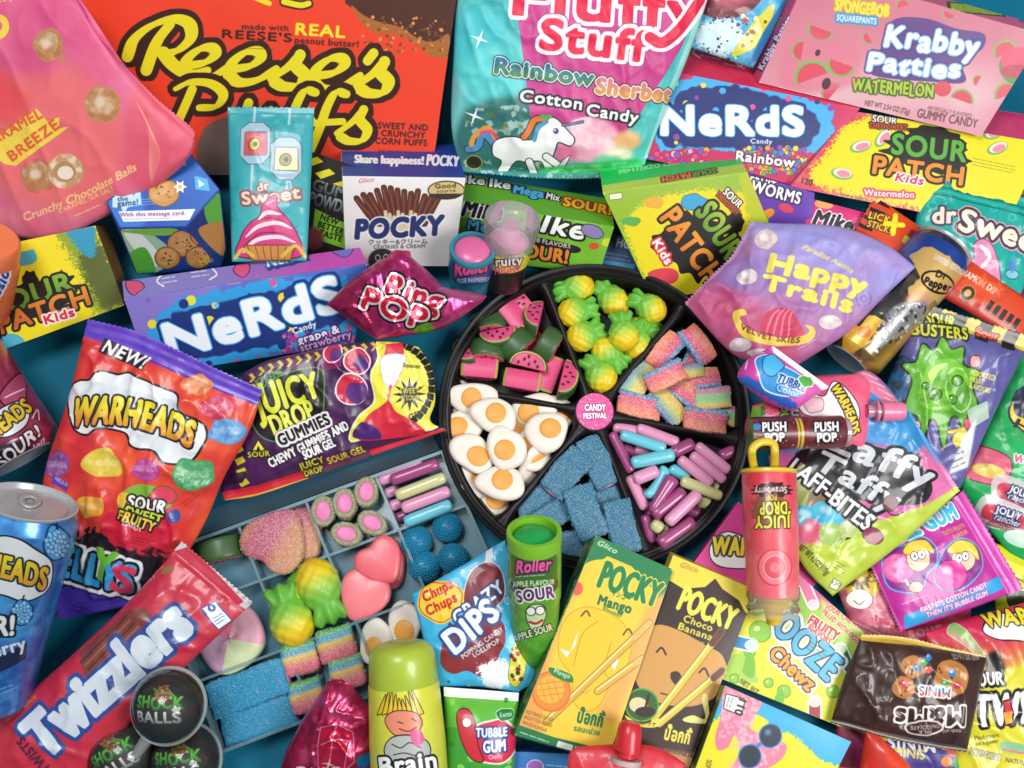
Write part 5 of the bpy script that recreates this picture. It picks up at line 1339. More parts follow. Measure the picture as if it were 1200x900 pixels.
# pink watermelon gummy carton
def melon_wedge(A, x, y, r, rot):
    t = radians(rot); pts = [(x + r * cos(t + a), y + r * sin(t + a)) for a in np.linspace(0, pi, 14)]
    A.poly(pts, '#7fae5c'); A.poly([(x + .82 * r * cos(t + a), y + .82 * r * sin(t + a)) for a in np.linspace(0, pi, 14)], '#d6485e')
def a_patties(A):
    A.grad('#c87488', '#d69ca6', (1040, 20), (1000, 140)); A.ell(1060, 110, 110, 40, '#dfbcc0', soft=40, a=0.9); A.mottle('#d0647c', 60, 0.35, 3)
    for x, y, r, ro in ((1058, 8, 9, 160), (1112, 16, 8, 30), (1018, 44, 8, 60), (1178, 62, 15, 150), (1146, 95, 7, 120), (1180, 112, 16, 160), (1126, 118, 14, 200), (976, 110, 14, 130), (962, 34, 16, 20), (1204, 30, 9, 120)): melon_wedge(A, x, y, r, ro)
    A.ell(1194, 78, 24, 22, '#5a8c3c'); A.ell(1194, 72, 22, 16, '#d64a6c'); A.ell(1192, 84, 20, 8, '#b53a50')
    A.poly([(1046, 24), (1084, 22), (1120, 34), (1152, 40), (1150, 58), (1126, 72), (1130, 96), (1092, 96), (1022, 88), (1024, 66), (1032, 56)], '#5c3a80', sm=True)
    A.text('Krabby', (1036, 54), (1144, 66), 24, '#f0eef6', o=[(1.6, '#7fb8dc'), (3.2, '#4c2f78')], w=1.9, sh=0.12, wob=1.5); A.text('Patties', (1016, 82), (1122, 92), 20, '#f0eef6', o=[(1.6, '#7fb8dc'), (3.2, '#4c2f78')], w=1.7, sh=0.1, wob=1.5)
    A.text('WATERMELON', (998, 106), (1092, 114), 14, '#b0c23a', o=[(1.8, '#3c5c1c')], w=1.2, wob=1); A.ell(1104, 104, 10, 9, '#d0485c')
    A.text('SPONGEBOB', (978, 12), (1040, 20), 13, '#e9d83c', o=[(1.6, '#c8a43c')], w=1.6, wob=1.2); A.text('SQUAREPANTS', (980, 24), (1026, 29), 7, '#e9f2f6', o=[(2.4, '#3a8fc4')], w=0.8)
    A.poly([(920, 52), (934, 40), (978, 48), (1008, 56), (1000, 96), (960, 108), (916, 100)], '#d9728a', sm=True, soft=8, a=0.7)
    melon_wedge(A, 952, 92, 22, 160); melon_wedge(A, 986, 74, 17, 20); melon_wedge(A, 940, 60, 13, 100); A.ell(968, 98, 5, 7, '#4a2a34', rot=20); A.ell(958, 62, 3, 4, '#4a2a34', rot=20)
    A.text('NET WT 2.54 OZ (72g)', (1013, 123), (1065, 134), 6, '#5c3038', w=0.2); A.text('ARTIFICIALLY FLAVORED', (1086, 128), (1138, 138), 4.5, '#5c3038'); A.text('GUMMY CANDY', (1074, 137), (1144, 150), 10, '#5c3038', w=0.3)
def a_pattyside(A):
    A.fill('#c74c74'); A.text('Krabby Patties', (894, 82), (928, 22), 7, '#f0e8f0', o=[(1.2, '#5c3a80')], w=0.6); A.text('WATERMELON', (890, 68), (916, 22), 5, '#a8b83a', w=0.4)
def a_pattytop(A):
    A.fill('#d66a90'); A.text('WATERMELON', (1114, 12), (1172, 18), 8, '#b0c23a', o=[(1.2, '#3c5c1c')], w=0.8); A.poly([(1192, -10), (1230, -10), (1230, 32), (1194, 26)], '#b8205c'); A.text('S', (1194, 20), (1204, 22), 14, '#f0e8b0', o=[(1.2, '#3a8fc4')], w=1); A.ell(950, 0, 8, 6, '#e9d83c')
carton('gummy_box', 'pale pink watermelon gummy carton with purple framed lettering at the top right', 'candy box', [(950, -36, 172), (1224, 41, 172), (1150, 160, 108), (889, 97)], a_patties, 42, '#c8688a', back=(3, 873, 78, 70), extra=[('side_panel', 3, a_pattyside), ('top_panel', 0, a_pattytop)])

# yellow watermelon carton with pink border
def kids_logo(A, a, b, h, rows):
    """black splatter with green and orange lettering"""
    pass
def splat(A, cx, cy, rx, ry, rot, seed, n=16, col='#17140f'):
    rr = random.Random(seed); r = radians(rot); pts = []
    for i in range(n * 2):
        t = pi * i / n; k = rr.uniform(0.8, 0.95) if i % 2 else rr.uniform(0.98, 1.18)
        x, y = rx * k * cos(t), ry * k * sin(t); pts.append((cx + x * cos(r) - y * sin(r), cy + x * sin(r) + y * cos(r)))
    A.poly(pts, col, sm=True)
def a_melonbox(A):
    A.fill('#d3405c'); A.mottle('#e0788a', 14, 0.6, 2)
    A.fuzz([(1004, 140), (1100, 142), (1222, 176), (1172, 258), (1050, 240), (950, 214), (968, 180)], '#e6d816', 16, 1.3, 3, sm=True)
    for x, y, r in ((1008, 172, -15), (986, 204, 10), (1034, 162, -50), (1164, 156, -20), (1168, 174, -20)):
        A.ell(x, y, 13, 7, '#7fb05c', rot=r); A.ell(x + 1, y - 1, 11, 5.5, '#e6e0c8', rot=r); A.ell(x + 2, y, 8, 4, '#e08aa0', rot=r)
    splat(A, 1084, 180, 50, 21, 10, 5, 11); splat(A, 1096, 162, 36, 14, 10, 8, 9)
    A.text('SOUR', (1044, 180), (1130, 190), 23, '#58a83a', o=[(2.4, '#17140f')], w=3); A.text('PATCH', (1022, 203), (1126, 217), 20, '#e88a24', o=[(2.4, '#17140f')], w=2.8)
    A.text('Kids', (1048, 212), (1080, 217), 9, '#d8263c', o=[(1.8, '#f6f0ec')], w=1.2, sh=0.2)
    A.small((1100, 236), (1160, 250), 2.4, 2, '#6a6420'); A.small((1140, 186), (1200, 198), 2.2, 3, '#8a8020')
    A.text('SOUR', (1022, 143), (1050, 146), 8, '#f4f2ea', o=[(1.2, '#3c2018')], w=1); A.text('THEN SWEET.', (1018, 150), (1064, 153), 6, '#e0582c', o=[(1.4, '#3c2018')], w=0.6)
    A.text('Watermelon', (1012, 229), (1070, 232), 7, '#f4e8ec', o=[(2, '#c8385c')], w=1); A.text('120', (939, 215), (951, 218), 7, '#3a2c18', w=0.6); A.text('SOFT & CHEWY', (986, 231), (1015, 236), 4, '#4a4418')
def a_melonside(A):
    A.fill('#cf4860'); A.text('Watermelon', (936, 196), (986, 146), 6, '#c8b43c', w=0.6); A.small((926, 212), (950, 186), 3, 1, '#f0d8dc')
carton('gummy_box', 'yellow sour gummy carton with speckled pink border under the pale pink carton', 'candy box', [(1000, 130, 100), (1226, 168, 100), (1178, 268, 72), (926, 219)], a_melonbox, 36, '#c8405a', back=(3, 908, 214), extra=[('side_panel', 3, a_melonside)])

# small purple worms carton
def a_worms(A):
    A.grad('#5a2f9c', '#6a3aac', (880, 205), (950, 260)); A.text('FRUIT', (878, 216), (908, 222), 9, '#f0eef4', o=[(1.4, '#241440')], w=1); A.text('WORMS', (879, 224), (936, 239), 13, '#f0eef4', o=[(1.6, '#241440')], w=1.8)
    A.ell(921, 244, 9, 5, '#d83a58', rot=20); A.ell(900, 250, 8, 5, '#e08c2c', rot=-30); A.ell(884, 247, 9, 6, '#3c8ab0'); A.ell(894, 256, 7, 4, '#6ab04c')
carton('gummy_box', 'small purple gummy worm carton peeping over the lilac pouch', 'candy box', [(872, 202, 76), (955, 226, 76), (952, 272, 52), (868, 262)], a_worms, 24, '#4a2488')
def a_magenta(A):
    A.fill('#cf1a68'); A.mottle('#e03a80', 14, 0.4); A.text('Mike', (952, 262), (996, 272), 16, '#17101a', o=[(1.4, '#f0e8ec')], w=2, sh=0.2); A.ell(965, 240, 11, 5, '#e8a45c', rot=8); A.ell(1008, 262, 12, 6, '#d85c84', rot=20)
carton('chewy_candy_box', 'magenta chewy candy carton mostly hidden behind the purple worm carton', 'candy box', [(948, 232, 66), (1040, 256, 66), (1030, 300, 54), (940, 282)], a_magenta, 20, '#b0185c')

# orange and red lick and stick pack
def a_lick(A):
    A.fill('#b5281c'); A.poly([(1030, 225), (1230, 372), (1214, 400), (1000, 262)], '#d9491f'); A.mottle('#c23a1c', 20, 0.5, 4)
    for i in range(6):
        x = 1003 + i * 7; y = 276 - i * 9; A.poly([(x - 4, y - 4), (x + 12, y + 4), (x + 14, y), (x - 2, y - 8)], '#1c1414')
    A.poly([(1068, 268), (1088, 280), (1080, 292), (1060, 282)], '#8c1a18'); A.text('LICK', (1019, 254), (1042, 262), 8, '#ead82a', o=[(1, '#4a1410')], w=1.2); A.text('STICK!', (1017, 264), (1042, 274), 7.5, '#ead82a', o=[(1, '#4a1410')], w=1.2)
    A.line([(1050, 252), (1046, 274)], 6, '#e9e02a'); A.line([(1038, 262), (1058, 264)], 6, '#e9e02a'); A.poly([(1060, 276), (1078, 284), (1072, 292), (1056, 284)], '#b8c030')
    A.text('CINNAMON DIP', (1112, 314), (1164, 346), 8, '#f2d8cc', w=0.9); A.ell(1133, 344, 8, 8, '#3c2414', o=[(1, '#c98c3c')]); A.ell(1133, 344, 4, 4, '#d8a44c')
    for i in range(5): A.poly([(1160 + 8 * i, 352 + 5 * i), (1165 + 8 * i, 355 + 5 * i), (1158 + 8 * i, 366 + 5 * i), (1153 + 8 * i, 363 + 5 * i)], '#1c1414')
    for x, y in ((1150, 330), (1168, 338), (1120, 300)): A.poly(star(x, y, 12, 5, 5, 10), '#e8703c', a=0.6)
bag('lolly_sachet', 'long orange and red dip sachet slanting behind the drinks can', 'sachet', [(1028, 232, 78), (1216, 366, 76), (1186, 404, 72)],
    [[(1026, 228)], [(1222, 360)], [(1196, 398)], [(994, 284)]], a_lick, bulge=6, seals=(0, 0, 0, 0.05), seed=15, wr=1.0)

# teal doctor sweet bag at right
def a_tealbag(A):
    A.grad('#12a093', '#1aa79c', (1100, 190), (1150, 360)); A.mottle('#2bb5a8', 24, 0.4, 3)
    rr = random.Random(8)
    for _ in range(26):
        x, y, r = rr.uniform(1090, 1215), rr.uniform(190, 380), rr.uniform(4, 8); A.poly(star(x, y, r, r * 0.86, 3, rr.uniform(0, 60)), None, o=[(0.6, '#58c8bc')], a=0.8); A.poly(star(x, y, r - 0.8, r * 0.86 - 0.8, 3, 0), '#17a398', a=0.9)
    A.line([(1090, 216), (1215, 246)], 2.2, '#0f6f68', sm=False); A.line([(1090, 221), (1215, 251)], 1.2, '#3fc0b4', sm=False); A.line([(1092, 226), (1215, 256)], 2.0, '#0f6f68', sm=False)
    A.poly([(1152, 208), (1166, 204), (1204, 214), (1204, 230), (1162, 216)], '#3c2c28', sm=True)
    A.text('dr', (1093, 262), (1117, 262), 18, '#f0dcc8', o=[(2.2, '#4a3a48')], w=2.4); A.text('Sweet', (1120, 270), (1226, 300), 25, '#f2e6d2', o=[(3, '#4a3a48'), (4.5, '#d8a0b0')], w=4)
    A.poly([(1140, 302), (1138, 288), (1150, 282), (1162, 296), (1168, 330), (1150, 330), (1132, 316)], '#d88ab0', sm=True, o=[(1.2, '#7c3a5c')]); A.line([(1146, 290), (1156, 302), (1148, 314)], 4, '#f4e4ea')
    A.ell(1184, 322, 9, 5, '#8ac4d8', rot=0, o=[(1, '#2c5c68')]); A.line([(1186, 300), (1185, 318)], 5, '#5a9cc0'); A.ell(1184, 312, 6, 5, '#4a8cc4')
    A.poly([(1205, 330), (1220, 330), (1210, 380), (1184, 370)], '#7c1c44')
bag('candy_bag', 'teal zip-top candy bag with cream lettering at the right edge', 'candy bag', [(1094, 180, 92), (1215, 208, 92), (1190, 375, 58)],
    [[(1093, 179)], [(1226, 212)], [(1196, 392)], [(1070, 300), (1078, 248)]], a_tealbag, bulge=13, seals=(0.2, 0, 0, 0), seed=22, wr=2.6)

# yellow sour carton in the middle
def a_sourmid(A):
    A.fill('#e6d515'); A.fuzz([(700, 215), (884, 195), (884, 225), (820, 222), (760, 232), (728, 262), (770, 360), (740, 360)], '#93b52c', 14, 1.1, 4)
    A.fuzz([(865, 200), (900, 200), (930, 330), (890, 330)], '#b8c01f', 12, 1.1, 7)
    A.poly(blob(765, 238, 14, 0.3, 7, 3, 0.5), '#e2a83a'); A.poly(blob(812, 236, 16, 0.4, 9, 6, 0.5), '#3aa0cc', o=[(0.8, '#2a6a94')]); A.poly(blob(740, 259, 11, 0.4, 7, 9, 0.5), '#5aa84c')
    splat(A, 816, 288, 44, 36, 60, 4, 11); splat(A, 778, 282, 12, 18, 60, 9, 7); splat(A, 858, 262, 12, 16, 40, 12, 8)
    A.text('SOUR', (814, 248), (850, 304), 25, '#a4c23c', o=[(2.4, '#17140f')], w=3.4, g='#6a9c2c'); A.text('PATCH', (773, 256), (828, 334), 25, '#e89a2c', o=[(2.4, '#17140f')], w=3.4, g='#e07a20')
    A.text('Kids', (764, 284), (780, 310), 10, '#f4f0ec', o=[(2.2, '#d8263c')], w=1.2)
    A.text('SOUR', (846, 226), (864, 244), 9, '#f4f2ea', o=[(1.3, '#3c2018')], w=1.2); A.text('THEN SWEET', (838, 228), (862, 252), 6, '#e0582c', o=[(1.3, '#3c2018')], w=0.8)
    A.poly(blob(778, 322, 16, 0.25, 8, 5, 0.6), '#d8404c'); A.small((720, 262), (742, 300), 3, 2, '#6a6418'); A.poly([(714, 228), (728, 226), (729, 232), (715, 234)], '#f0efd8', o=[(0.6, '#4a4a20')])
def a_sourmidtop(A):
    A.fill('#b4d444'); A.poly([(700, 196), (872, 168), (872, 192), (704, 218)], '#16c258'); A.text('95 23 NOV 2022 OZ02114BE', (846, 180), (724, 200), 4.2, '#c8e0b8', w=0.2)
    A.text('SOUR', (838, 197), (810, 202), 6, '#6aa02c', o=[(1, '#3c3c18')], w=0.8); A.text('PATCH', (808, 202), (776, 208), 6, '#e8812c', o=[(1, '#7c2418')], w=0.8); 
carton('gummy_box', 'yellow sour gummy carton with bright green top leaning above the round tray', 'candy box', [(706, 226, 104), (876, 202, 104), (928, 325, 20), (765, 352)], a_sourmid, 28, '#c9c22a', back=(0, 702, 196), extra=[('end_flap', 0, a_sourmidtop)])
# dark blue pack beneath it
def a_navy(A):
    A.fill('#1c3f6c'); A.text('HO', (722, 288), (738, 292), 9, '#c8d4e0', w=0.6); A.small((710, 296), (742, 302), 3, 2, '#6a8cb0'); A.poly([(700, 304), (745, 310), (742, 316), (698, 312)], '#2a7cb0')
carton('small_candy_box', 'navy carton showing only a strip between green and yellow cartons', 'candy box', [(706, 270, 26), (752, 282, 26), (750, 326, 14), (690, 316)], a_navy, 8, '#16345c')

# green chewy candy carton
def a_green(A):
    A.fill('#6fb22c'); A.mottle('#84c43a', 20, 0.5); A.poly([(548, 262), (600, 268), (596, 310), (540, 300)], '#20181c', soft=6)
    A.text('Mike', (541, 252), (586, 258), 19, '#17141a', o=[(1.6, '#eef2ea')], w=2, sh=0.2); A.text('Ike', (634, 270), (682, 280), 21, '#eef2ea', o=[(2.4, '#17141a')], w=2.2, sh=0.2)
    A.poly([(622, 276), (676, 288), (672, 296), (618, 284)], '#201820', sm=True); A.text('10 FLAVORS', (626, 282), (668, 291), 5, '#e8e4d0', w=0.4)
    A.text('SOUR!', (604, 298), (664, 308), 15, '#e88a2c', o=[(2, '#201418')], w=2); A.ell(694, 271, 13, 7, '#8a7cae', rot=20, o=[(1, '#3c3450')]); A.ell(696, 288, 6, 4, '#d84c2c'); A.ell(712, 284, 7, 5, '#c8d83c')
    A.text('Mega', (548, 268), (590, 274), 11, '#3a8cc8', o=[(1.4, '#17141a')], w=1)
def a_greentop(A):
    A.fill('#61a829'); A.text('Mike', (528, 213), (567, 217), 9, '#f0f4ea', o=[(1.4, '#17141a')], w=1.2); A.text('&', (569, 218), (573, 218), 5, '#f0f4ea'); A.text('Ike', (574, 219), (597, 222), 9, '#f0f4ea', o=[(1.4, '#17141a')], w=1.2)
    A.text('Mega', (602, 226), (636, 232), 9, '#58b4e0', o=[(1.4, '#1c3c6c')], w=1.2); A.text('Mix', (640, 233), (655, 236), 7, '#f0f4ea', o=[(1.2, '#17141a')], w=0.8); A.text('SOUR!', (660, 241), (715, 252), 10, '#f0b82c', o=[(1.6, '#8c2c18')], w=1.4)
carton('chewy_candy_box', 'bright green chewy candy carton behind the clear topped bottle', 'candy box', [(538, 234, 66), (720, 266, 70), (702, 322, 26), (530, 300)], a_green, 30, '#5c9c28', back=(0, 544, 204), extra=[('end_flap', 0, a_greentop)])

# purple and blue candy carton, left of centre
def a_grapebox(A):
    A.grad('#7a6cc0', '#3f6cc0', (150, 350), (420, 330)); A.fuzz([(140, 345), (260, 330), (240, 350), (180, 400), (160, 400)], '#8474c4', 10, 4, 2)
    A.fuzz([(186, 366), (216, 348), (270, 338), (330, 326), (400, 322), (426, 345), (412, 392), (330, 414), (250, 428), (186, 432), (170, 400)], '#2f9ad8', 12, 6, 5)
    A.fuzz([(206, 366), (260, 352), (330, 338), (400, 332), (418, 350), (400, 380), (330, 402), (250, 418), (200, 424), (182, 398)], '#182f78', 12, 8, 3)
    A.dots([(170, 330), (428, 430)], 46, 2, 6, ['#2f9ad8', '#e6d83a', '#e04c8c', '#7a5cc0', '#5cc0e8', '#182f78'], 5)
    A.text('NeRdS', (202, 419), (402, 361), 39, '#f0f4fa', o=[(1.4, '#4cb0e8'), (4.6, '#182f78')], w=4.2, cl=0.066)
    A.dots([(330, 388), (425, 414)], 110, 1.6, 3, ['#a83c8c', '#e06aa0', '#7c3ca0'], 8)
    A.text('Candy', (344, 391), (371, 382), 7, '#f0f4fa', w=0.5); A.text('grape &', (350, 403), (398, 389), 9, '#f0e8f4', o=[(1.6, '#4a2468')], w=0.8); A.text('strawberry', (353, 412), (412, 395), 9, '#d8a8d8', o=[(1.6, '#4a2468')], w=0.8)
def a_grapetop(A):
    A.grad('#8a80c8', '#c04cae', (250, 320), (380, 300)); A.small((190, 327), (208, 324), 3, 2, '#eceaf4'); A.small((224, 320), (246, 317), 3, 2, '#eceaf4'); A.line([(190, 322), (184, 330), (192, 336)], 2, '#eceaf4'); A.line([(248, 314), (254, 322), (246, 328)], 2, '#eceaf4')
    A.fuzz([(308, 303), (360, 292), (364, 306), (312, 318)], '#2a3f8c', 4, 3, 3); A.text('NeRdS', (314, 313), (360, 303), 10, '#f0f4fa', w=1.4, o=[(1.4, '#2a7fc4')])
    for x, y, c in ((157, 337, '#d8547c'), (284, 316, '#e0568c'), (404, 295, '#7a6cc0')): A.poly(blob(x, y, 11, 0.3, 8, x, 0.7), c, o=[(0.9, '#2a1c50')])
carton('small_candy_box', 'purple and blue candy carton with large white lettering above the red bag', 'candy box', [(145, 350, 96), (431, 309, 96), (416, 402, 44), (176, 440)], a_grapebox, 34, '#6a5cb0', back=(0, 143, 330), extra=[('end_flap', 0, a_grapetop)])

# yellow carton at the left edge
def a_sourleft(A):
    A.fill('#e9d81a'); A.fuzz([(60, 268), (112, 266), (150, 356), (110, 376), (96, 320)], '#8ca026', 22, 1.2, 4); A.fuzz([(90, 300), (118, 282), (150, 352), (120, 368)], '#49501c', 14, 1.3, 6, a=0.8)
    A.fuzz([(70, 262), (112, 262), (112, 304), (98, 300)], '#2a93b4', 8, 1.5, 8); A.poly(blob(30, 302, 17, 0.35, 8, 4, 0.6), '#4aa8b8'); A.poly(blob(10, 400, 16, 0.3, 8, 6, 0.6), '#4ab0c8')
    splat(A, 42, 350, 54, 22, -16, 5, 11); splat(A, 36, 330, 10, 14, -10, 7, 7); splat(A, 72, 330, 8, 12, 10, 3, 7)
    A.text('SOUR', (-6, 372), (88, 340), 23, '#83ae34', o=[(2.4, '#17140f')], w=3.2, g='#5c8c2c'); A.text('PATCH', (2, 391), (106, 356), 21, '#e08a2c', o=[(2.4, '#17140f')], w=3, g='#c8641c')
    A.text('Kids', (54, 380), (88, 370), 10, '#d8263c', o=[(2, '#f4f0ec')], w=1.3)
carton('gummy_box', 'yellow sour gummy carton at the left edge under the pink pouch', 'candy box', [(-12, 290, 92), (112, 264, 92), (146, 358, 56), (4, 410)], a_sourleft, 36, '#7a5a2c')

# ================================================================== middle band
# pink foil ring sweet
def a_ring(A):
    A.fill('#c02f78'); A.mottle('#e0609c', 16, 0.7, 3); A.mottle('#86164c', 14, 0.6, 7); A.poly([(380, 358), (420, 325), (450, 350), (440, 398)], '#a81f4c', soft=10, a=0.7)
    A.text('Ring', (450, 346), (513, 366), 25, '#d8203c', o=[(2.2, '#f6eef2'), (4.6, '#2a1018')], w=1.2, sh=0.1)
    A.text('POP', (424, 360), (495, 386), 23, '#d8203c', o=[(2.2, '#f6eef2'), (4.6, '#2a1018')], w=1.4)
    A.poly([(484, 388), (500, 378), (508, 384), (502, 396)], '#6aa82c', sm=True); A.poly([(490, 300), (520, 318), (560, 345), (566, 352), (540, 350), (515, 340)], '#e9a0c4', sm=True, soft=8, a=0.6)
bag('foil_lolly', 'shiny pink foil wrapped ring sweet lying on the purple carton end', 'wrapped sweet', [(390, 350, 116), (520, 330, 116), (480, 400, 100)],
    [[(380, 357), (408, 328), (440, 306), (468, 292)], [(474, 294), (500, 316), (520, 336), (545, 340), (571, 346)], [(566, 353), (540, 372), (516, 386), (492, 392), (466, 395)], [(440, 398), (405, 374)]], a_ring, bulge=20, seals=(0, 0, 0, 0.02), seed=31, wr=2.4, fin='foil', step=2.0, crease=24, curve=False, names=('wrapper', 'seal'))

# roller sweet, teal
def roller(name, label, cap, bot, r, body_col, ball_col, art, ball_r, lower=None):
    cy = Cyl(cap, bot, r)
    base = cy.B.copy()
    t = thing(name, base, label, 'lolly bottle'); L_ = cy.L
    body = [(0, r * 0.82), (2, r * 0.88), (L_ * 0.3, r * 0.92), (L_ * 0.48, r * 0.96)]
    lathe('bottle', cy, body + [(L_ * 0.5, r), (L_ * 0.86, r), (L_ * 0.93, r * 0.97)], None, t, art=art, fin='plastic', bg=body_col)
    lathe('cap_ring', cy, [(L_ * 0.90, r * 0.99), (L_ * 0.97, r * 1.03), (L_, r), (L_, r * 0.84), (L_ * 0.92, r * 0.80)], mat(body_col, 'plastic'), t, cap=False)
    lathe('roller_ball', cy, [(L_ * 0.93 + ball_r * 0.38 * sin(a), max(0.05, r * 0.83 * cos(a))) for a in np.linspace(-0.3, pi / 2, 10)], mat(ball_col, 'plastic', 'ball'), t, cap=False)
    return t
def a_rol1(A):
    A.fill('#1c6f86'); A.mottle('#3a98a8', 8, 0.5)
    A.poly([(532, 302), (576, 302), (577, 330), (534, 332)], '#2a4fa0', sm=True); A.text('Roller', (533, 324), (574, 318), 15, '#e0568c', o=[(2, '#4a1c4c')], w=1.4, sh=0.2); A.text('BLUE RASPBERRY', (536, 332), (574, 330), 5, '#e9f0f6', w=0.4)
roller('roller_lolly', 'squat teal roller sweet with a pink ball beside the foil wrapped sweet', (554, 291, 108), (549, 338, 44), 25, '#2a8394', '#d9659c', a_rol1, 25)

# clear topped bottle
def clearbottle():
    cy = Cyl((601, 254, 122), (588, 330, 42), 30)
    t = thing('nozzle_bottle', cy.B.copy(), 'small sweet bottle with fruit label and clear dome over a pink nozzle', 'lolly bottle'); L_ = cy.L
    def art(A):
        A.fill('#20181c'); A.poly([(560, 272), (636, 272), (630, 308), (566, 312)], '#d8c83c')
        A.ell(580, 290, 11, 11, '#d8344c'); A.ell(598, 294, 12, 11, '#e0842c'); A.ell(612, 286, 10, 12, '#c42f70'); A.ell(590, 282, 8, 6, '#5ca03c'); A.ell(622, 292, 7, 10, '#3c8c3c')
        A.text('Fruity', (571, 315), (614, 312), 11, '#f0e8ec', o=[(1.2, '#20181c')], w=0.9); A.text('NIGHT', (578, 324), (612, 321), 8, '#e04c7c', w=0.6)
    lathe('bottle', cy, [(0, 23), (3, 24), (L_ * 0.5, 27), (L_ * 0.63, 27.5), (L_ * 0.65, 26)], None, t, art=art, bg='#20181c')
    lathe('nozzle', cy, [(L_ * 0.62, 25), (L_ * 0.67, 22), (L_ * 0.70, 14), (L_ * 0.82, 10), (L_ * 0.9, 8), (L_ * 0.9, 0.1)], mat('#f09cc4', 'plastic', 'nozzle'), t, cap=False)
    lathe('clear_cap', cy, [(L_ * 0.62, 28.5), (L_ * 0.92, 31), (L_ * 0.99, 30), (L_, 26), (L_, 11), (L_ * 0.98, 9), (L_ * 0.98, 0.1)], clear_mat('frosted_cap', lin('#fbf4fa'), 0.26, 0.2), t, cap=False)
clearbottle()

# lilac pouch
def a_lilac(A):
    A.grad('#8f8ed0', '#b84f78', (960, 265), (850, 420)); A.poly([(880, 257), (985, 263), (1075, 310), (1000, 350), (900, 300)], '#9a98d8', soft=30, a=0.8); A.poly([(803, 352), (850, 330), (940, 400), (930, 425), (860, 412)], '#b8406a', soft=18, a=0.8)
    A.poly([(840, 320), (880, 300), (930, 330), (900, 345), (860, 340)], '#7a6fb8', sm=True, soft=10, a=0.7); A.mottle('#c47aa8', 26, 0.3, 4)
    A.poly([(890, 396), (896, 370), (910, 362), (926, 366), (936, 380), (938, 396)], '#c22f52', sm=True, soft=1)
    for i in range(4): A.line([(896 + 9 * i, 394), (904 + 7 * i, 372), (912 + 6 * i, 364)], 2.4, '#e07088')
    A.poly([(858, 368), (870, 364), (874, 370), (866, 374), (880, 388), (912, 396), (940, 394), (948, 388), (942, 382), (952, 384), (955, 392), (946, 402), (914, 406), (880, 400), (864, 388)], '#e0c24c', sm=True)
    A.text('VELVET SKIES', (867, 386), (936, 402), 6.5, '#6a3420', w=0.5, bend=-5)
    A.text('Paradise Awaits', (938, 294), (996, 322), 6.5, '#eada78', w=0.25, sh=0.3, bend=2)
    A.text('Happy', (899, 319), (1011, 347), 20, '#ecdc58', w=2.2, bend=2, cl=0.1); A.text('Trails', (891, 340), (996, 367), 17, '#ecdc58', w=1.4, bend=1, cl=0.085)
    for x, y, rx, ry, s in ((897, 281, 13, 12, 2), (875, 326, 12, 9, 4), (972, 378, 14, 8, 6), (868, 404, 13, 8, 8), (892, 414, 16, 5, 3)): A.poly(blob(x, y, rx, 0.1, 9, s, ry / rx), '#d9c4c8', o=[(0.5, '#8a7080')]); A.mottle('#b09aa4', 4, 0.5, s, pts=blob(x, y, rx, 0.1, 9, s, ry / rx)); A.ell(x - 2, y - 3, rx * .4, ry * .4, '#f0e4e4', soft=3)
    A.small((905, 300), (936, 305), 1.8, 2, '#c8c4ec'); A.small((956, 398), (930, 412), 2, 2, '#e8c8dc')
    A.text('(o)', (1003, 356), (1022, 352), 11, '#7c6aa8', w=0.4)
bag('snack_pouch', 'lilac fading to pink pouch with yellow lettering above the right side of the round tray', 'snack pouch', [(880, 257, 104), (1075, 310, 122), (860, 412, 78)],
    [[(880, 257), (908, 259), (985, 263), (1040, 284)], [(1076, 311), (1040, 345), (1000, 385), (960, 412)], [(934, 428), (900, 424), (860, 414)], [(802, 353), (832, 322), (858, 296)]], a_lilac, bulge=16, seals=(0, 0, 0, 0.03), seed=41, wr=3.2, fin='matte', crease=26, zig=1.2)

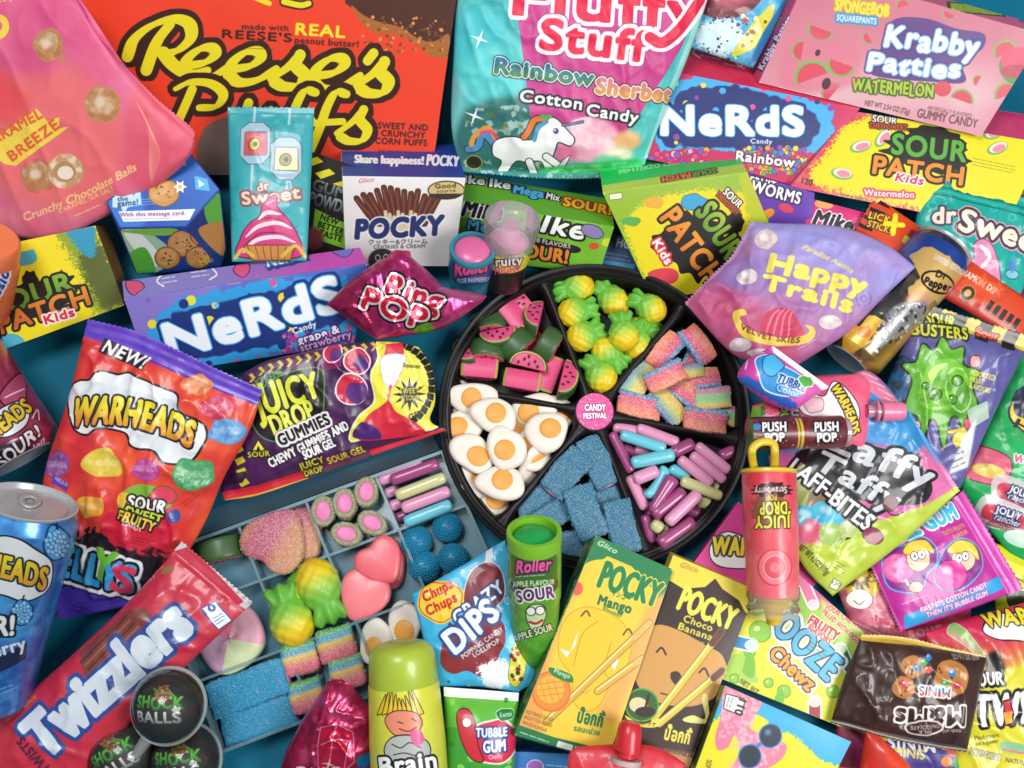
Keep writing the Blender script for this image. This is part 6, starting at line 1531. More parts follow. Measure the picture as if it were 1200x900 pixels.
# drinks can lying at the right
def can(name, label, top, bot, r, art, bg, k=2.0):
    cy = Cyl(top, bot, r); L_ = cy.L
    t = thing(name, (cy.B + cy.T) / 2 - np.array([0, 0, r]), label, 'drinks can')
    al = mat('#b9bcc0', 'metal', 'aluminium')
    lathe('can_body', cy, [(0, r * 0.72), (3, r * 0.78), (r * 0.22, r * 0.97), (r * 0.32, r), (L_ - r * 0.36, r), (L_ - r * 0.3, r * 0.995), (L_ - r * 0.1, r * 0.88), (L_ - 2, r * 0.86)], None, t, art=art, bg=bg, fin='metal', k=k, seg=72, cap=False)
    lathe('rim', cy, [(L_ - 3, r * 0.855), (L_ - 1.2, r * 0.90), (L_ + 0.8, r * 0.91), (L_ + 1.4, r * 0.885), (L_ + 0.6, r * 0.86), (L_ - 4.5, r * 0.83), (L_ - 5, r * 0.80)], al, t, cap=False)
    lid = lathe('lid', cy, [(L_ - 4.6, r * 0.82), (L_ - 5.2, r * 0.74), (L_ - 3.4, r * 0.70), (L_ - 3.2, 0.1)], al, t, cap=False)
    lathe('bottom', cy, [(0.4, r * 0.74), (-0.6, r * 0.70), (2, r * 0.60), (5, 0.1)], al, t, cap=False)
    # opening tab and rivet on the lid
    bm = bmesh.new(); n = 30; rings = []
    for z, k_ in ((0, 0.95), (0.9, 1.0), (1.8, 0.9), (1.8, 0.55), (0.6, 0.5)):
        rings.append([(r * (0.34 * k_ * cos(2 * pi * i / n) + 0.12), r * 0.20 * k_ * sin(2 * pi * i / n), z) for i in range(n)])
    V = np.concatenate([np.array(q, float) for q in rings]); V = cy.B + cy.Z * (L_ - 2.4) + V[:, :1] * cy.X * -1 + V[:, 1:2] * cy.Y + V[:, 2:] * cy.Z
    F = [(a * n + i, a * n + (i + 1) % n, (a + 1) * n + (i + 1) % n, (a + 1) * n + i) for a in range(4) for i in range(n)]
    mesh_obj('ring_pull', V, F, al, lid, smooth=True)
    return t
def a_pepper(A):
    A.fill('#2f3038'); A.grad('#2c3048', '#5c4a2c', (1030, 300), (1060, 400)); A.mottle('#8a7850', 12, 0.5, 4); A.mottle('#1c1c26', 9, 0.6, 6); A.poly([(1090, 350), (1124, 352), (1040, 440), (1008, 440)], '#c8952c', soft=8, a=0.85)
    A.poly([(1066, 262), (1090, 275), (1140, 318), (1120, 345), (1085, 305), (1040, 268)], '#1f4296'); A.poly([(1062, 270), (1080, 290), (1068, 310), (1030, 280)], '#2450b8', soft=3)
    A.fuzz([(1064, 300), (1086, 288), (1138, 332), (1124, 356), (1106, 364), (1096, 352), (1072, 362), (1062, 340), (1078, 326)], '#d9b268', 4, 5, 3); A.poly([(1062, 350), (1080, 340), (1092, 352), (1078, 364)], '#dca27c', sm=True, soft=3)
    A.text('LIMITED EDITION', (1094, 303), (1130, 324), 6, '#e8eaf0', w=0.5)
    A.poly(ellipse(1099, 331, 19, 11, 22), None, o=[(1.6, '#17120e')]); A.poly(ellipse(1099, 331, 18.4, 10.4, 22), '#d9b268'); A.text('Dr', (1096, 324), (1108, 328), 8, '#17120e', w=0.8); A.text('Pepper', (1082, 333), (1113, 342), 9, '#17120e', w=0.9, sh=0.1)
    A.poly([(1004, 376), (1024, 366), (1040, 380), (1020, 400), (1002, 410), (984, 402)], '#d6a02c', sm=True, soft=2); A.mottle('#e0b84c', 5, 0.8, 8, pts=[(984, 376), (1036, 366), (1036, 390), (1000, 414)]); A.poly(blob(1014, 388, 8, 0.3, 8, 4), '#d9702c')
    A.line([(1006, 380), (1020, 366), (1040, 374), (1056, 366)], 5, '#17151a'); A.line([(1060, 320), (1044, 350), (1022, 366)], 8, '#1c1c24')
    A.poly([(1028, 388), (1046, 360), (1082, 352), (1086, 370), (1050, 396), (1020, 412)], '#8d929a', sm=True, soft=3, a=0.8); A.mottle('#e8ecf0', 5, 0.8, 12, thr=0.64, pts=[(1014, 404), (1046, 360), (1088, 352), (1080, 376), (1030, 416)]); A.mottle('#24242c', 5, 0.8, 15, thr=0.6, pts=[(1014, 404), (1046, 360), (1088, 352), (1080, 376), (1030, 416)])
    A.poly([(968, 400), (984, 402), (1016, 424), (1010, 440), (960, 414)], '#d98a30', soft=3); A.mottle('#f0c868', 4, 0.7, 3, pts=[(962, 404), (1016, 424), (1010, 440), (955, 414)])
    A.poly([(984, 404), (1012, 420), (1010, 426), (981, 411)], '#17130f'); A.text('BERRIES', (986, 410), (1008, 423), 4.5, '#e8d8b0', w=0.4)
can('drinks_can', 'slim dark drinks can with gold patch and blue top lying beside the lilac pouch', (1107, 289, 78), (992, 422, 60), 36, a_pepper, '#2f3038')

# tube of gum, purple
def a_tubegum(A):
    A.grad('#c83a9c', '#d560b0', (880, 440), (950, 440)); A.fuzz([(868, 438), (890, 448), (936, 474), (930, 482), (862, 446)], '#2a5cb4', 6, 3, 3)
    A.poly([(905, 401), (914, 403), (974, 448), (972, 456), (964, 456), (908, 412)], '#f0eef2')
    A.line([(874, 432), (880, 416), (896, 412)], 1.6, '#f0d0e8')
    A.poly([(888, 436), (886, 422), (896, 416), (908, 420), (914, 428), (930, 436), (940, 444), (940, 458), (920, 464), (896, 456)], '#2f8fd0', sm=True, o=[(1.6, '#d8ecf6')]); A.poly(blob(904, 428, 12, 0.3, 9, 6), '#49b0e0', o=[(1, '#1c4c8c')])
    A.text('TUBBLE', (908, 448), (941, 460), 10, '#1c3f8c', o=[(1.4, '#d8ecf6')], w=1, sh=0.1); A.text('Color', (908, 458), (934, 467), 8, '#8ad0f0', o=[(1.4, '#1c3f8c')], w=0.8)
    A.poly(blob(945, 447, 9, 0.2, 9, 3, 0.8), '#58b04c', o=[(1, '#f0f4ee')])
bag('gum_tube', 'purple and blue gum tube with a white crimped end beside the lilac pouch', 'gum tube', [(908, 404, 128), (972, 452, 128), (868, 442, 122)],
    [[(908, 404)], [(974, 452)], [(936, 478), (930, 481), (900, 470)], [(868, 446), (866, 436), (880, 418)]], a_tubegum, bulge=14, back=14, seals=(0.10, 0, 0, 0), seed=51, wr=0.5, fin='plastic', zig=0, names=('tube', 'crimped_end'))

# pink squeeze pouch with a cap
def a_squeeze(A):
    A.grad('#d9406c', '#e8587c', (900, 480), (1010, 470)); A.mottle('#f08aa0', 20, 0.4, 3)
    A.text('SUPER', (926, 476), (926, 508), 8, '#f0e8e0', o=[(1.6, '#2a1418')], w=1); A.text('SOUR', (914, 470), (914, 500), 9, '#8fbf2c', o=[(1.8, '#1c1c10')], w=1.2)
    A.poly([(934, 472), (946, 462), (964, 466), (978, 448), (1002, 470), (1006, 492), (986, 508), (976, 494), (958, 490), (940, 486)], '#f2eef0', sm=True, o=[(1.2, '#2a1a20')])
    A.text('WARHEADS', (972, 456), (998, 510), 11, '#e6c82c', o=[(1.8, '#2a1a20')], w=1.2, bend=3)
    A.poly(blob(952, 476, 12, 0.15, 9, 3, 0.8), '#e9b8c0', o=[(0.8, '#5a2a34')]); A.poly([(880, 478), (896, 474), (898, 496), (880, 498)], '#6aa02c'); A.text('WATERMELON', (892, 476), (893, 520), 5, '#1c1c10', w=0.5)
rt, pl_ = bag('squeeze_pouch', 'pink sour squeeze pouch with its pink cap pointing right', 'squeeze pouch', [(900, 470, 96), (1016, 440, 100), (1016, 526, 96)],
    [[(884, 474), (920, 458), (950, 440)], [(1010, 436), (1022, 448), (1024, 480)], [(1018, 527), (960, 524)], [(876, 520)]], a_squeeze, bulge=15, seals=(0, 0, 0, 0), seed=53, wr=1.0, names=('pouch', 'seal'))
cy = Cyl((1054, 482, 98), (1016, 482, 96), 10)
nk = lathe('neck', cy, [(0, 7), (8, 7), (8, 12), (11, 12), (11, 7.5), (16, 7.5)], clear_mat('neck_plastic', lin('#f0a0b8'), 0.6), rt, cap=False)
lathe('cap', cy, [(14, 9.5), (15, 11), (34, 10), (38, 9), (39.5, 6), (39.5, 0.1)], mat('#ea7aa0', 'plastic', 'pouch_cap'), nk, cap=False)

# push pop tube
def a_push(A):
    A.fill('#5a1c26'); A.mottle('#7c2c34', 6, 0.6); A.dots([(876, 492), (985, 526)], 60, 0.4, 1, ['#e8c8c8', '#c05060'], 4)
    for x in (897, 958): A.text('PUSH', (x - 3, 506), (x + 24, 505), 11, '#f0eef0', o=[(1.8, '#1c0c10')], w=1.2); A.text('POP', (x, 518), (x + 22, 517), 10, '#f0eef0', o=[(1.8, '#1c0c10')], w=1.2)
    A.poly([(931, 490), (938, 490), (938, 528), (931, 528)], '#c8a83c'); A.poly([(933, 490), (935, 490), (935, 528), (933, 528)], '#7c5c1c'); A.ell(887, 500, 5, 4, '#3c7cc0')
    A.poly([(876, 490), (880, 490), (880, 528), (876, 528)], '#3a6a2c')
cy = Cyl((987, 506, 122), (877, 508, 122), 17)
t = thing('lolly_tube', cy.B * 0.5 + cy.T * 0.5, 'dark red push-up lolly tube with a yellow band lying across the pink pouch', 'lolly tube')
lathe('tube', cy, [(0, 16), (1, 17), (cy.L * 0.5, 17), (cy.L - 1.5, 17), (cy.L, 16)], None, t, art=a_push, bg='#5a1c26')
lathe('end_cap', cy, [(cy.L - 1, 14), (cy.L + 5, 14), (cy.L + 6.5, 12), (cy.L + 6.5, 0.1)], clear_mat('end_cap', lin('#e8d0d4'), 0.5), t, cap=False)

# green monster bag becomes a plain slime bag
def a_slime(A):
    A.grad('#4a4a86', '#5a5694', (1090, 400), (1180, 480)); A.mottle('#6f6ab0', 26, 0.4, 2)
    A.poly([(1088, 350), (1230, 396), (1222, 418), (1080, 372)], '#d9bc2c'); A.mottle('#b8982c', 4, 0.5, 5, pts=[(1088, 350), (1230, 396), (1222, 418), (1080, 372)])
    for i in range(5): x = 1096 + 30 * i; y = 352 + 10 * i; A.poly([(x, y), (x + 15, y + 5), (x + 2, y + 30), (x - 13, y + 25)], '#1c1a18')
    A.text('SOUR', (1086, 380), (1120, 385), 14, '#c8c83c', o=[(2.4, '#1c2410')], w=1.8); A.text('BUSTERS', (1070, 392), (1134, 398), 13, '#c8c83c', o=[(2.4, '#1c2410')], w=1.8); A.text('Sour', (1146, 393), (1172, 400), 10, '#d8502c', o=[(1.4, '#4a1410')], w=1.2)
    A.poly([(1040, 430), (1062, 420), (1070, 440), (1050, 480), (1030, 490)], '#1c5c8c', sm=True); A.mottle('#17242c', 8, 0.8, 6, pts=[(1030, 420), (1064, 416), (1072, 440), (1050, 490), (1026, 490)])
    # slime drips and bubbles in place of the character
    A.poly([(1060, 478), (1068, 446), (1058, 428), (1072, 424), (1080, 404), (1092, 412), (1104, 396), (1114, 410), (1128, 408), (1126, 428), (1146, 436), (1136, 452), (1144, 478), (1132, 482), (1130, 512), (1120, 488), (1110, 492), (1104, 524), (1096, 494), (1086, 492), (1080, 512), (1074, 488)], '#5ca824', sm=True, o=[(2.4, '#16290c')])
    A.poly([(1074, 468), (1080, 440), (1094, 424), (1116, 422), (1130, 442), (1126, 466), (1108, 480), (1088, 480)], '#78c034', sm=True); A.poly([(1086, 438), (1096, 428), (1108, 426), (1098, 436), (1090, 448)], '#c4ec84', sm=True)
    A.mottle('#3f7c1c', 9, 0.6, 4, pts=blob(1104, 468, 34, 0.1, 9, 4, 0.8))
    for x, y, r in ((1120, 446, 6), (1094, 462, 7), (1114, 468, 5), (1082, 452, 4)): A.ell(x, y, r, r * .9, '#4c9420', o=[(1.2, '#1c3a0c')]); A.ell(x - r * .3, y - r * .35, r * .3, r * .25, '#d8f0a0')
    for x, y, r, c in ((1070, 500, 7, '#d8602c'), (1134, 496, 6, '#d83a5c'), (1056, 486, 6, '#e0b82c'), (1142, 424, 7, '#e08a8c')): A.poly(blob(x, y, r, 0.2, 8, x), c, o=[(1, '#16290c')])
    A.text('ASSORTED', (1135, 439), (1163, 446), 6, '#e6d84c', w=0.6); A.text('FRUIT', (1134, 447), (1151, 451), 6, '#e6d84c', w=0.6); A.text('FLAVOURS', (1132, 454), (1158, 461), 6, '#e6d84c', w=0.6)
    A.poly([(1108, 505), (1128, 500), (1136, 520), (1118, 524)], '#d8c02c'); A.poly(star(1113, 510, 7, 2.5, 3, 90), '#1c1a10'); A.poly([(1130, 480), (1156, 470), (1160, 490), (1138, 502)], '#a8c0b0'); A.poly([(1126, 512), (1144, 490), (1136, 548), (1112, 556)], '#e8eaec', soft=3); A.small((1108, 530), (1126, 522), 4, 4, '#6a6a80')
bag('candy_bag', 'indigo sour sweet bag with hazard striped top and green slime picture', 'candy bag', [(1090, 358, 94), (1205, 396, 94), (1126, 572, 44)],
    [[(1086, 354)], [(1214, 394), (1176, 470)], [(1128, 574), (1080, 560)], [(1026, 500), (1046, 440)]], a_slime, bulge=12, seals=(0.09, 0, 0, 0), seed=61, wr=3.0)

# green bag at the right edge
def a_jolly(A):
    A.grad('#17a052', '#1fae5c', (1160, 430), (1190, 640)); A.mottle('#3cc878', 26, 0.4, 3); A.mottle('#0f7f40', 30, 0.4, 8)
    A.poly([(1192, 462), (1230, 450), (1230, 520), (1186, 494)], '#e0c82c', sm=True, o=[(2, '#14182c')]); A.poly([(1190, 458), (1220, 450), (1220, 486), (1190, 488)], '#1a2444', sm=True); A.text('H', (1186, 500), (1200, 508), 10, '#14182c', w=1.4)
    A.poly([(1136, 520), (1180, 538), (1172, 566), (1140, 562), (1130, 548)], '#d8607c', sm=True, o=[(1.4, '#7c2440')]); A.ell(1158, 552, 18, 8, '#dcc04c', rot=15); A.mottle('#f0e08c', 5, 0.8, 3, pts=ellipse(1158, 552, 16, 7, 15))
    A.text('WATERMELON', (1184, 542), (1260, 556), 9, '#e0506c', o=[(1.4, '#f4e8e8')], w=1); A.small((1190, 556), (1210, 562), 3, 2, '#c8ecd8')
    for x, y in ((1190, 580), (1176, 604)):
        A.poly([(x - 30, y - 12), (x - 16, y - 24), (x + 34, y + 2), (x + 40, y + 22), (x - 20, y + 12)], '#d8ccd0', sm=True, a=0.85); A.poly([(x - 18, y - 14), (x + 26, y + 4), (x + 22, y + 16), (x - 20, y + 4)], '#cc3a54', sm=True)
        A.text('JOLLY', (x - 12, y - 4), (x + 14, y + 6), 8, '#f0f2f6', o=[(1.6, '#1c2c5c')], w=0.8); A.text('rancher', (x - 12, y + 4), (x + 16, y + 14), 6.5, '#f0f2f6', o=[(1.4, '#1c2c5c')], w=0.5); A.text('HARD CANDY', (x - 16, y + 10), (x + 10, y + 20), 3.6, '#f0e0c0', o=[(1, '#4a1420')])
    A.ell(1196, 632, 20, 9, '#e8ece8', rot=20, a=0.8)
bag('candy_bag', 'bright green sweet bag with pictured red hard candies at the right edge', 'candy bag', [(1195, 400, 52), (1250, 420, 52), (1160, 640, 34)],
    [[(1194, 398)], [(1300, 420)], [(1290, 700), (1200, 656)], [(1182, 641), (1158, 614), (1126, 560), (1142, 536), (1172, 470)]], a_jolly, bulge=16, seals=(0, 0, 0, 0), seed=63, wr=3.2)
def a_yel(A):
    A.grad('#d8d820', '#b8c81c', (1160, 640), (1190, 720)); A.poly([(1165, 650), (1215, 672), (1215, 682), (1160, 660)], '#e9ea50'); A.line([(1160, 664), (1215, 690)], 2, '#7c8c14', sm=False); A.poly([(1180, 690), (1215, 700), (1215, 720), (1184, 712)], '#2a3018', sm=True)
bag('candy_bag', 'yellow green zip bag edge below the bright green bag', 'candy bag', [(1160, 636, 26), (1230, 660, 26), (1200, 720, 20)],
    [[(1158, 634)], [(1240, 656)], [(1240, 730)], [(1170, 716)]], a_yel, bulge=8, seed=65, wr=1.4)

# taffy bag
def a_taffy(A):
    A.fill('#c85a9c'); A.mottle('#dc7cb0', 30, 0.4, 3)
    A.poly([(1000, 425), (1075, 478), (1112, 540), (1080, 560), (1040, 520), (930, 530), (890, 520)], '#2f86c4', soft=10); A.mottle('#4fa4dc', 24, 0.5, 6, pts=[(1010, 440), (1075, 478), (1100, 540), (1030, 520), (960, 500)])
    A.poly([(1008, 428), (1024, 440), (1062, 478), (1040, 476), (1002, 446)], '#e07a9c'); 
    for i in range(4): A.line([(1012 + 8 * i, 436 + 10 * i), (1030 + 8 * i, 444 + 10 * i)], 1.2, '#f4c8d8', sm=False)
    A.poly([(1084, 520), (1132, 572), (1112, 590), (1040, 560)], '#d870a8', soft=4)
    A.poly([(1136, 562), (1130, 590), (980, 706), (950, 690), (922, 640), (960, 600), (1030, 610), (1090, 590)], '#b2c83c', soft=2); A.mottle('#c8d860', 22, 0.5, 9, pts=[(1130, 572), (980, 700), (930, 650), (1000, 620)])
    A.poly([(926, 640), (912, 600), (930, 590), (990, 630)], '#c85a9c', soft=6)
    win = ellipse(962, 590, 52, 32, 38)
    A.poly(win, '#8a7058', o=[(2.4, '#1c181a')])
    for x, y, rx, ry, ro, c in ((932, 578, 14, 20, 10, '#a8b868'), (940, 560, 12, 16, 20, '#b4c478'), (946, 606, 20, 13, 20, '#3aa6c8'), (970, 602, 20, 12, 30, '#4ab4d4'), (950, 622, 12, 14, 0, '#d8607c'), (974, 626, 16, 13, 20, '#98bc58'), (994, 620, 12, 10, 10, '#b8c87c')): A.ell(x, y, rx, ry, c, rot=ro); A.ell(x - 3, y - 4, rx * .4, ry * .35, '#e8f0f0', rot=ro, soft=4, a=0.7)
    def T(t, a, b, h, **k): A.text(t, a, b, h, '#d0d5da', o=[(3.4, '#1a181c')], w=h * 0.05, sh=0.14, g='#c0c6cc', **k)
    A.poly([(938, 528), (1000, 520), (1060, 536), (1092, 566), (1080, 590), (1030, 590), (990, 580), (940, 544)], '#1a181c', sm=True)
    T('Laffy', (966, 526), (1086, 574), 30); T('Taffy', (950, 548), (1044, 600), 25, grow=0.1)
    A.text('LAFF-BITES', (922, 552), (1012, 622), 19, '#f0f2f4', o=[(3, '#1a181c')], w=0.8); A.text('CANDY', (950, 540), (964, 546), 4, '#1a181c', w=0.3)
    A.ell(1042, 590, 9, 9, '#5c1420', o=[(0.8, '#2c0810')]); A.line([(1034, 596), (1046, 604), (1058, 600)], 1.6, '#4a2a1c'); A.ell(1022, 628, 13, 9, '#8c3450', rot=20, o=[(0.8, '#4a1428')])
    A.text('NET WT 4.2 OZ (119g)', (936, 642), (968, 674), 7, '#2c2c18', w=0.3); A.poly([(978, 678), (988, 684), (982, 692), (973, 688)], '#e8ecd8', o=[(0.8, '#2c2c18')]); A.text('120', (976, 684), (986, 688), 4, '#2c2c18'); A.small((980, 658), (994, 666), 2, 3, '#4a5418')
bag('candy_bag', 'blue, pink and lime chewy sweet bag with a candy window and black lettering', 'candy bag', [(1000, 440, 88), (1120, 560, 88), (980, 695, 70)],
    [[(902, 534), (960, 484), (1014, 432)], [(1068, 479), (1098, 526)], [(1129, 574), (1060, 636)], [(978, 699), (944, 664), (912, 600)]], a_taffy, bulge=13, seals=(0, 0.05, 0, 0), seed=71, wr=2.8)

# bubble gum sachet
def a_bubble(A):
    A.fill('#b82a94'); A.mottle('#cc48a8', 26, 0.5, 3); A.poly([(1130, 574), (1150, 600), (1204, 692), (1186, 700), (1128, 610), (1120, 586)], '#c83aa4'); A.line([(1122, 588), (1186, 698)], 1.4, '#e488cc', sm=False)
    A.text('BUBBLE GUM', (1022, 650), (1124, 606), 17, '#4ac0e8', o=[(1.8, '#f0f4fa')], w=2); A.text('TUTTI FRUTTI', (1104, 628), (1131, 618), 4.6, '#d8c83c', w=0.4); A.text('FLAVOUR', (1116, 632), (1134, 625), 4.6, '#d8c83c', w=0.4)
    for q in ([(1036, 666), (1040, 646), (1060, 640), (1080, 630), (1094, 642), (1094, 660), (1084, 672), (1078, 690), (1064, 694), (1044, 688)], [(1106, 644), (1124, 632), (1144, 640), (1150, 660), (1142, 676), (1122, 690), (1100, 688), (1094, 672)]): A.poly(q, '#8a2a8c', sm=True, o=[(1.6, '#4ab8e4')])
    A.ell(1052, 666, 17, 17, '#d8509c'); A.mottle('#e888bc', 5, 0.7, 4, pts=ellipse(1052, 666, 16, 16)); A.line([(1060, 680), (1066, 690)], 3, '#f0f0ec'); A.ell(1072, 688, 8, 6, '#ecc8b0', o=[(0.8, '#5a2a2c')])
    A.ell(1074, 654, 13, 15, '#eec4a8', o=[(0.9, '#5a2a2c')]); A.poly([(1058, 648), (1066, 636), (1084, 634), (1092, 648), (1082, 644), (1074, 650)], '#e8c83c', sm=True, o=[(0.8, '#8c6a1c')])
    A.ell(1128, 654, 14, 15, '#eec4a8', o=[(0.9, '#5a2a2c')]); A.poly([(1108, 646), (1120, 634), (1140, 638), (1146, 656), (1134, 646), (1120, 648)], '#e8c83c', sm=True, o=[(0.8, '#8c6a1c')]); A.ell(1112, 674, 18, 17, '#d8409c', o=[(0.9, '#7c1458')]); A.ell(1107, 668, 6, 5, '#f0a8d4', soft=3)
    for x, y in ((1070, 652), (1078, 650), (1122, 654), (1130, 652)): A.ell(x, y, 4, 5, '#f6f6f6', o=[(0.6, '#3a2a2c')]); A.ell(x + 0.5, y, 1.2, 1.4, '#2a2a3c')
    A.poly([(1060, 722), (1174, 675), (1178, 690), (1064, 738)], '#2f9fd8'); A.text("FIRST IT'S COTTON CANDY", (1080, 718), (1157, 688), 6, '#f4f6fa', o=[(0.8, '#c0408c')], w=0.5); A.text("THEN IT'S BUBBLE GUM", (1087, 724), (1158, 698), 6, '#f4f6fa', o=[(0.8, '#c0408c')], w=0.5)
    A.small((1058, 708), (1090, 695), 2.4, 1, '#f0c8e4')
bag('gum_sachet', 'magenta bubble gum sachet with two cartoon children at the right', 'gum sachet', [(1022, 658, 62), (1132, 576, 62), (1203, 690, 50)],
    [[(1020, 658)], [(1133, 574)], [(1204, 690), (1130, 718)], [(1058, 741)]], a_bubble, bulge=10, seals=(0, 0.12, 0, 0.03), seed=73, wr=1.2)

# pink cellophane pack with smiling picture
def a_cello(A):
    A.fill('#cf6a84'); A.mottle('#e8a0ac', 12, 0.7, 3); A.mottle('#8c3048', 14, 0.5, 6); A.poly([(990, 672), (1026, 660), (1030, 690), (1000, 705)], '#d8b83c', sm=True, soft=2); A.mottle('#2c1c14', 6, 0.7, 7, thr=0.6, pts=[(985, 664), (1026, 660), (1020, 690), (994, 700)])
    A.ell(1006, 702, 14, 11, '#f0eae4', o=[(0.8, '#8c5060')]); A.line([(1000, 704), (1006, 708), (1012, 703)], 1, '#5a3a3c'); A.text('sweet', (1018, 724), (1060, 748), 9, '#b83c58', w=0.8); A.small((1000, 728), (1050, 752), 3, 2, '#f0c0c8')
bag('candy_bag', 'pink cellophane sweet pack with a smiling face between lime carton and magenta sachet', 'candy bag', [(985, 680, 46), (1040, 655, 46), (1060, 750, 34)],
    [[(980, 682), (1004, 664)], [(1034, 650), (1058, 720)], [(1070, 756)], [(1010, 760)]], a_cello, bulge=10, seed=75, wr=2.6, step=2.4)

# ================================================================== left side and bottom
# sour heads bag: lettering and fruit, no mascot
def a_sourbag(A):
    A.grad('#cf2a3c', '#e8502c', (70, 420), (260, 560)); A.mottle('#f0702c', 26, 0.5, 3); A.mottle('#c01c34', 34, 0.5, 8)
    A.fuzz([(60, 640), (110, 618), (190, 640), (215, 690), (150, 745), (50, 740)], '#1c1218', 22, 4, 5); A.fuzz([(120, 600), (210, 590), (200, 650), (130, 640)], '#c81c38', 22, 4, 8)
    A.fuzz([(56, 690), (110, 686), (150, 706), (190, 720), (120, 760), (40, 760)], '#4a30a8', 10, 3, 6); A.mottle('#6a4ac8', 16, 0.5, 2, pts=[(56, 700), (160, 710), (120, 750), (40, 750)])
    A.poly([(86, 370), (150, 380), (230, 414), (310, 456), (302, 478), (220, 446), (150, 414), (86, 392)], '#5c38b4'); A.mottle('#7a58d0', 14, 0.5, 4, pts=[(86, 370), (150, 380), (310, 456), (302, 478), (150, 414), (86, 392)])
    A.poly([(116, 396), (172, 420), (166, 434), (110, 412)], '#24141c', sm=False); A.text('NEW!', (114, 411), (165, 432), 14, '#f0f0f4', w=1.2, sh=0.1)
    A.poly([(78, 480), (74, 462), (88, 448), (104, 446), (116, 436), (136, 440), (150, 438), (168, 446), (190, 456), (206, 464), (212, 484), (236, 496), (240, 516), (222, 540), (196, 540), (184, 526), (160, 522), (150, 506), (120, 500), (104, 508), (88, 502)], '#e4e8ec', sm=True, o=[(2.4, '#1c1418')]); A.mottle('#b8c4cc', 16, 0.5, 6, pts=[(82, 478), (110, 446), (206, 470), (234, 506), (200, 536), (150, 504), (90, 500)])
    A.text('WARHEADS', (83, 500), (226, 524), 30, '#e8d62c', o=[(2.4, '#1c1418')], w=2, bend=14, g='#d8702c', grow=-0.15)
    def gummy_(x, y, r, c, s): A.poly(blob(x, y, r, 0.22, 9, s, 0.75), c, a=0.95); A.mottle('#ffffff', 4, 0.22, s, pts=blob(x, y, r * .9, 0.2, 9, s, 0.75)); A.text('WARHEADS', (x - r * .7, y + 3), (x + r * .7, y + 3), 7, '#ffffff', al=0.35, w=0.5)
    gummy_(112, 592, 18, '#e0a02c', 3); gummy_(126, 542, 24, '#d8c43a', 13); gummy_(176, 548, 18, '#b03a90', 21); gummy_(66, 545, 20, '#8a4a98', 4); gummy_(226, 556, 26, '#3c9c5c', 7); gummy_(264, 505, 22, '#4a94d0', 9); gummy_(228, 450, 16, '#e0844c', 5); gummy_(252, 478, 18, '#cc3a5c', 2)
    A.poly([(142, 588), (150, 574), (168, 566), (190, 570), (204, 580), (200, 594), (180, 590), (154, 600)], '#7fae3c', sm=True); A.ell(150, 584, 8, 9, '#e8b83c'); A.poly([(180, 586), (188, 570), (206, 574), (204, 588)], '#d84058', sm=True, o=[(1, '#2c6a2c')]); A.ell(206, 604, 7, 8, '#3a4a9c')
    A.text('SOUR', (154, 592), (196, 600), 13, '#f2f0ec', o=[(2, '#1c1418')], w=1.2, sh=-0.05); A.text('SWEET', (150, 602), (190, 614), 11, '#c8d83c', o=[(2, '#1c1418')], w=0.9); A.text('FRUITY', (142, 606), (182, 622), 11, '#e8c83c', o=[(2, '#1c1418')], w=0.9); A.text('CANDY', (148, 613), (168, 622), 5, '#f2f0ec', w=0.4)
    A.text('JELLYS', (52, 668), (150, 698), 36, '#3aa0d8', o=[(3, '#17121a'), (7, '#e8eaee'), (8.4, '#17121a')], w=2.4)
    A.text('Y', (106, 674), (128, 682), 36, '#6fc03c', w=2.4); A.text('S', (127, 691), (148, 699), 34, '#d83a5c', w=2.4)
    A.small((160, 628), (190, 636), 2, 3, '#6a1420'); A.small((214, 590), (232, 576), 2, 2, '#7c1c1c')
    A.poly([(62, 556), (82, 566), (80, 576), (58, 566)], '#6a3ab0'); A.text('HELLO', (63, 562), (80, 570), 4, '#f0f0f4', w=0.3); A.ell(118, 728, 14, 7, '#d84a4c', soft=3); A.small((76, 712), (110, 722), 3, 2, '#2a1858')
bag('sour_candy_bag', 'red and orange sour jelly bag with a purple sealed top and curved yellow lettering', 'candy bag', [(98, 375, 118), (302, 466, 112), (62, 728, 34)],
    [[(97, 373), (150, 386), (200, 408), (250, 432)], [(303, 456), (288, 505), (258, 560), (232, 620)], [(188, 694), (140, 714)], [(62, 730), (42, 650), (44, 560), (72, 470)]], a_sourbag, bulge=19, seals=(0.075, 0, 0.05, 0), seed=81, wr=3.4)

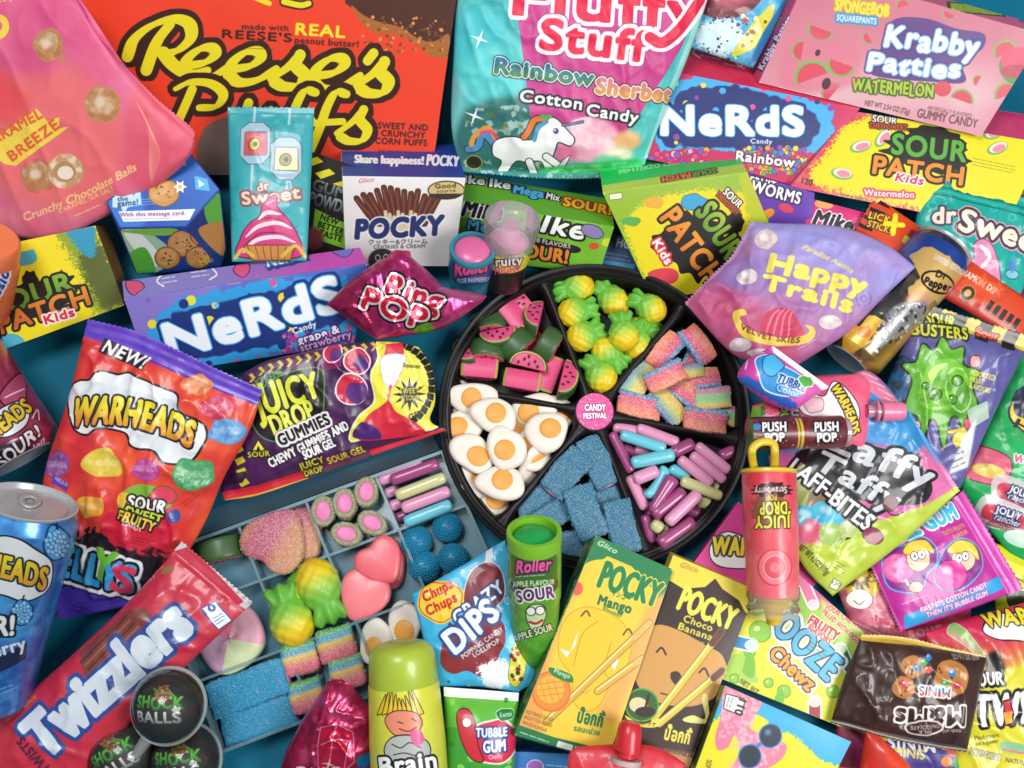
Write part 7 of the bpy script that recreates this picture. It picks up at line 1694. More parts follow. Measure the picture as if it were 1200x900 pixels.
# juicy gummies pack
def a_juicy(A):
    A.fill('#3c1446'); A.mottle('#5c2068', 24, 0.5, 3); A.mottle('#b02860', 20, 0.6, 9, pts=[(320, 420), (400, 402), (400, 430), (340, 446)])
    A.poly([(446, 398), (500, 400), (512, 440), (512, 500), (450, 504), (412, 516), (420, 490), (440, 470), (436, 440), (444, 420)], '#e4dc3a', sm=True, o=[(2, '#f0ecc0')]); A.mottle('#f0ea7c', 18, 0.5, 4, pts=[(450, 404), (500, 410), (506, 490), (450, 498)])
    for i in range(16):
        x = 290 + 11 * i; y = 440 - 42 * (i / 16) ** 0.6; A.poly([(x, y), (x + 5, y + 4), (x + 1, y + 9), (x + 4, y + 9), (x + 9, y + 3), (x + 4, y - 2)], '#c8b82c')
    for i in range(14):
        t = -1.25 + 2.2 * i / 13; x, y = 456 + 50 * cos(t), 452 + 50 * sin(t); A.poly(star(x, y, 6, 5, 2, math.degrees(t) + 40), '#17121a')
    for i in range(6): A.poly([(268 + i * 2, 500 + 13 * i), (278 + i * 2, 496 + 13 * i), (282 + i * 2, 502 + 13 * i), (272 + i * 2, 507 + 13 * i)], '#c8b82c')
    splat(A, 338, 478, 46, 38, -30, 6, 12, '#151015'); A.poly([(296, 480), (320, 446), (372, 432), (380, 460), (372, 500), (330, 516), (304, 508)], '#151015', sm=True, o=[(1.6, '#4a8a3c')])
    A.text('XTREME', (300, 455), (332, 440), 9, '#5a9c4c', w=0.8, sh=0.1)
    A.text('JUICY', (304, 489), (378, 463), 33, '#dce03a', w=1.5, grow=-0.3); A.text('DROP', (323, 510), (372, 489), 23, '#e8ea5c', w=1.4)
    A.text('GUMMIES', (330, 522), (388, 496), 13, '#151015', o=[(2.6, '#e8e4e4'), (3.4, '#151015')], w=1.2)
    A.text('CHEWY GUMMIES AND', (318, 548), (410, 502), 10.5, '#f2eef0', o=[(1, '#151015')], w=0.8); A.text('SOUR GEL', (358, 538), (394, 522), 10, '#f2eef0', o=[(1, '#151015')], w=0.8)
    A.poly([(292, 536), (303, 516), (316, 534)], '#e0d83a', o=[(1, '#151015')]); A.poly([(300, 530), (303, 522), (307, 530)], '#151015'); A.text('SOUR', (291, 536), (317, 534), 6, '#e0d83a', o=[(1.6, '#151015')], w=0.6)
    for x, y, r, s in ((390, 414, 10, 4), (419, 423, 14, 5), (413, 456, 18, 8)): A.poly(blob(x, y, r, 0.1, 9, s), '#c8243c', o=[(1.6, '#f0e0ea')]); A.poly(blob(x + r * .3, y + r * .2, r * .7, 0.15, 8, s + 2), '#5a2a78')
    A.poly([(452, 404), (472, 402), (474, 418), (450, 418)], '#d0203c'); A.poly([(449, 418), (475, 418), (468, 440), (462, 452), (454, 452), (448, 440)], '#eee8ec', sm=True, o=[(0.8, '#b8a0a8')]); A.line([(458, 452), (455, 470), (452, 484)], 3, '#e04058', sm=True)
    A.poly([(424, 500), (432, 486), (446, 476), (456, 470), (464, 482), (478, 490), (490, 498), (494, 510), (424, 516)], '#d0243c', sm=True, soft=1); A.poly([(414, 512), (424, 494), (440, 500), (446, 514)], '#4a2270', sm=True)
    A.poly(star(480, 462, 20, 9, 12), '#17121a'); A.text('SWEET', (469, 461), (491, 461), 6, '#e8e44c', w=0.4); A.text('& SOUR', (470, 469), (491, 469), 6, '#e8e44c', w=0.4); A.text('GEL', (480, 492), (496, 486), 6, '#17121a', w=0.3); A.line([(486, 494), (480, 500)], 1, '#17121a'); A.text('Squeeze', (472, 430), (492, 432), 4.5, '#17121a', w=0.2)
    # gel tube printed along the lower edge
    A.poly([(262, 590), (258, 578), (300, 570), (400, 538), (522, 502), (526, 508), (500, 516), (400, 548), (300, 580)], '#c81c30'); A.poly([(262, 587), (300, 580), (400, 548), (526, 509), (524, 514), (400, 555), (300, 586), (262, 593)], '#e0a02c'); A.poly([(354, 552), (400, 536), (430, 526), (436, 536), (404, 548), (360, 562)], '#5a2040')
    A.text('JUICY', (352, 551), (380, 542), 8, '#e0d83a', o=[(1.2, '#17121a')], w=0.6); A.text('DROP', (357, 560), (378, 553), 7, '#e0d83a', o=[(1.2, '#17121a')], w=0.6); A.text('SOUR GEL', (385, 545), (428, 530), 8, '#e0d83a', o=[(1.2, '#5a2040')], w=0.6)
    A.poly([(270, 556), (290, 552), (284, 566), (262, 572)], '#2a1030')
bag('gummy_pack', 'dark purple gummies pack with yellow round end and red gel tube along its front', 'candy pack', [(285, 437, 98), (500, 405, 92), (262, 584, 60)],
    [[(284, 437), (310, 424), (350, 414), (410, 402), (462, 401)], [(490, 407), (506, 432), (510, 470), (504, 494)], [(524, 505), (450, 530), (360, 562), (300, 582)], [(260, 588), (258, 572), (272, 500)]], a_juicy, bulge=13, seals=(0, 0, 0.06, 0), seed=83, wr=2.8, zig=0, names=('wrapper', 'gel_tube'))

# cans on the left
def a_bluecan(A):
    A.grad('#3a8cd0', '#2560b4', (60, 620), (0, 800)); A.mottle('#5cb0e8', 14, 0.6, 3); A.mottle('#1c4c9c', 12, 0.5, 7); A.mottle('#6a5ab8', 16, 0.4, 9, pts=[(30, 760), (80, 690), (60, 800), (20, 830)])
    A.poly([(-30, 650), (-4, 630), (20, 632), (40, 644), (60, 660), (56, 690), (30, 704), (0, 696), (-30, 700)], '#dfe6ea', sm=True, o=[(2, '#17202c')])
    A.text('WARHEADS', (-72, 668), (52, 692), 25, '#e6d22c', o=[(2.2, '#17202c')], w=1.8, bend=6, g='#d89a2c')
    def rasp(x, y, r): 
        A.poly(blob(x, y, r, 0.1, 10, 4, 1.15), '#4aa4e0', o=[(1.6, '#17305c')])
        for i in range(26): a = i * 2.4; q = r * 0.9 * math.sqrt(i / 26); A.ell(x + q * cos(a), y + 1.1 * q * sin(a), 2.4, 2.4, '#8acaf0', o=[(0.6, '#2460a4')])
    rasp(67, 638, 15); rasp(26, 718, 12); A.line([(70, 622), (72, 612)], 3, '#17305c'); A.line([(26, 704), (28, 698)], 2, '#17305c')
    A.text('SOUR!', (-62, 748), (15, 744), 22, '#e8ecf2', o=[(2.6, '#17202c')], w=1.8, sh=0.1); A.poly([(-30, 776), (32, 752), (30, 772), (-30, 796)], '#1c2a4c'); A.text('Raspberry', (-62, 786), (31, 760), 14, '#e8ecf2', w=1)
    A.small((-10, 812), (20, 800), 3, 2, '#9cc8ec')
can('drinks_can', 'blue raspberry drinks can leaning at the left edge, lid and ring pull showing', (35, 588, 150), (-26, 822, 66), 49, a_bluecan, '#2f78c4')
def a_redcan(A):
    A.grad('#9c2c54', '#6a1c34', (20, 420), (30, 550)); A.mottle('#b84470', 12, 0.5, 3); A.poly([(0, 520), (40, 516), (70, 545), (20, 580), (-20, 560)], '#26203a', soft=8)
    A.poly([(8, 452), (24, 438), (30, 450), (28, 470), (10, 476), (0, 466)], '#b84c70', sm=True, o=[(1.4, '#2c0c1c')]); A.line([(6, 466), (28, 456)], 2, '#e8c8d4')
    A.poly([(-20, 500), (0, 480), (26, 470), (34, 482), (28, 500), (4, 512)], '#dfe2e6', sm=True, o=[(1.6, '#1c1018')]); A.text('WARHEADS', (-40, 540), (38, 480), 17, '#e0c02c', o=[(1.8, '#1c1018')], w=1.2)
    A.text('SOUR!', (-2, 550), (50, 508), 13, '#e8e4ea', o=[(1.8, '#1c1018')], w=1.2); A.text('Watermelon', (6, 562), (62, 512), 8, '#e8e4ea', w=0.6); A.line([(38, 490), (44, 480), (46, 492)], 1.6, '#e8c8d4')
can('drinks_can', 'dark crimson drinks can half cut by the left edge beside the red sour bag', (-66, 404, 100), (24, 540, 66), 50, a_redcan, '#7c2440')

# orange bottle top at the left edge
cy = Cyl((-12, 280, 150), (-26, 368, 60), 31)
t = thing('drinks_bottle', cy.B, 'orange bottle cap and shoulder cut by the left edge', 'bottle')
def a_orange(A):
    A.grad('#e8803c', '#d86048', (10, 300), (10, 370)); A.text('fusion', (-6, 352), (16, 312), 10, '#2a4a9c', o=[(2, '#e8e4f0')], w=0.8)
lathe('bottle', cy, [(0, 30), (20, 33), (cy.L * 0.7, 33), (cy.L * 0.8, 30), (cy.L * 0.84, 24)], None, t, art=a_orange, bg='#e07040')
lathe('screw_cap', cy, [(cy.L * 0.8, 29), (cy.L * 0.82, 31), (cy.L * 0.97, 30), (cy.L, 27), (cy.L, 0.1)], mat('#ea7a4c', 'plastic', 'orange_cap'), t, cap=False)

# red twists pack
def a_twists(A):
    A.fill('#c02a40'); A.mottle('#d04a5c', 24, 0.4, 3)
    A.poly([(92, 765), (150, 716), (172, 712), (186, 726), (166, 752), (120, 800), (102, 792)], '#7c4038', soft=2)
    for i in range(7): A.line([(96 + 5 * i, 776 + 4 * i), (150 + 5 * i, 722 + 4 * i)], 2.4, '#9c5c50' if i % 2 else '#5c2a28')
    A.poly([(206, 625), (224, 634), (294, 704), (286, 716), (268, 706), (200, 645)], '#c9c4c8'); A.poly([(196, 648), (220, 640), (282, 706), (262, 720)], '#c22f46')
    for i in range(26): A.line([(210 + 3.2 * i, 632 + 3.2 * i), (216 + 3.2 * i, 628 + 3.2 * i)], 1.0, '#f2f2f6' if i % 2 else '#8c8890')
    A.text('Twizzlers', (56, 888), (226, 738), 48, '#cfd9e2', o=[(4.4, '#2a4a94')], w=4.2, sh=0.06, cl=0.09)
    A.text('STRAWBERRY', (135, 712), (180, 676), 7, '#e8c4c8', w=0.3); A.text('LOW FAT SNACK', (8, 846), (44, 818), 4.6, '#d8a83c', w=0.2); A.text('TWISTS', (60, 900), (30, 862), 12, '#5c1c3c', w=0.8); A.small((158, 688), (196, 658), 3, 1, '#e8b0b4')
    A.poly([(236, 714), (250, 706), (268, 728), (254, 738)], '#e8ecf2', sm=False, o=[(1.2, '#2a4a94')]); A.text('10', (240, 722), (252, 714), 8, '#2a4a94', w=0.6); A.small((248, 726), (260, 718), 2.2, 3, '#2a4a94')
    A.ell(194, 668, 8, 4, '#7c8c3c', rot=-30, a=0.7)
bag('twists_pack', 'long red strawberry twists pack with white lettering lying across the lower left', 'candy pack', [(-40, 868, 66), (212, 640, 88), (292, 712, 88)],
    [[(-60, 886), (60, 786), (150, 702)], [(210, 634)], [(294, 706), (190, 806)], [(60, 944)]], a_twists, bulge=13, seals=(0, 0.055, 0, 0.02), seed=91, wr=2.3, crease=30, names=('wrapper', 'seal'))

# clear ball pops
def ball_pop(label, c, r, rot, stick_to=None):
    C_ = P(*c); t = thing('ball_pop', C_ - np.array([0, 0, r]), label, 'lollipop', 'clear topped black ball pops')
    pl = Plane((c[0], c[1], c[2]), (c[0] + 20 * cos(radians(rot)), c[1] + 20 * sin(radians(rot)), c[2]), (c[0] - 20 * sin(radians(rot)), c[1] + 20 * cos(radians(rot)), c[2]))
    A = Art(pl, (-r * 1.1, -r * 1.1, r * 1.1, r * 1.1), 4, '#0f0e10'); x, y = c[:2]
    e = np.array([cos(radians(rot)), sin(radians(rot))]); n = np.array([-e[1], e[0]]); q = lambda a, b: tuple(np.array([x, y]) + e * a * r + n * b * r)
    A.mottle('#2a2624', 6, 0.6, 3)
    A.text('SHOCK', q(-0.74, 0.0), q(0.72, -0.04), r * 0.36, '#6ad83c', o=[(1, '#123a0c')], w=1.0, g='#2c7c1c', wob=0.8); A.text('BALLS', q(-0.70, 0.46), q(0.66, 0.42), r * 0.34, '#d8dcdc', o=[(0.8, '#2c2c30')], w=0.8, g='#8a9094')
    A.poly(blob(*q(0.12, -0.52), r * 0.2, 0.3, 9, 5), '#7c3a20', o=[(0.8, '#c8602c')]); A.line([q(-0.2, -0.62), q(0.0, -0.5), q(0.3, -0.52), q(0.5, -0.38)], 2, '#5c9c2c'); A.dots([q(-0.1, -0.7), q(0.3, -0.3)], 16, 0.6, 1.6, ['#d8a03c', '#b83a24', '#6ab83c'], 4)
    m = print_mat('ball_pop', A.image('print_ball_pop'), 'card')
    bm = bmesh.new(); bmesh.ops.create_uvsphere(bm, u_segments=48, v_segments=28, radius=r * 0.9)
    V = np.array([v.co[:] for v in bm.verts]); F = [[v.index for v in f.verts] for f in bm.faces]; bm.free()
    Vw = C_ + V[:, :1] * pl.U + V[:, 1:2] * pl.V + V[:, 2:] * pl.N
    mesh_obj('sweet_ball', Vw, F, m, t, uvs=A.uv(V[:, :2]), smooth=True)
    cl = clear_mat('pop_shell', (0.95, 0.97, 0.97, 1), 0.02, 0.04)
    k = r / (r * 0.9) * 1.0
    mesh_obj('clear_shell', C_ + (Vw - C_) * 1.08, F, cl, t, smooth=True)
    th = np.linspace(0, 2 * pi, 61)[:-1]; V = []; F = []
    for a in th:
        for rr, h in ((1.0, -1.2), (1.09, -1.2), (1.09, 1.2), (1.0, 1.2)): V.append(C_ + r * 0.96 * rr * (cos(a) * pl.U + sin(a) * pl.V) + h * pl.N)
    for i in range(60):
        for j in range(4): F.append((i * 4 + j, ((i + 1) % 60) * 4 + j, ((i + 1) % 60) * 4 + (j + 1) % 4, i * 4 + (j + 1) % 4))
    mesh_obj('shell_rim', V, F, clear_mat('pop_rim', lin('#b8bcbc'), 0.55, 0.12), t, smooth=False)
    if stick_to:
        cy = Cyl(stick_to, (c[0] + (stick_to[0] - c[0]) * 0.12, c[1] + (stick_to[1] - c[1]) * 0.12, c[2] - 6), 6)
        lathe('stick', cy, [(r * 0.78, 9), (r * 0.95, 7), (cy.L, 5.5)], clear_mat('pop_stick', lin('#c8cccc'), 0.5, 0.12), t)
ball_pop('black ball pop lying on top of two others, green and silver lettering facing up', (198, 827, 100), 36, 3, (160, 884, 70))
ball_pop('black ball pop at the lower left under the top one, lettering slanted', (146, 884, 48), 36, -28)
ball_pop('black ball pop at the lower right under the top one, lettering level', (218, 890, 48), 36, -4)

# foil sweet at the bottom
def a_gem(A):
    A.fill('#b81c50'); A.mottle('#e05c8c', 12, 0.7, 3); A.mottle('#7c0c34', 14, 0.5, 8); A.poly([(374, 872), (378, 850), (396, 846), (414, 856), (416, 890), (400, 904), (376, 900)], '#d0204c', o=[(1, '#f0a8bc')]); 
    for q in ([(378, 870), (392, 862), (412, 866)], [(392, 862), (396, 848)], [(384, 900), (390, 876), (392, 862)], [(404, 900), (408, 880), (412, 866)]): A.line(q, 1, '#f2b0c4', sm=False)
    A.poly(star(386, 894, 9, 1.6, 4, 20), '#fbeef2'); A.poly(blob(428, 890, 9, 0.2, 8, 4), '#1c7cc0'); A.text('Ring', (350, 912), (400, 906), 14, '#f4eef2', w=1.4)
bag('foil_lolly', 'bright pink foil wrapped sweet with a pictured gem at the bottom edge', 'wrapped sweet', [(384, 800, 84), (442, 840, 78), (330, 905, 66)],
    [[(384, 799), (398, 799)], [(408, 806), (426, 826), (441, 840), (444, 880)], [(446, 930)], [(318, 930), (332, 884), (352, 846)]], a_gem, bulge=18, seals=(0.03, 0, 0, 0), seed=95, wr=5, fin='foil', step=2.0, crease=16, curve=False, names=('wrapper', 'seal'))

# yellow green bottle
def bottle_brain():
    cy = Cyl((470, 752, 96), (481, 920, 72), 36)
    t = thing('liquid_candy_bottle', cy.B, 'yellow green liquid candy bottle with lime cap at the bottom', 'bottle'); L_ = cy.L
    def art(A):
        A.grad('#d6d63c', '#c8d048', (470, 800), (476, 900)); A.mottle('#e2e25c', 16, 0.4, 3)
        for i in range(9): a = -0.9 + 0.22 * i; A.poly([(468 + 6 * i - 26, 838), (456 + 30 * (i / 8) - 4, 814 - 6 * sin(i)), (472 + 6 * i - 24, 836)], '#e0c02c', o=[(1, '#3c3410')])
        A.poly([(452, 842), (464, 834), (486, 836), (494, 848), (484, 862), (466, 862), (456, 854)], '#e0886c', sm=True, o=[(1.2, '#2c1c10')]); A.line([(466, 846), (472, 848)], 1.2, '#2c1c10'); A.line([(482, 842), (488, 846)], 1.2, '#2c1c10'); A.line([(468, 854), (478, 857), (488, 852)], 1.4, '#7c1c24')
        A.poly([(452, 880), (458, 866), (476, 862), (498, 868), (502, 884), (488, 894), (462, 894)], '#b0b4b0', sm=True, o=[(1.4, '#1c1c20')]); A.line([(460, 872), (470, 876), (480, 870), (492, 876)], 1.4, '#3c3c44'); A.line([(462, 884), (474, 882), (488, 886)], 1.4, '#3c3c44'); A.poly([(480, 858), (492, 856), (496, 868), (486, 874)], '#d8508c', sm=True)
        A.text('Brain', (448, 908), (510, 900), 20, '#eef0f0', o=[(2.4, '#1c1c20')], w=1.6); A.text('LICKER', (450, 926), (510, 920), 14, '#d83a4c', o=[(2, '#1c1c20')], w=1.2)
    lathe('bottle', cy, [(-20, 38), (L_ * 0.3, 38), (L_ * 0.6, 36), (L_ * 0.715, 35.2)], None, t, art=art, bg='#d0d440', k=2.4)
    lathe('cap', cy, [(L_ * 0.71, 34), (L_ * 0.72, 34.6), (L_ * 0.90, 33), (L_ * 0.95, 31), (L_ * 0.985, 25), (L_, 16), (L_ + 1, 0.1)], mat('#a9bf3c', 'plastic', 'lime_cap'), t, cap=False)
bottle_brain()

# blue lolly bag
def a_dips(A):
    A.grad('#2aa0d4', '#46b8e4', (500, 690), (610, 790)); A.mottle('#6fd0f0', 18, 0.5, 3); A.dots([(484, 640), (628, 806)], 60, 0.8, 2.6, ['#e8f6fc', '#1c6c9c', '#5c2a38', '#d4eef8'], 5); A.dots([(484, 640), (628, 806)], 22, 2, 5, ['#5cc4ec', '#2f94c8'], 9, o=[(0.6, '#d8f0fa')])
    A.line([(574, 636), (572, 672)], 8, '#e8eef2', sm=False); A.poly([(545, 710), (548, 680), (560, 664), (576, 660), (588, 672), (590, 700), (570, 716)], '#7c2430', sm=True, o=[(1.4, '#e8d8dc')]); A.ell(574, 680, 7, 14, '#b04c58', rot=15, soft=5)
    A.poly([(516, 770), (524, 740), (550, 722), (586, 726), (592, 750), (584, 770), (590, 788), (570, 796), (548, 786), (532, 790), (520, 784)], '#8a2c34', sm=True, soft=1); A.fuzz([(556, 780), (592, 770), (606, 800), (574, 812)], '#e8eef4', 10, 1.4, 6)
    A.poly(blob(516, 705, 26, 0.12, 12, 4, 0.85), '#ecc93c', o=[(1.4, '#d0441c'), (2.6, '#ecc93c')]); A.text('Chupa', (498, 706), (532, 688), 11, '#c8281c', w=0.8, sh=0.1); A.text('Chups', (502, 722), (536, 704), 11, '#c8281c', w=0.8, sh=0.1)
    A.text('CRAZY', (537, 732), (592, 692), 15, '#f0f4f8', o=[(2.2, '#24407c')], w=1.2, sh=0.05); A.text('DIPS', (534, 766), (586, 722), 27, '#e4ecf4', o=[(2.8, '#2a4a8c')], w=2, sh=0.05)
    A.text('POPPING CANDY', (543, 772), (590, 738), 5.6, '#f0f4f8', o=[(0.9, '#5c1c24')], w=0.5); A.text('LOLLIPOP', (556, 770), (586, 752), 5.6, '#f0f4f8', o=[(0.9, '#5c1c24')], w=0.5)
    A.poly([(604, 752), (618, 760), (614, 790), (604, 806), (596, 790)], '#d9d23c', sm=True, o=[(0.8, '#5c6c1c')]); A.dots([(598, 758), (616, 798)], 14, 1.4, 3.2, ['#b53a2c', '#7c2c24', '#e8e0b0', '#3c2414'], 8)
bag('lolly_sachet', 'blue dipping lolly sachet with yellow flower badge and pictured red foot lolly', 'sachet', [(482, 697, 76), (592, 634, 78), (610, 812, 60)],
    [[(482, 697), (540, 664)], [(592, 633), (606, 690), (628, 788)], [(608, 813), (560, 806)], [(512, 806), (496, 750)]], a_dips, bulge=9, seals=(0, 0, 0, 0), seed=99, wr=1.8)

# green roller bottle
def a_rol2(A):
    A.fill('#4a9c2c'); A.mottle('#7cc048', 8, 0.5)
    A.poly([(598, 644), (652, 640), (654, 686), (600, 690)], '#3a6c24', soft=2); A.text('Roller', (605, 672), (645, 668), 14, '#e05c9c', o=[(2, '#3c1c3c')], w=1.2, sh=0.2); A.small((604, 676), (648, 673), 2.4, 1, '#c8d0f0'); A.poly([(598, 680), (654, 678), (654, 688), (598, 690)], '#17241a'); A.text('APPLE FLAVOUR', (601, 688), (650, 685), 6, '#e8f0e4', w=0.5)
    A.text('SOUR', (606, 706), (650, 700), 13, '#5c2c7c', o=[(1.6, '#f0f0e0')], w=1); A.poly([(616, 720), (622, 710), (636, 710), (640, 722), (632, 738), (622, 738)], '#c8e0b0', sm=True, o=[(1, '#17241a')]); A.ell(622, 717, 5, 5, '#f4f6f0', o=[(1, '#17241a')]); A.ell(633, 716, 5, 5, '#f4f6f0', o=[(1, '#17241a')]); A.line([(620, 730), (628, 732), (636, 728)], 3, '#b82c3c')
    A.text('APPLE SOUR', (600, 754), (650, 740), 8, '#e8f0d0', o=[(1.2, '#17241a')], w=0.6)
roller('roller_lolly', 'tall green roller sweet bottle with a green ball between tray and blue sachet', (626, 622, 142), (627, 766, 40), 27, '#78b82c', '#12a04c', a_rol2, 27)

# tubble tube green
def a_tube2(A):
    A.grad('#6cc040', '#3ca03a', (560, 820), (560, 900)); A.poly([(516, 804), (610, 812), (609, 824), (516, 818)], '#f2f4f4'); A.poly([(520, 860), (540, 856), (556, 900), (520, 912)], '#3c9c3c', sm=True)
    A.dots([(522, 822), (606, 905)], 14, 2, 5, ['#4aa83a', '#8cd05c', '#2f8c34'], 4); A.poly(blob(578, 868, 27, 0.1, 11, 5, 0.9), '#d82c4c', o=[(2, '#f0e8ec')])
    A.poly([(536, 836), (548, 832), (556, 846), (560, 872), (566, 890), (552, 886), (540, 862)], '#c8303c', sm=True, o=[(1.2, '#5c1018')]); A.ell(547, 846, 5, 5, '#f6f6f6', o=[(0.6, '#3a1014')])
    A.text('TUBBLE', (558, 862), (594, 862), 10, '#f4f6fa', o=[(1.8, '#1c3c8c')], w=0.9); A.text('GUM', (567, 880), (592, 879), 13, '#f4f6fa', o=[(1.8, '#1c3c8c')], w=1.2); A.text('Cherry', (573, 888), (588, 887), 5, '#f4f6fa', w=0.3); A.poly(blob(592, 838, 10, 0.15, 9, 3, 0.7), '#1c7c3c', o=[(0.8, '#e8f4ec')]); A.text('Lutti', (586, 840), (599, 840), 5, '#f0f4f0', w=0.3)
bag('gum_tube', 'green gum tube with a white crimped end and red cherry badge at the bottom', 'gum tube', [(519, 807, 76), (607, 815, 76), (524, 920, 70)],
    [[(519, 807)], [(608, 814)], [(601, 925)], [(523, 925)]], a_tube2, bulge=18, back=16, seals=(0.10, 0, 0, 0), seed=101, wr=0.5, fin='plastic', zig=0, names=('tube', 'crimped_end'))

# yellow and brown biscuit stick cartons
def stickpair(A, a, b, c, d, col, tip):
    for p, q in ((a, b), (c, d)):
        A.line([p, q], 7.5, col, sm=False, o=[(0.8, '#8c6a24')]); p_, q_ = np.array(p), np.array(q); A.line([p_ + (q_ - p_) * .02 + (-1.5, -1), p_ + (q_ - p_) * .98 + (-1.5, -1)], 2, '#f2e29c', sm=False)
        A.line([p_ + (q_ - p_) * 0.86, q], 7.5, tip, sm=False)
def a_mango(A):
    A.fill('#ecc434'); A.mottle('#f0d050', 40, 0.4, 3)
    A.poly([(690, 615), (800, 655), (794, 690), (772, 708), (764, 690), (740, 664), (712, 652), (690, 666), (676, 692), (668, 700)], '#0f7a44', sm=False); A.poly([(662, 700), (678, 668), (700, 656), (730, 662), (756, 684), (764, 704), (790, 700), (770, 760), (730, 850), (640, 830)], '#ecc838', sm=True)
    A.poly([(640, 790), (660, 720), (676, 690), (664, 680), (590, 870), (632, 880)], '#e8a048', soft=6); A.poly([(764, 700), (792, 690), (720, 850), (700, 830)], '#e8a850', soft=8)
    A.text('Glico', (699, 638), (721, 649), 6, '#e8eccc', sh=0.3, w=0.3); A.text('POCKY', (700, 687), (768, 711), 29, '#0f7a44', o=[(1.6, '#e6cf48')], w=2.0, sh=0.02, grow=-0.1)
    A.text('マンゴー', (716, 697), (737, 705), 5, '#0f5a34', w=0.3); A.text('Mango', (700, 708), (738, 719), 11, '#0f6a3c', w=1.1); A.text('Flavour', (706, 716), (728, 724), 5, '#0f6a3c', w=0.3)
    A.poly([(656, 742), (668, 720), (690, 712), (722, 724), (738, 748), (734, 780), (716, 800), (700, 828), (684, 832), (672, 820), (670, 792), (656, 770)], '#e9c228', sm=True, o=[(0.9, '#c89420')]); A.line([(672, 780), (682, 744), (700, 728)], 1.2, '#c89420'); A.line([(720, 800), (708, 786), (716, 752)], 1.2, '#c89420')
    A.line([(681, 722), (687, 716), (691, 722)], 2, '#5c4414'); A.line([(730, 744), (736, 737), (741, 744)], 2, '#5c4414'); A.line([(676, 806), (684, 812), (692, 808)], 1.2, '#c89420')
    A.poly([(656, 760), (668, 764), (678, 738), (674, 756), (664, 770)], '#dff0ee'); A.poly([(714, 776), (726, 768), (720, 786)], '#dff0ee'); A.ell(676, 690, 7, 8, '#e0604c')
    stickpair(A, (640, 846), (761, 730), (700, 810), (752, 772), '#d9a83c', '#d8b25c')
    A.ell(646, 810, 21, 22, '#e08a2c', o=[(2, '#d86a34')]); A.ell(645, 808, 16, 16, '#ecb03c'); 
    for i in range(3): A.line([(632 + 8 * i, 796), (640 + 8 * i, 822)], 1.2, '#d8842c'); A.line([(630, 802 + 7 * i), (660, 798 + 7 * i)], 1.2, '#d8842c')
    A.poly([(644, 782), (668, 790), (670, 800), (648, 792)], '#1c7c3c', sm=True); A.text('Mango', (649, 788), (667, 795), 5, '#f0f0d0', w=0.4)
    A.text('ป๊อกกี้', (676, 846), (706, 852), 15, '#0f6a3c', w=1.2); A.text('รสมะม่วง', (672, 856), (702, 862), 6, '#0f6a3c', w=0.4)
    A.text('FRUIT MANGO FLAVOUR', (616, 836), (648, 846), 4.4, '#5c4a14', w=0.2); A.text('BISCUIT STICK COATED', (614, 842), (646, 852), 4, '#5c4a14', w=0.2); A.text('MANGO FLAVOUR', (612, 848), (640, 858), 4, '#5c4a14', w=0.2)
    A.poly([(604, 848), (650, 864), (716, 880), (710, 900), (596, 876)], '#12703c'); A.small((610, 858), (650, 872), 3, 3, '#d8ecd0', gap=1.9); A.poly([(654, 868), (672, 873), (668, 886), (650, 880)], '#e8eee0'); A.poly([(674, 874), (692, 879), (688, 890), (670, 886)], '#e8eee0')
def a_mangoside(A): A.fill('#0f5c38'); A.mottle('#d8a83c', 8, 0.5, 3); A.small((612, 850), (690, 640), 4, 3, '#d8d0a0')
carton('biscuit_stick_box', 'yellow and green mango biscuit stick carton lying over the tray edge', 'snack box', [(699, 627, 80), (789, 667, 80), (712, 892, 80), (603, 862)], a_mango, 30, '#0f5c38', back=(0, 688, 633, 50), extra=[('side_panel', 3, a_mangoside)])
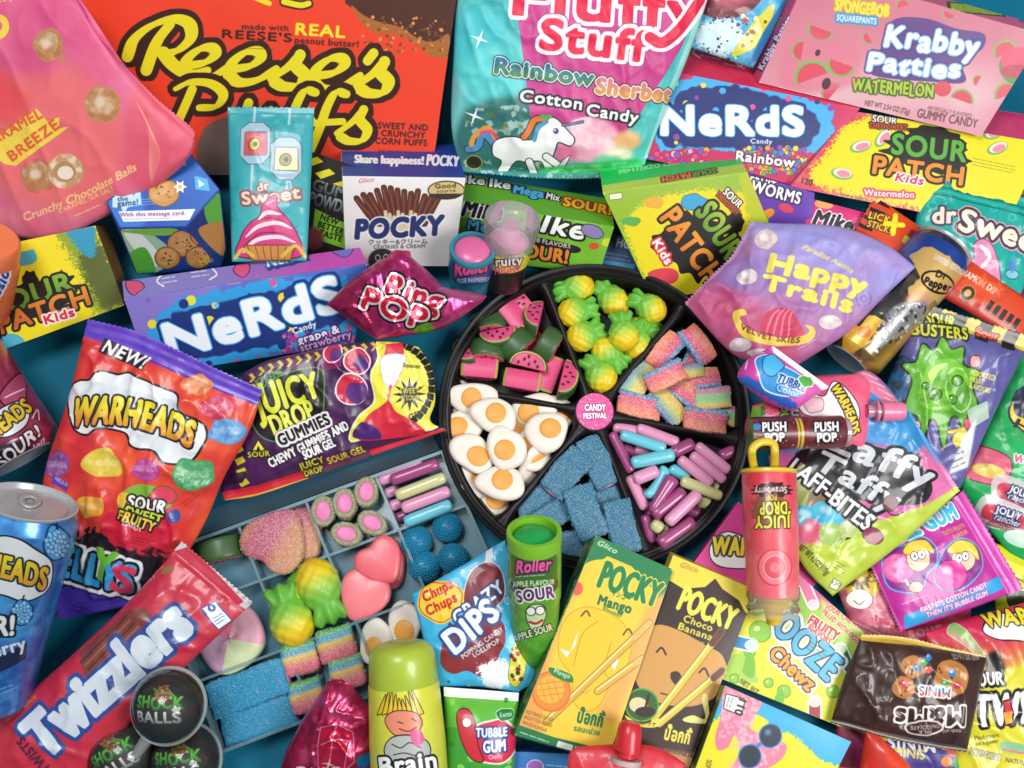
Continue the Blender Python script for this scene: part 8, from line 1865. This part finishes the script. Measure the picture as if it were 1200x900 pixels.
def a_choco(A):
    A.fill('#e0cf3e'); A.poly([(784, 680), (800, 690), (826, 688), (838, 678), (846, 690), (866, 704), (872, 716), (876, 720), (800, 920), (680, 900), (760, 740)], '#2f1c18', sm=False)
    A.text('Glico', (796, 664), (816, 671), 6, '#b8782c', sh=0.3, w=0.3); A.text('POCKY', (793, 713), (856, 738), 26, '#e4dc4c', w=1.8, sh=0.02, grow=-0.1)
    A.text('Choco', (800, 728), (833, 740), 8, '#e4dc4c', w=0.9); A.text('Banana', (794, 737), (833, 751), 8, '#e4dc4c', w=0.9); A.text('Flavour', (803, 748), (824, 756), 4.5, '#e4dc4c', w=0.3)
    A.poly([(744, 768), (752, 742), (772, 732), (798, 740), (826, 756), (846, 768), (852, 794), (836, 818), (804, 828), (764, 820), (744, 796)], '#cf9850', sm=True); A.line([(769, 764), (775, 759), (780, 767)], 2.2, '#2f1c18'); A.line([(819, 788), (825, 783), (830, 792)], 2.2, '#2f1c18'); A.poly([(786, 788), (794, 787), (798, 794), (792, 802), (786, 796)], '#2f1c18', sm=True); A.line([(792, 802), (786, 814), (774, 812)], 1.6, '#2f1c18')
    A.poly([(800, 842), (812, 838), (826, 842), (822, 818), (828, 814), (832, 840), (836, 846), (824, 848), (804, 846)], '#e6dc7c', sm=True)
    stickpair(A, (766, 842), (845, 740), (772, 848), (846, 786), '#d8c23c', '#5c2420')
    A.ell(752, 826, 20, 20, '#58a83c'); A.ell(752, 826, 18, 18, '#2f5c24'); A.ell(748, 826, 11, 9, '#dcd0a0', rot=10); A.ell(756, 834, 12, 6, '#2f1810'); A.line([(760, 814), (756, 830)], 3, '#2f1810'); A.poly([(732, 838), (752, 848), (772, 842), (768, 852), (744, 850)], '#e4dc4c', sm=True); A.text('チョコバナナ', (738, 848), (768, 851), 4, '#2f1c18', w=0.3)
    A.poly([(690, 870), (740, 850), (800, 866), (806, 920), (680, 915)], '#3a2018', soft=4); A.text('ป๊อกกี้', (778, 866), (808, 872), 15, '#e4dc4c', w=1.2); A.poly([(760, 874), (822, 884), (806, 920), (740, 912)], '#b8844c', soft=3); A.text('รสช็อกโกกล้วย', (766, 878), (812, 888), 6, '#2f1c18', w=0.4); A.small((762, 888), (806, 898), 3, 3, '#3a2418'); A.small((714, 856), (744, 866), 2.6, 5, '#c8a878')
carton('biscuit_stick_box', 'brown and yellow choco banana biscuit stick carton beside the mango one', 'snack box', [(789, 650, 72), (886, 691, 72), (798, 925, 72), (688, 905)], a_choco, 30, '#c8b83c', back=(0, 785, 646, 42))

# magenta carton behind the red lolly tube
def a_magcarton(A):
    A.fill('#cf2f88'); A.mottle('#e04c9c', 24, 0.4, 3)
    A.poly([(832, 642), (840, 630), (852, 624), (866, 628), (884, 634), (900, 640), (894, 664), (870, 666), (846, 664), (834, 656)], '#eef0f0', sm=True, o=[(1.4, '#1c1418')]); A.text('WARHEADS', (834, 650), (936, 660), 20, '#e6d42c', o=[(1.8, '#1c1418')], w=1.2, bend=3); pass
carton('candy_box', 'magenta carton corner with yellow lettering between the tray and red lolly tube', 'candy box', [(865, 588, 46), (975, 660, 46), (905, 750, 46), (806, 668)], a_magcarton, 16, '#a81c6c')

# lime carton
def a_ooze(A):
    A.fill('#d8d934'); A.mottle('#e4e65c', 26, 0.5, 3); A.fuzz([(880, 680), (930, 650), (1015, 740), (990, 800), (960, 740), (920, 720)], '#9ccc48', 14, 5, 4); A.fuzz([(850, 770), (880, 760), (890, 800), (850, 800)], '#a8d058', 8, 4, 6)
    A.poly([(920, 645), (945, 668), (1018, 742), (1000, 750), (960, 712), (940, 690)], '#d8508c', soft=6); A.poly([(960, 700), (1018, 742), (1004, 770), (964, 730)], '#b8d868', soft=4)
    for x, y, r in ((886, 712, 9), (878, 764, 6), (890, 740, 12), (928, 745, 8), (918, 810, 7), (975, 810, 7), (860, 795, 5), (968, 795, 6), (900, 800, 5), (948, 764, 9)): A.ell(x, y, r, r, '#8cc840', o=[(0.9, '#5c9424')]); A.ell(x - r * .3, y - r * .3, r * .3, r * .25, '#e4f4a8')
    A.poly([(876, 762), (884, 774), (882, 794), (870, 788), (872, 776)], '#78b838', sm=True); A.poly([(916, 806), (918, 822), (908, 828), (908, 816)], '#78b838', sm=True)
    def tube(a, b, w_, c, c2): A.line([a, b], w_ + 4, '#f2f2ec', sm=False); A.line([a, b], w_, c, sm=False); A.ell(b[0], b[1], w_ * .55, w_ * .42, c2, o=[(0.8, '#f2f2ec')])
    tube((940, 680), (952, 708), 11, '#e07aa0', '#f4d0dc'); tube((862, 752), (880, 756), 13, '#3a8cc8', '#c8e4f4'); tube((994, 782), (984, 760), 12, '#2c6c38', '#b8d8a8'); tube((954, 846), (954, 822), 13, '#a83840', '#f0d0c8')
    A.text('OOZE', (904, 738), (968, 798), 30, '#5ab8e0', o=[(1.6, '#1c3450'), (4.6, '#eef2f2')], w=1.6, sh=-0.06); A.text('Chewz', (900, 768), (946, 810), 16, '#e8a040', o=[(1.6, '#3c2414'), (3.6, '#eef2f2')], w=1.2)
    A.text('FRUITY', (945, 730), (978, 751), 11, '#c83440', o=[(1, '#f6f0e0')], w=1); A.text('FLAVORS', (945, 737), (970, 755), 7, '#c83440', o=[(0.8, '#f6f0e0')], w=0.5); A.text('SOUR CHEWY', (966, 712), (1006, 738), 6, '#c83440', o=[(0.8, '#f6f0e0')], w=0.5); A.text('FILLED WITH OOZE', (962, 718), (1006, 756), 6, '#c83440', o=[(0.8, '#f6f0e0')], w=0.5); A.small((948, 752), (972, 766), 2.4, 3, '#3c6c28'); A.text('NET WT', (866, 800), (886, 814), 6, '#3c4c18', w=0.4)
carton('chewy_candy_box', 'lime and yellow chewy candy carton with blue lettering under the red lolly tube', 'candy box', [(898, 640, 58), (1014, 742, 58), (985, 852, 58), (846, 796)], a_ooze, 22, '#a8b82c')

# red lolly tube with yellow loop
def tube_pop():
    cy = Cyl((901, 553, 104), (906, 702, 98), 28)
    t = thing('lolly_tube', cy.B, 'clear red lolly tube with yellow loop and cellophane at its foot', 'lolly tube'); L_ = cy.L
    def art(A):
        A.grad('#d43a48', '#e0606c', (880, 560), (930, 690)); A.mottle('#ec8088', 14, 0.5, 3); splat(A, 904, 574, 24, 9, 0, 5, 12, '#3a1c20'); A.text('Strawberry', (922, 570), (884, 572), 8, '#f0d8d8', w=0.5)
        splat(A, 903, 598, 24, 20, 0, 7, 14, '#8a5038'); A.text('JUICY', (927, 604), (884, 605), 14, '#dcd83c', o=[(1.4, '#3c2414')], w=1); A.text('DROP', (922, 588), (890, 589), 14, '#dcd83c', o=[(1.4, '#3c2414')], w=1); A.text('POP', (910, 580), (898, 580), 6, '#dcd83c', w=0.4)
        A.ell(908, 665, 20, 20, '#e87884', o=[(2, '#c83c4c')]); A.ell(908, 665, 13, 13, '#d84a58', o=[(1.2, '#f0a0a8')]); A.ell(908, 665, 6, 6, '#e87884')
    lathe('tube', cy, [(0, 23), (2, 25.5), (L_ * 0.5, 27.5), (L_ - 3, 27.5), (L_, 26)], None, t, art=art, bg='#d8485a')
    yl = mat('#dcc02c', 'plastic', 'loop_plastic')
    tr_ = lathe('top_ring', cy, [(L_ - 2.5, 26.5), (L_ - 1, 28.4), (L_ + 2, 28), (L_ + 3, 25.6), (L_ + 2, 0.1)], yl, t, cap=False)
    loop = smooth_open([(886, 556), (882, 540), (882, 526), (892, 518), (906, 520), (908, 534), (907, 556)], 6); V, F = [], []
    for i, p in enumerate(loop):
        c = P(*p, 112 + 26 * max(0, min(1, (552 - p[1]) / 22))); d = loop[min(i + 1, len(loop) - 1)] - loop[max(i - 1, 0)]; nn = np.array([d[1], d[0], 0]) / np.linalg.norm(d); nn = np.array([-(-d[1]), d[0], 0]) / np.linalg.norm(d)
        for a in np.linspace(0, 2 * pi, 11)[:-1]: V.append(c + 4.2 * cos(a) * np.array([nn[0], nn[1], 0]) + 3.4 * sin(a) * np.array([0, 0, 1]))
    for i in range(len(loop) - 1):
        for j in range(10): F.append((i * 10 + j, i * 10 + (j + 1) % 10, (i + 1) * 10 + (j + 1) % 10, (i + 1) * 10 + j))
    mesh_obj('loop', V, F, yl, tr_, smooth=True)
    c2 = Cyl((906, 694, 96), (907, 734, 92), 12)
    lathe('foot', c2, [(0, 0.1), (2, 7), (16, 10), (24, 15), (30, 20)], yl, t, cap=False)
    c3 = Cyl((906, 688, 98), (906, 722, 94), 24)
    lathe('cellophane', c3, [(0, 27), (3, 24), (8, 27), (14, 24), (20, 27), (30, 26)], clear_mat('cellophane', lin('#f0d8b8'), 0.3, 0.1), t, cap=False, seg=26)
tube_pop()

# brown mini cookie bag
def a_cookie(A):
    A.fill('#37201b'); A.mottle('#4c3028', 26, 0.5, 3)
    A.poly([(1010, 742), (1060, 748), (1160, 764), (1160, 772), (1080, 758), (1012, 752)], '#c8a83c')
    for x, y, r, s in ((1067, 781, 13, 3), (1055, 804, 13, 5), (1112, 794, 21, 8)): A.poly(blob(x, y, r, 0.06, 10, s), '#b5783c'); A.dots([(x - r * .7, y - r * .7), (x + r * .7, y + r * .7)], 12, 0.8, 1.8, ['#7c4420', '#d09454', '#4c2814'], s)
    for x, y, c in ((1114, 789, '#2c7cc0'), (1118, 802, '#c8344c'), (1104, 800, '#3c9c4c'), (1072, 782, '#2c7cc0'), (1056, 800, '#c8344c'), (1062, 808, '#d86a2c'), (1087, 770, '#2c7cc0'), (1080, 776, '#3c9c4c'), (1084, 784, '#d8442c')): A.ell(x, y, 4.6, 4, c); A.ell(x - 1, y - 1.4, 1.4, 1, '#e8f0f4')
    A.text('M&Ms', (1128, 828), (1048, 830), 21, '#37201b', o=[(2.6, '#e8e6e4')], w=2); A.text('MINIS', (1110, 806), (1074, 803), 10, '#c8442c', o=[(2, '#e8e6e4')], w=1, g='#2c7cc0')
    A.text('made with', (1124, 854), (1104, 855), 4.6, '#d8ccc4', w=0.3); A.ell(1081, 852, 22, 9, None, o=[(1.2, '#d8ccc4')]); A.ell(1081, 852, 21, 8, '#37201b'); A.text('MILK', (1090, 854), (1074, 855), 4.6, '#d8ccc4', w=0.3); A.text('CHOCOLATE', (1100, 848), (1064, 849), 4.6, '#d8ccc4', w=0.3); A.text('NET WT 1.6 OZ', (1152, 770), (1118, 768), 5, '#c8bcb4', w=0.2)
bag('cookie_bag', 'dark brown mini cookie bag with upside down lettering and pictured cookies', 'snack bag', [(1014, 745, 84), (1160, 768, 84), (1136, 884, 76)],
    [[(1014, 744), (1060, 746), (1110, 758)], [(1162, 769), (1152, 820)], [(1138, 885), (1060, 872)], [(977, 850), (992, 800)]], a_cookie, bulge=16, seals=(0.05, 0, 0.05, 0), seed=111, wr=3.2, crease=20, step=2.4)
# yellow minis bag under it
def a_minis(A):
    A.fill('#d8c02c'); A.poly([(1030, 868), (1120, 884), (1110, 920), (1020, 905)], '#3a2c7c', sm=True); A.text('MINIS', (1096, 868), (1040, 862), 13, '#e8e8f0', w=1.2); A.text('MINIS', (1046, 884), (1080, 888), 10, '#c8b83c', w=0.8); A.ell(1118, 880, 9, 7, '#c8442c'); A.ell(1124, 894, 8, 7, '#3c9c4c'); A.ell(1108, 892, 7, 6, '#d8802c'); A.poly([(980, 850), (1020, 862), (1012, 900), (985, 900)], '#8c1c4c', soft=2)
bag('cookie_bag', 'yellow and purple mini sweets bag under the brown cookie bag', 'snack bag', [(985, 846, 44), (1140, 876, 44), (1130, 930, 38)],
    [[(982, 848)], [(1142, 876)], [(1136, 940)], [(980, 930)]], a_minis, bulge=9, seed=113, wr=1.6)
# red packet corner
bag('red_packet', 'bright red packet corner standing before the yellow bag at the bottom', 'packet', [(1016, 862, 72), (1070, 905, 60), (1010, 930, 56)],
    [[(1018, 860)], [(1030, 862), (1072, 904)], [(1080, 940)], [(1004, 940)]], lambda A: (A.fill('#d83a20'), A.mottle('#e85c34', 14, 0.5, 2), A.poly([(1018, 862), (1032, 864), (1040, 900), (1016, 900)], '#c02a1c', soft=4)), bulge=10, seed=115, wr=1.4)

# sour twists bag at lower right
def a_stwists(A):
    A.grad('#c8204c', '#d8d02c', (1160, 740), (1170, 800)); A.mottle('#d8345c', 22, 0.4, 3, pts=[(1080, 700), (1220, 690), (1220, 780), (1110, 780)])
    A.poly([(1150, 790), (1230, 770), (1230, 930), (1130, 930)], '#d4cc2c', soft=6); A.poly([(1150, 770), (1164, 760), (1175, 784), (1160, 800)], '#1c1a14', soft=4)
    A.poly([(1150, 738), (1166, 722), (1190, 720), (1225, 716), (1225, 752), (1190, 750), (1164, 748)], '#eceeee', sm=True, o=[(1.6, '#1c1418')]); A.text('WARHEADS', (1154, 736), (1280, 722), 17, '#e6d42c', o=[(1.6, '#1c1418')], w=1.2)
    A.poly([(1112, 742), (1124, 732), (1140, 750), (1152, 770), (1140, 764), (1124, 752)], '#8cb46c', sm=True, o=[(0.9, '#d8c8b0')]); A.line([(1116, 742), (1146, 764)], 2.6, '#e08090')
    A.text('SOUR', (1136, 803), (1172, 801), 14, '#f0f0e8', o=[(2.6, '#17140f')], w=1.2); A.text('TWISTS', (1139, 849), (1250, 842), 34, '#e8eaec', o=[(3.4, '#17140f')], w=2.4, sh=0.08); A.poly([(1171, 822), (1180, 820), (1183, 846), (1174, 848)], '#d8344c', o=[(1.6, '#17140f')]); A.poly([(1171, 834), (1181, 832), (1183, 846), (1174, 848)], '#e8a83c')
    A.text('Peel apart', (1140, 866), (1166, 862), 4.5, '#3c3c14', w=0.2); A.text('eat together', (1141, 873), (1166, 869), 4.5, '#3c3c14', w=0.2); A.poly([(1170, 868), (1200, 872), (1215, 884), (1200, 884), (1172, 880)], '#8cc490', sm=True); A.line([(1172, 877), (1206, 884)], 2.4, '#e07a7c'); A.text('CHEWY CANDIES', (1134, 882), (1168, 890), 6, '#f0f0e8', o=[(1, '#3c3c14')], w=0.4); A.text('NATURAL', (1176, 892), (1206, 898), 5, '#3c3c14', w=0.2)
bag('sour_candy_bag', 'red topped yellow sour twists bag in the lower right corner', 'candy bag', [(1092, 740, 52), (1225, 700, 52), (1225, 930, 40)],
    [[(1088, 742), (1150, 722)], [(1232, 700)], [(1232, 940)], [(1126, 940)]], a_stwists, bulge=14, seed=117, wr=3.4)
# pinkish strip between sachets
bag('candy_bag', 'crimson printed pack edge between the magenta sachet and the brown cookie bag', 'candy bag', [(1060, 742, 30), (1130, 716, 30), (1130, 780, 26)],
    [[(1054, 742)], [(1140, 712)], [(1140, 784)], [(1056, 780)]], lambda A: (A.fill('#b8284c'), A.mottle('#d8506c', 10, 0.6, 2), A.text('sour', (1066, 748), (1104, 740), 12, '#e08898', w=1)), bulge=6, seed=119, wr=1.2)

# sunny carton with sunglasses
def a_sunny(A):
    A.fill('#e6d818'); A.fuzz([(880, 800), (1005, 866), (1000, 905), (960, 890), (930, 862), (900, 850)], '#2aa8d8', 8, 1.3, 3); A.poly([(900, 812), (1002, 866), (996, 900), (972, 880), (884, 836)], '#2aa8d8'); A.fuzz([(838, 806), (850, 802), (846, 836), (832, 850)], '#2aa8d8', 6, 1.2, 5)
    A.poly([(848, 806), (862, 804), (892, 822), (884, 838), (878, 852), (894, 862), (920, 872), (914, 890), (890, 905), (870, 920), (850, 915), (866, 880), (860, 862), (852, 876), (840, 878), (838, 862), (844, 840)], '#d87c96', sm=True); A.mottle('#f0b8c4', 3, 0.8, 4, pts=[(848, 806), (892, 822), (882, 850), (918, 872), (890, 905), (850, 912), (860, 862), (842, 866)])
    A.line([(868, 890), (884, 876), (908, 858)], 4, '#2a7cc0'); A.ell(902, 862, 12, 13, '#1a2a3c', rot=20, o=[(1.6, '#2a7cc0')]); A.ell(878, 886, 12, 13, '#1a2a3c', rot=20, o=[(1.6, '#2a7cc0')]); A.ell(899, 858, 4, 4, '#5c7c98', soft=3)
    A.poly([(851, 814), (872, 820), (868, 838), (848, 830)], '#f2f0ec', o=[(1, '#2c2c2c')]); A.text('110', (866, 819), (860, 836), 9, '#1c1c1c', w=0.8); A.small((858, 818), (854, 832), 2.2, 2, '#3c3c3c'); A.text('SOFT & CHEWY', (828, 890), (820, 930), 6, '#5c5414', w=0.4)
def a_sunside(A): A.fill('#b8b02c'); A.mottle('#2a6c8c', 8, 0.6, 3); A.fuzz([(800, 860), (840, 810), (846, 840), (815, 905)], '#3c4a1c', 8, 1.4, 4)
carton('gummy_box', 'yellow and blue sour gummy carton with a sugared figure in sunglasses at the bottom', 'candy box', [(850, 803, 92), (998, 869, 92), (952, 960, 86), (802, 935)], a_sunny, 26, '#4a5a2c', back=(0, 842, 802, 60), extra=[('side_panel', 3, a_sunside)])

# red squeeze pouch with red cap
def a_redpouch(A): A.grad('#c01c2c', '#d0283c', (740, 870), (740, 905)); A.mottle('#e04c58', 18, 0.4, 2)
rt, pl_ = bag('squeeze_pouch', 'red squeeze pouch with a ribbed red cap at the bottom edge', 'squeeze pouch', [(672, 875, 104), (800, 875, 104), (800, 960, 104)],
    [[(676, 876), (720, 873), (760, 874), (786, 884)], [(804, 896)], [(806, 960)], [(664, 960), (666, 890)]], a_redpouch, bulge=7, seed=121, wr=1.6)
cy = Cyl((738, 854, 112), (733, 897, 108), 12)
lathe('collar', cy, [(2, 10), (2, 15), (7, 15), (7, 9)], clear_mat('collar_plastic', lin('#e8d8d8'), 0.6, 0.2), rt, cap=False)
lathe('cap', cy, [(8, 9), (14, 9), (14, 13), (30, 12), (38, 10.6), (41, 8), (41, 0.1)], mat('#cc2232', 'plastic', 'red_cap'), rt, cap=False)
# blue carton at the bottom
def a_bubblebox(A): A.grad('#2c78c4', '#3c94d8', (600, 890), (680, 900)); A.ell(627, 898, 9, 7, '#a86cc0', o=[(1, '#e8e8f4')]); A.ell(612, 906, 10, 7, '#c8509c'); A.small((640, 896), (676, 900), 3, 2, '#d8ecf8')
carton('small_candy_box', 'blue carton edge at the very bottom beside the green gum tube', 'candy box', [(592, 880, 44), (690, 884, 44), (690, 960, 40), (586, 955)], a_bubblebox, 20, '#245c9c')

# magenta carton edge showing at the right above the teal bag
carton('candy_box', 'magenta carton edge at the right side under the pale pink carton', 'candy box', [(1150, 126, 92), (1240, 140, 92), (1232, 190, 80), (1146, 176)], lambda A: (A.fill('#a81c58'), A.mottle('#c03470', 14, 0.5, 2)), 30, '#8c1448')
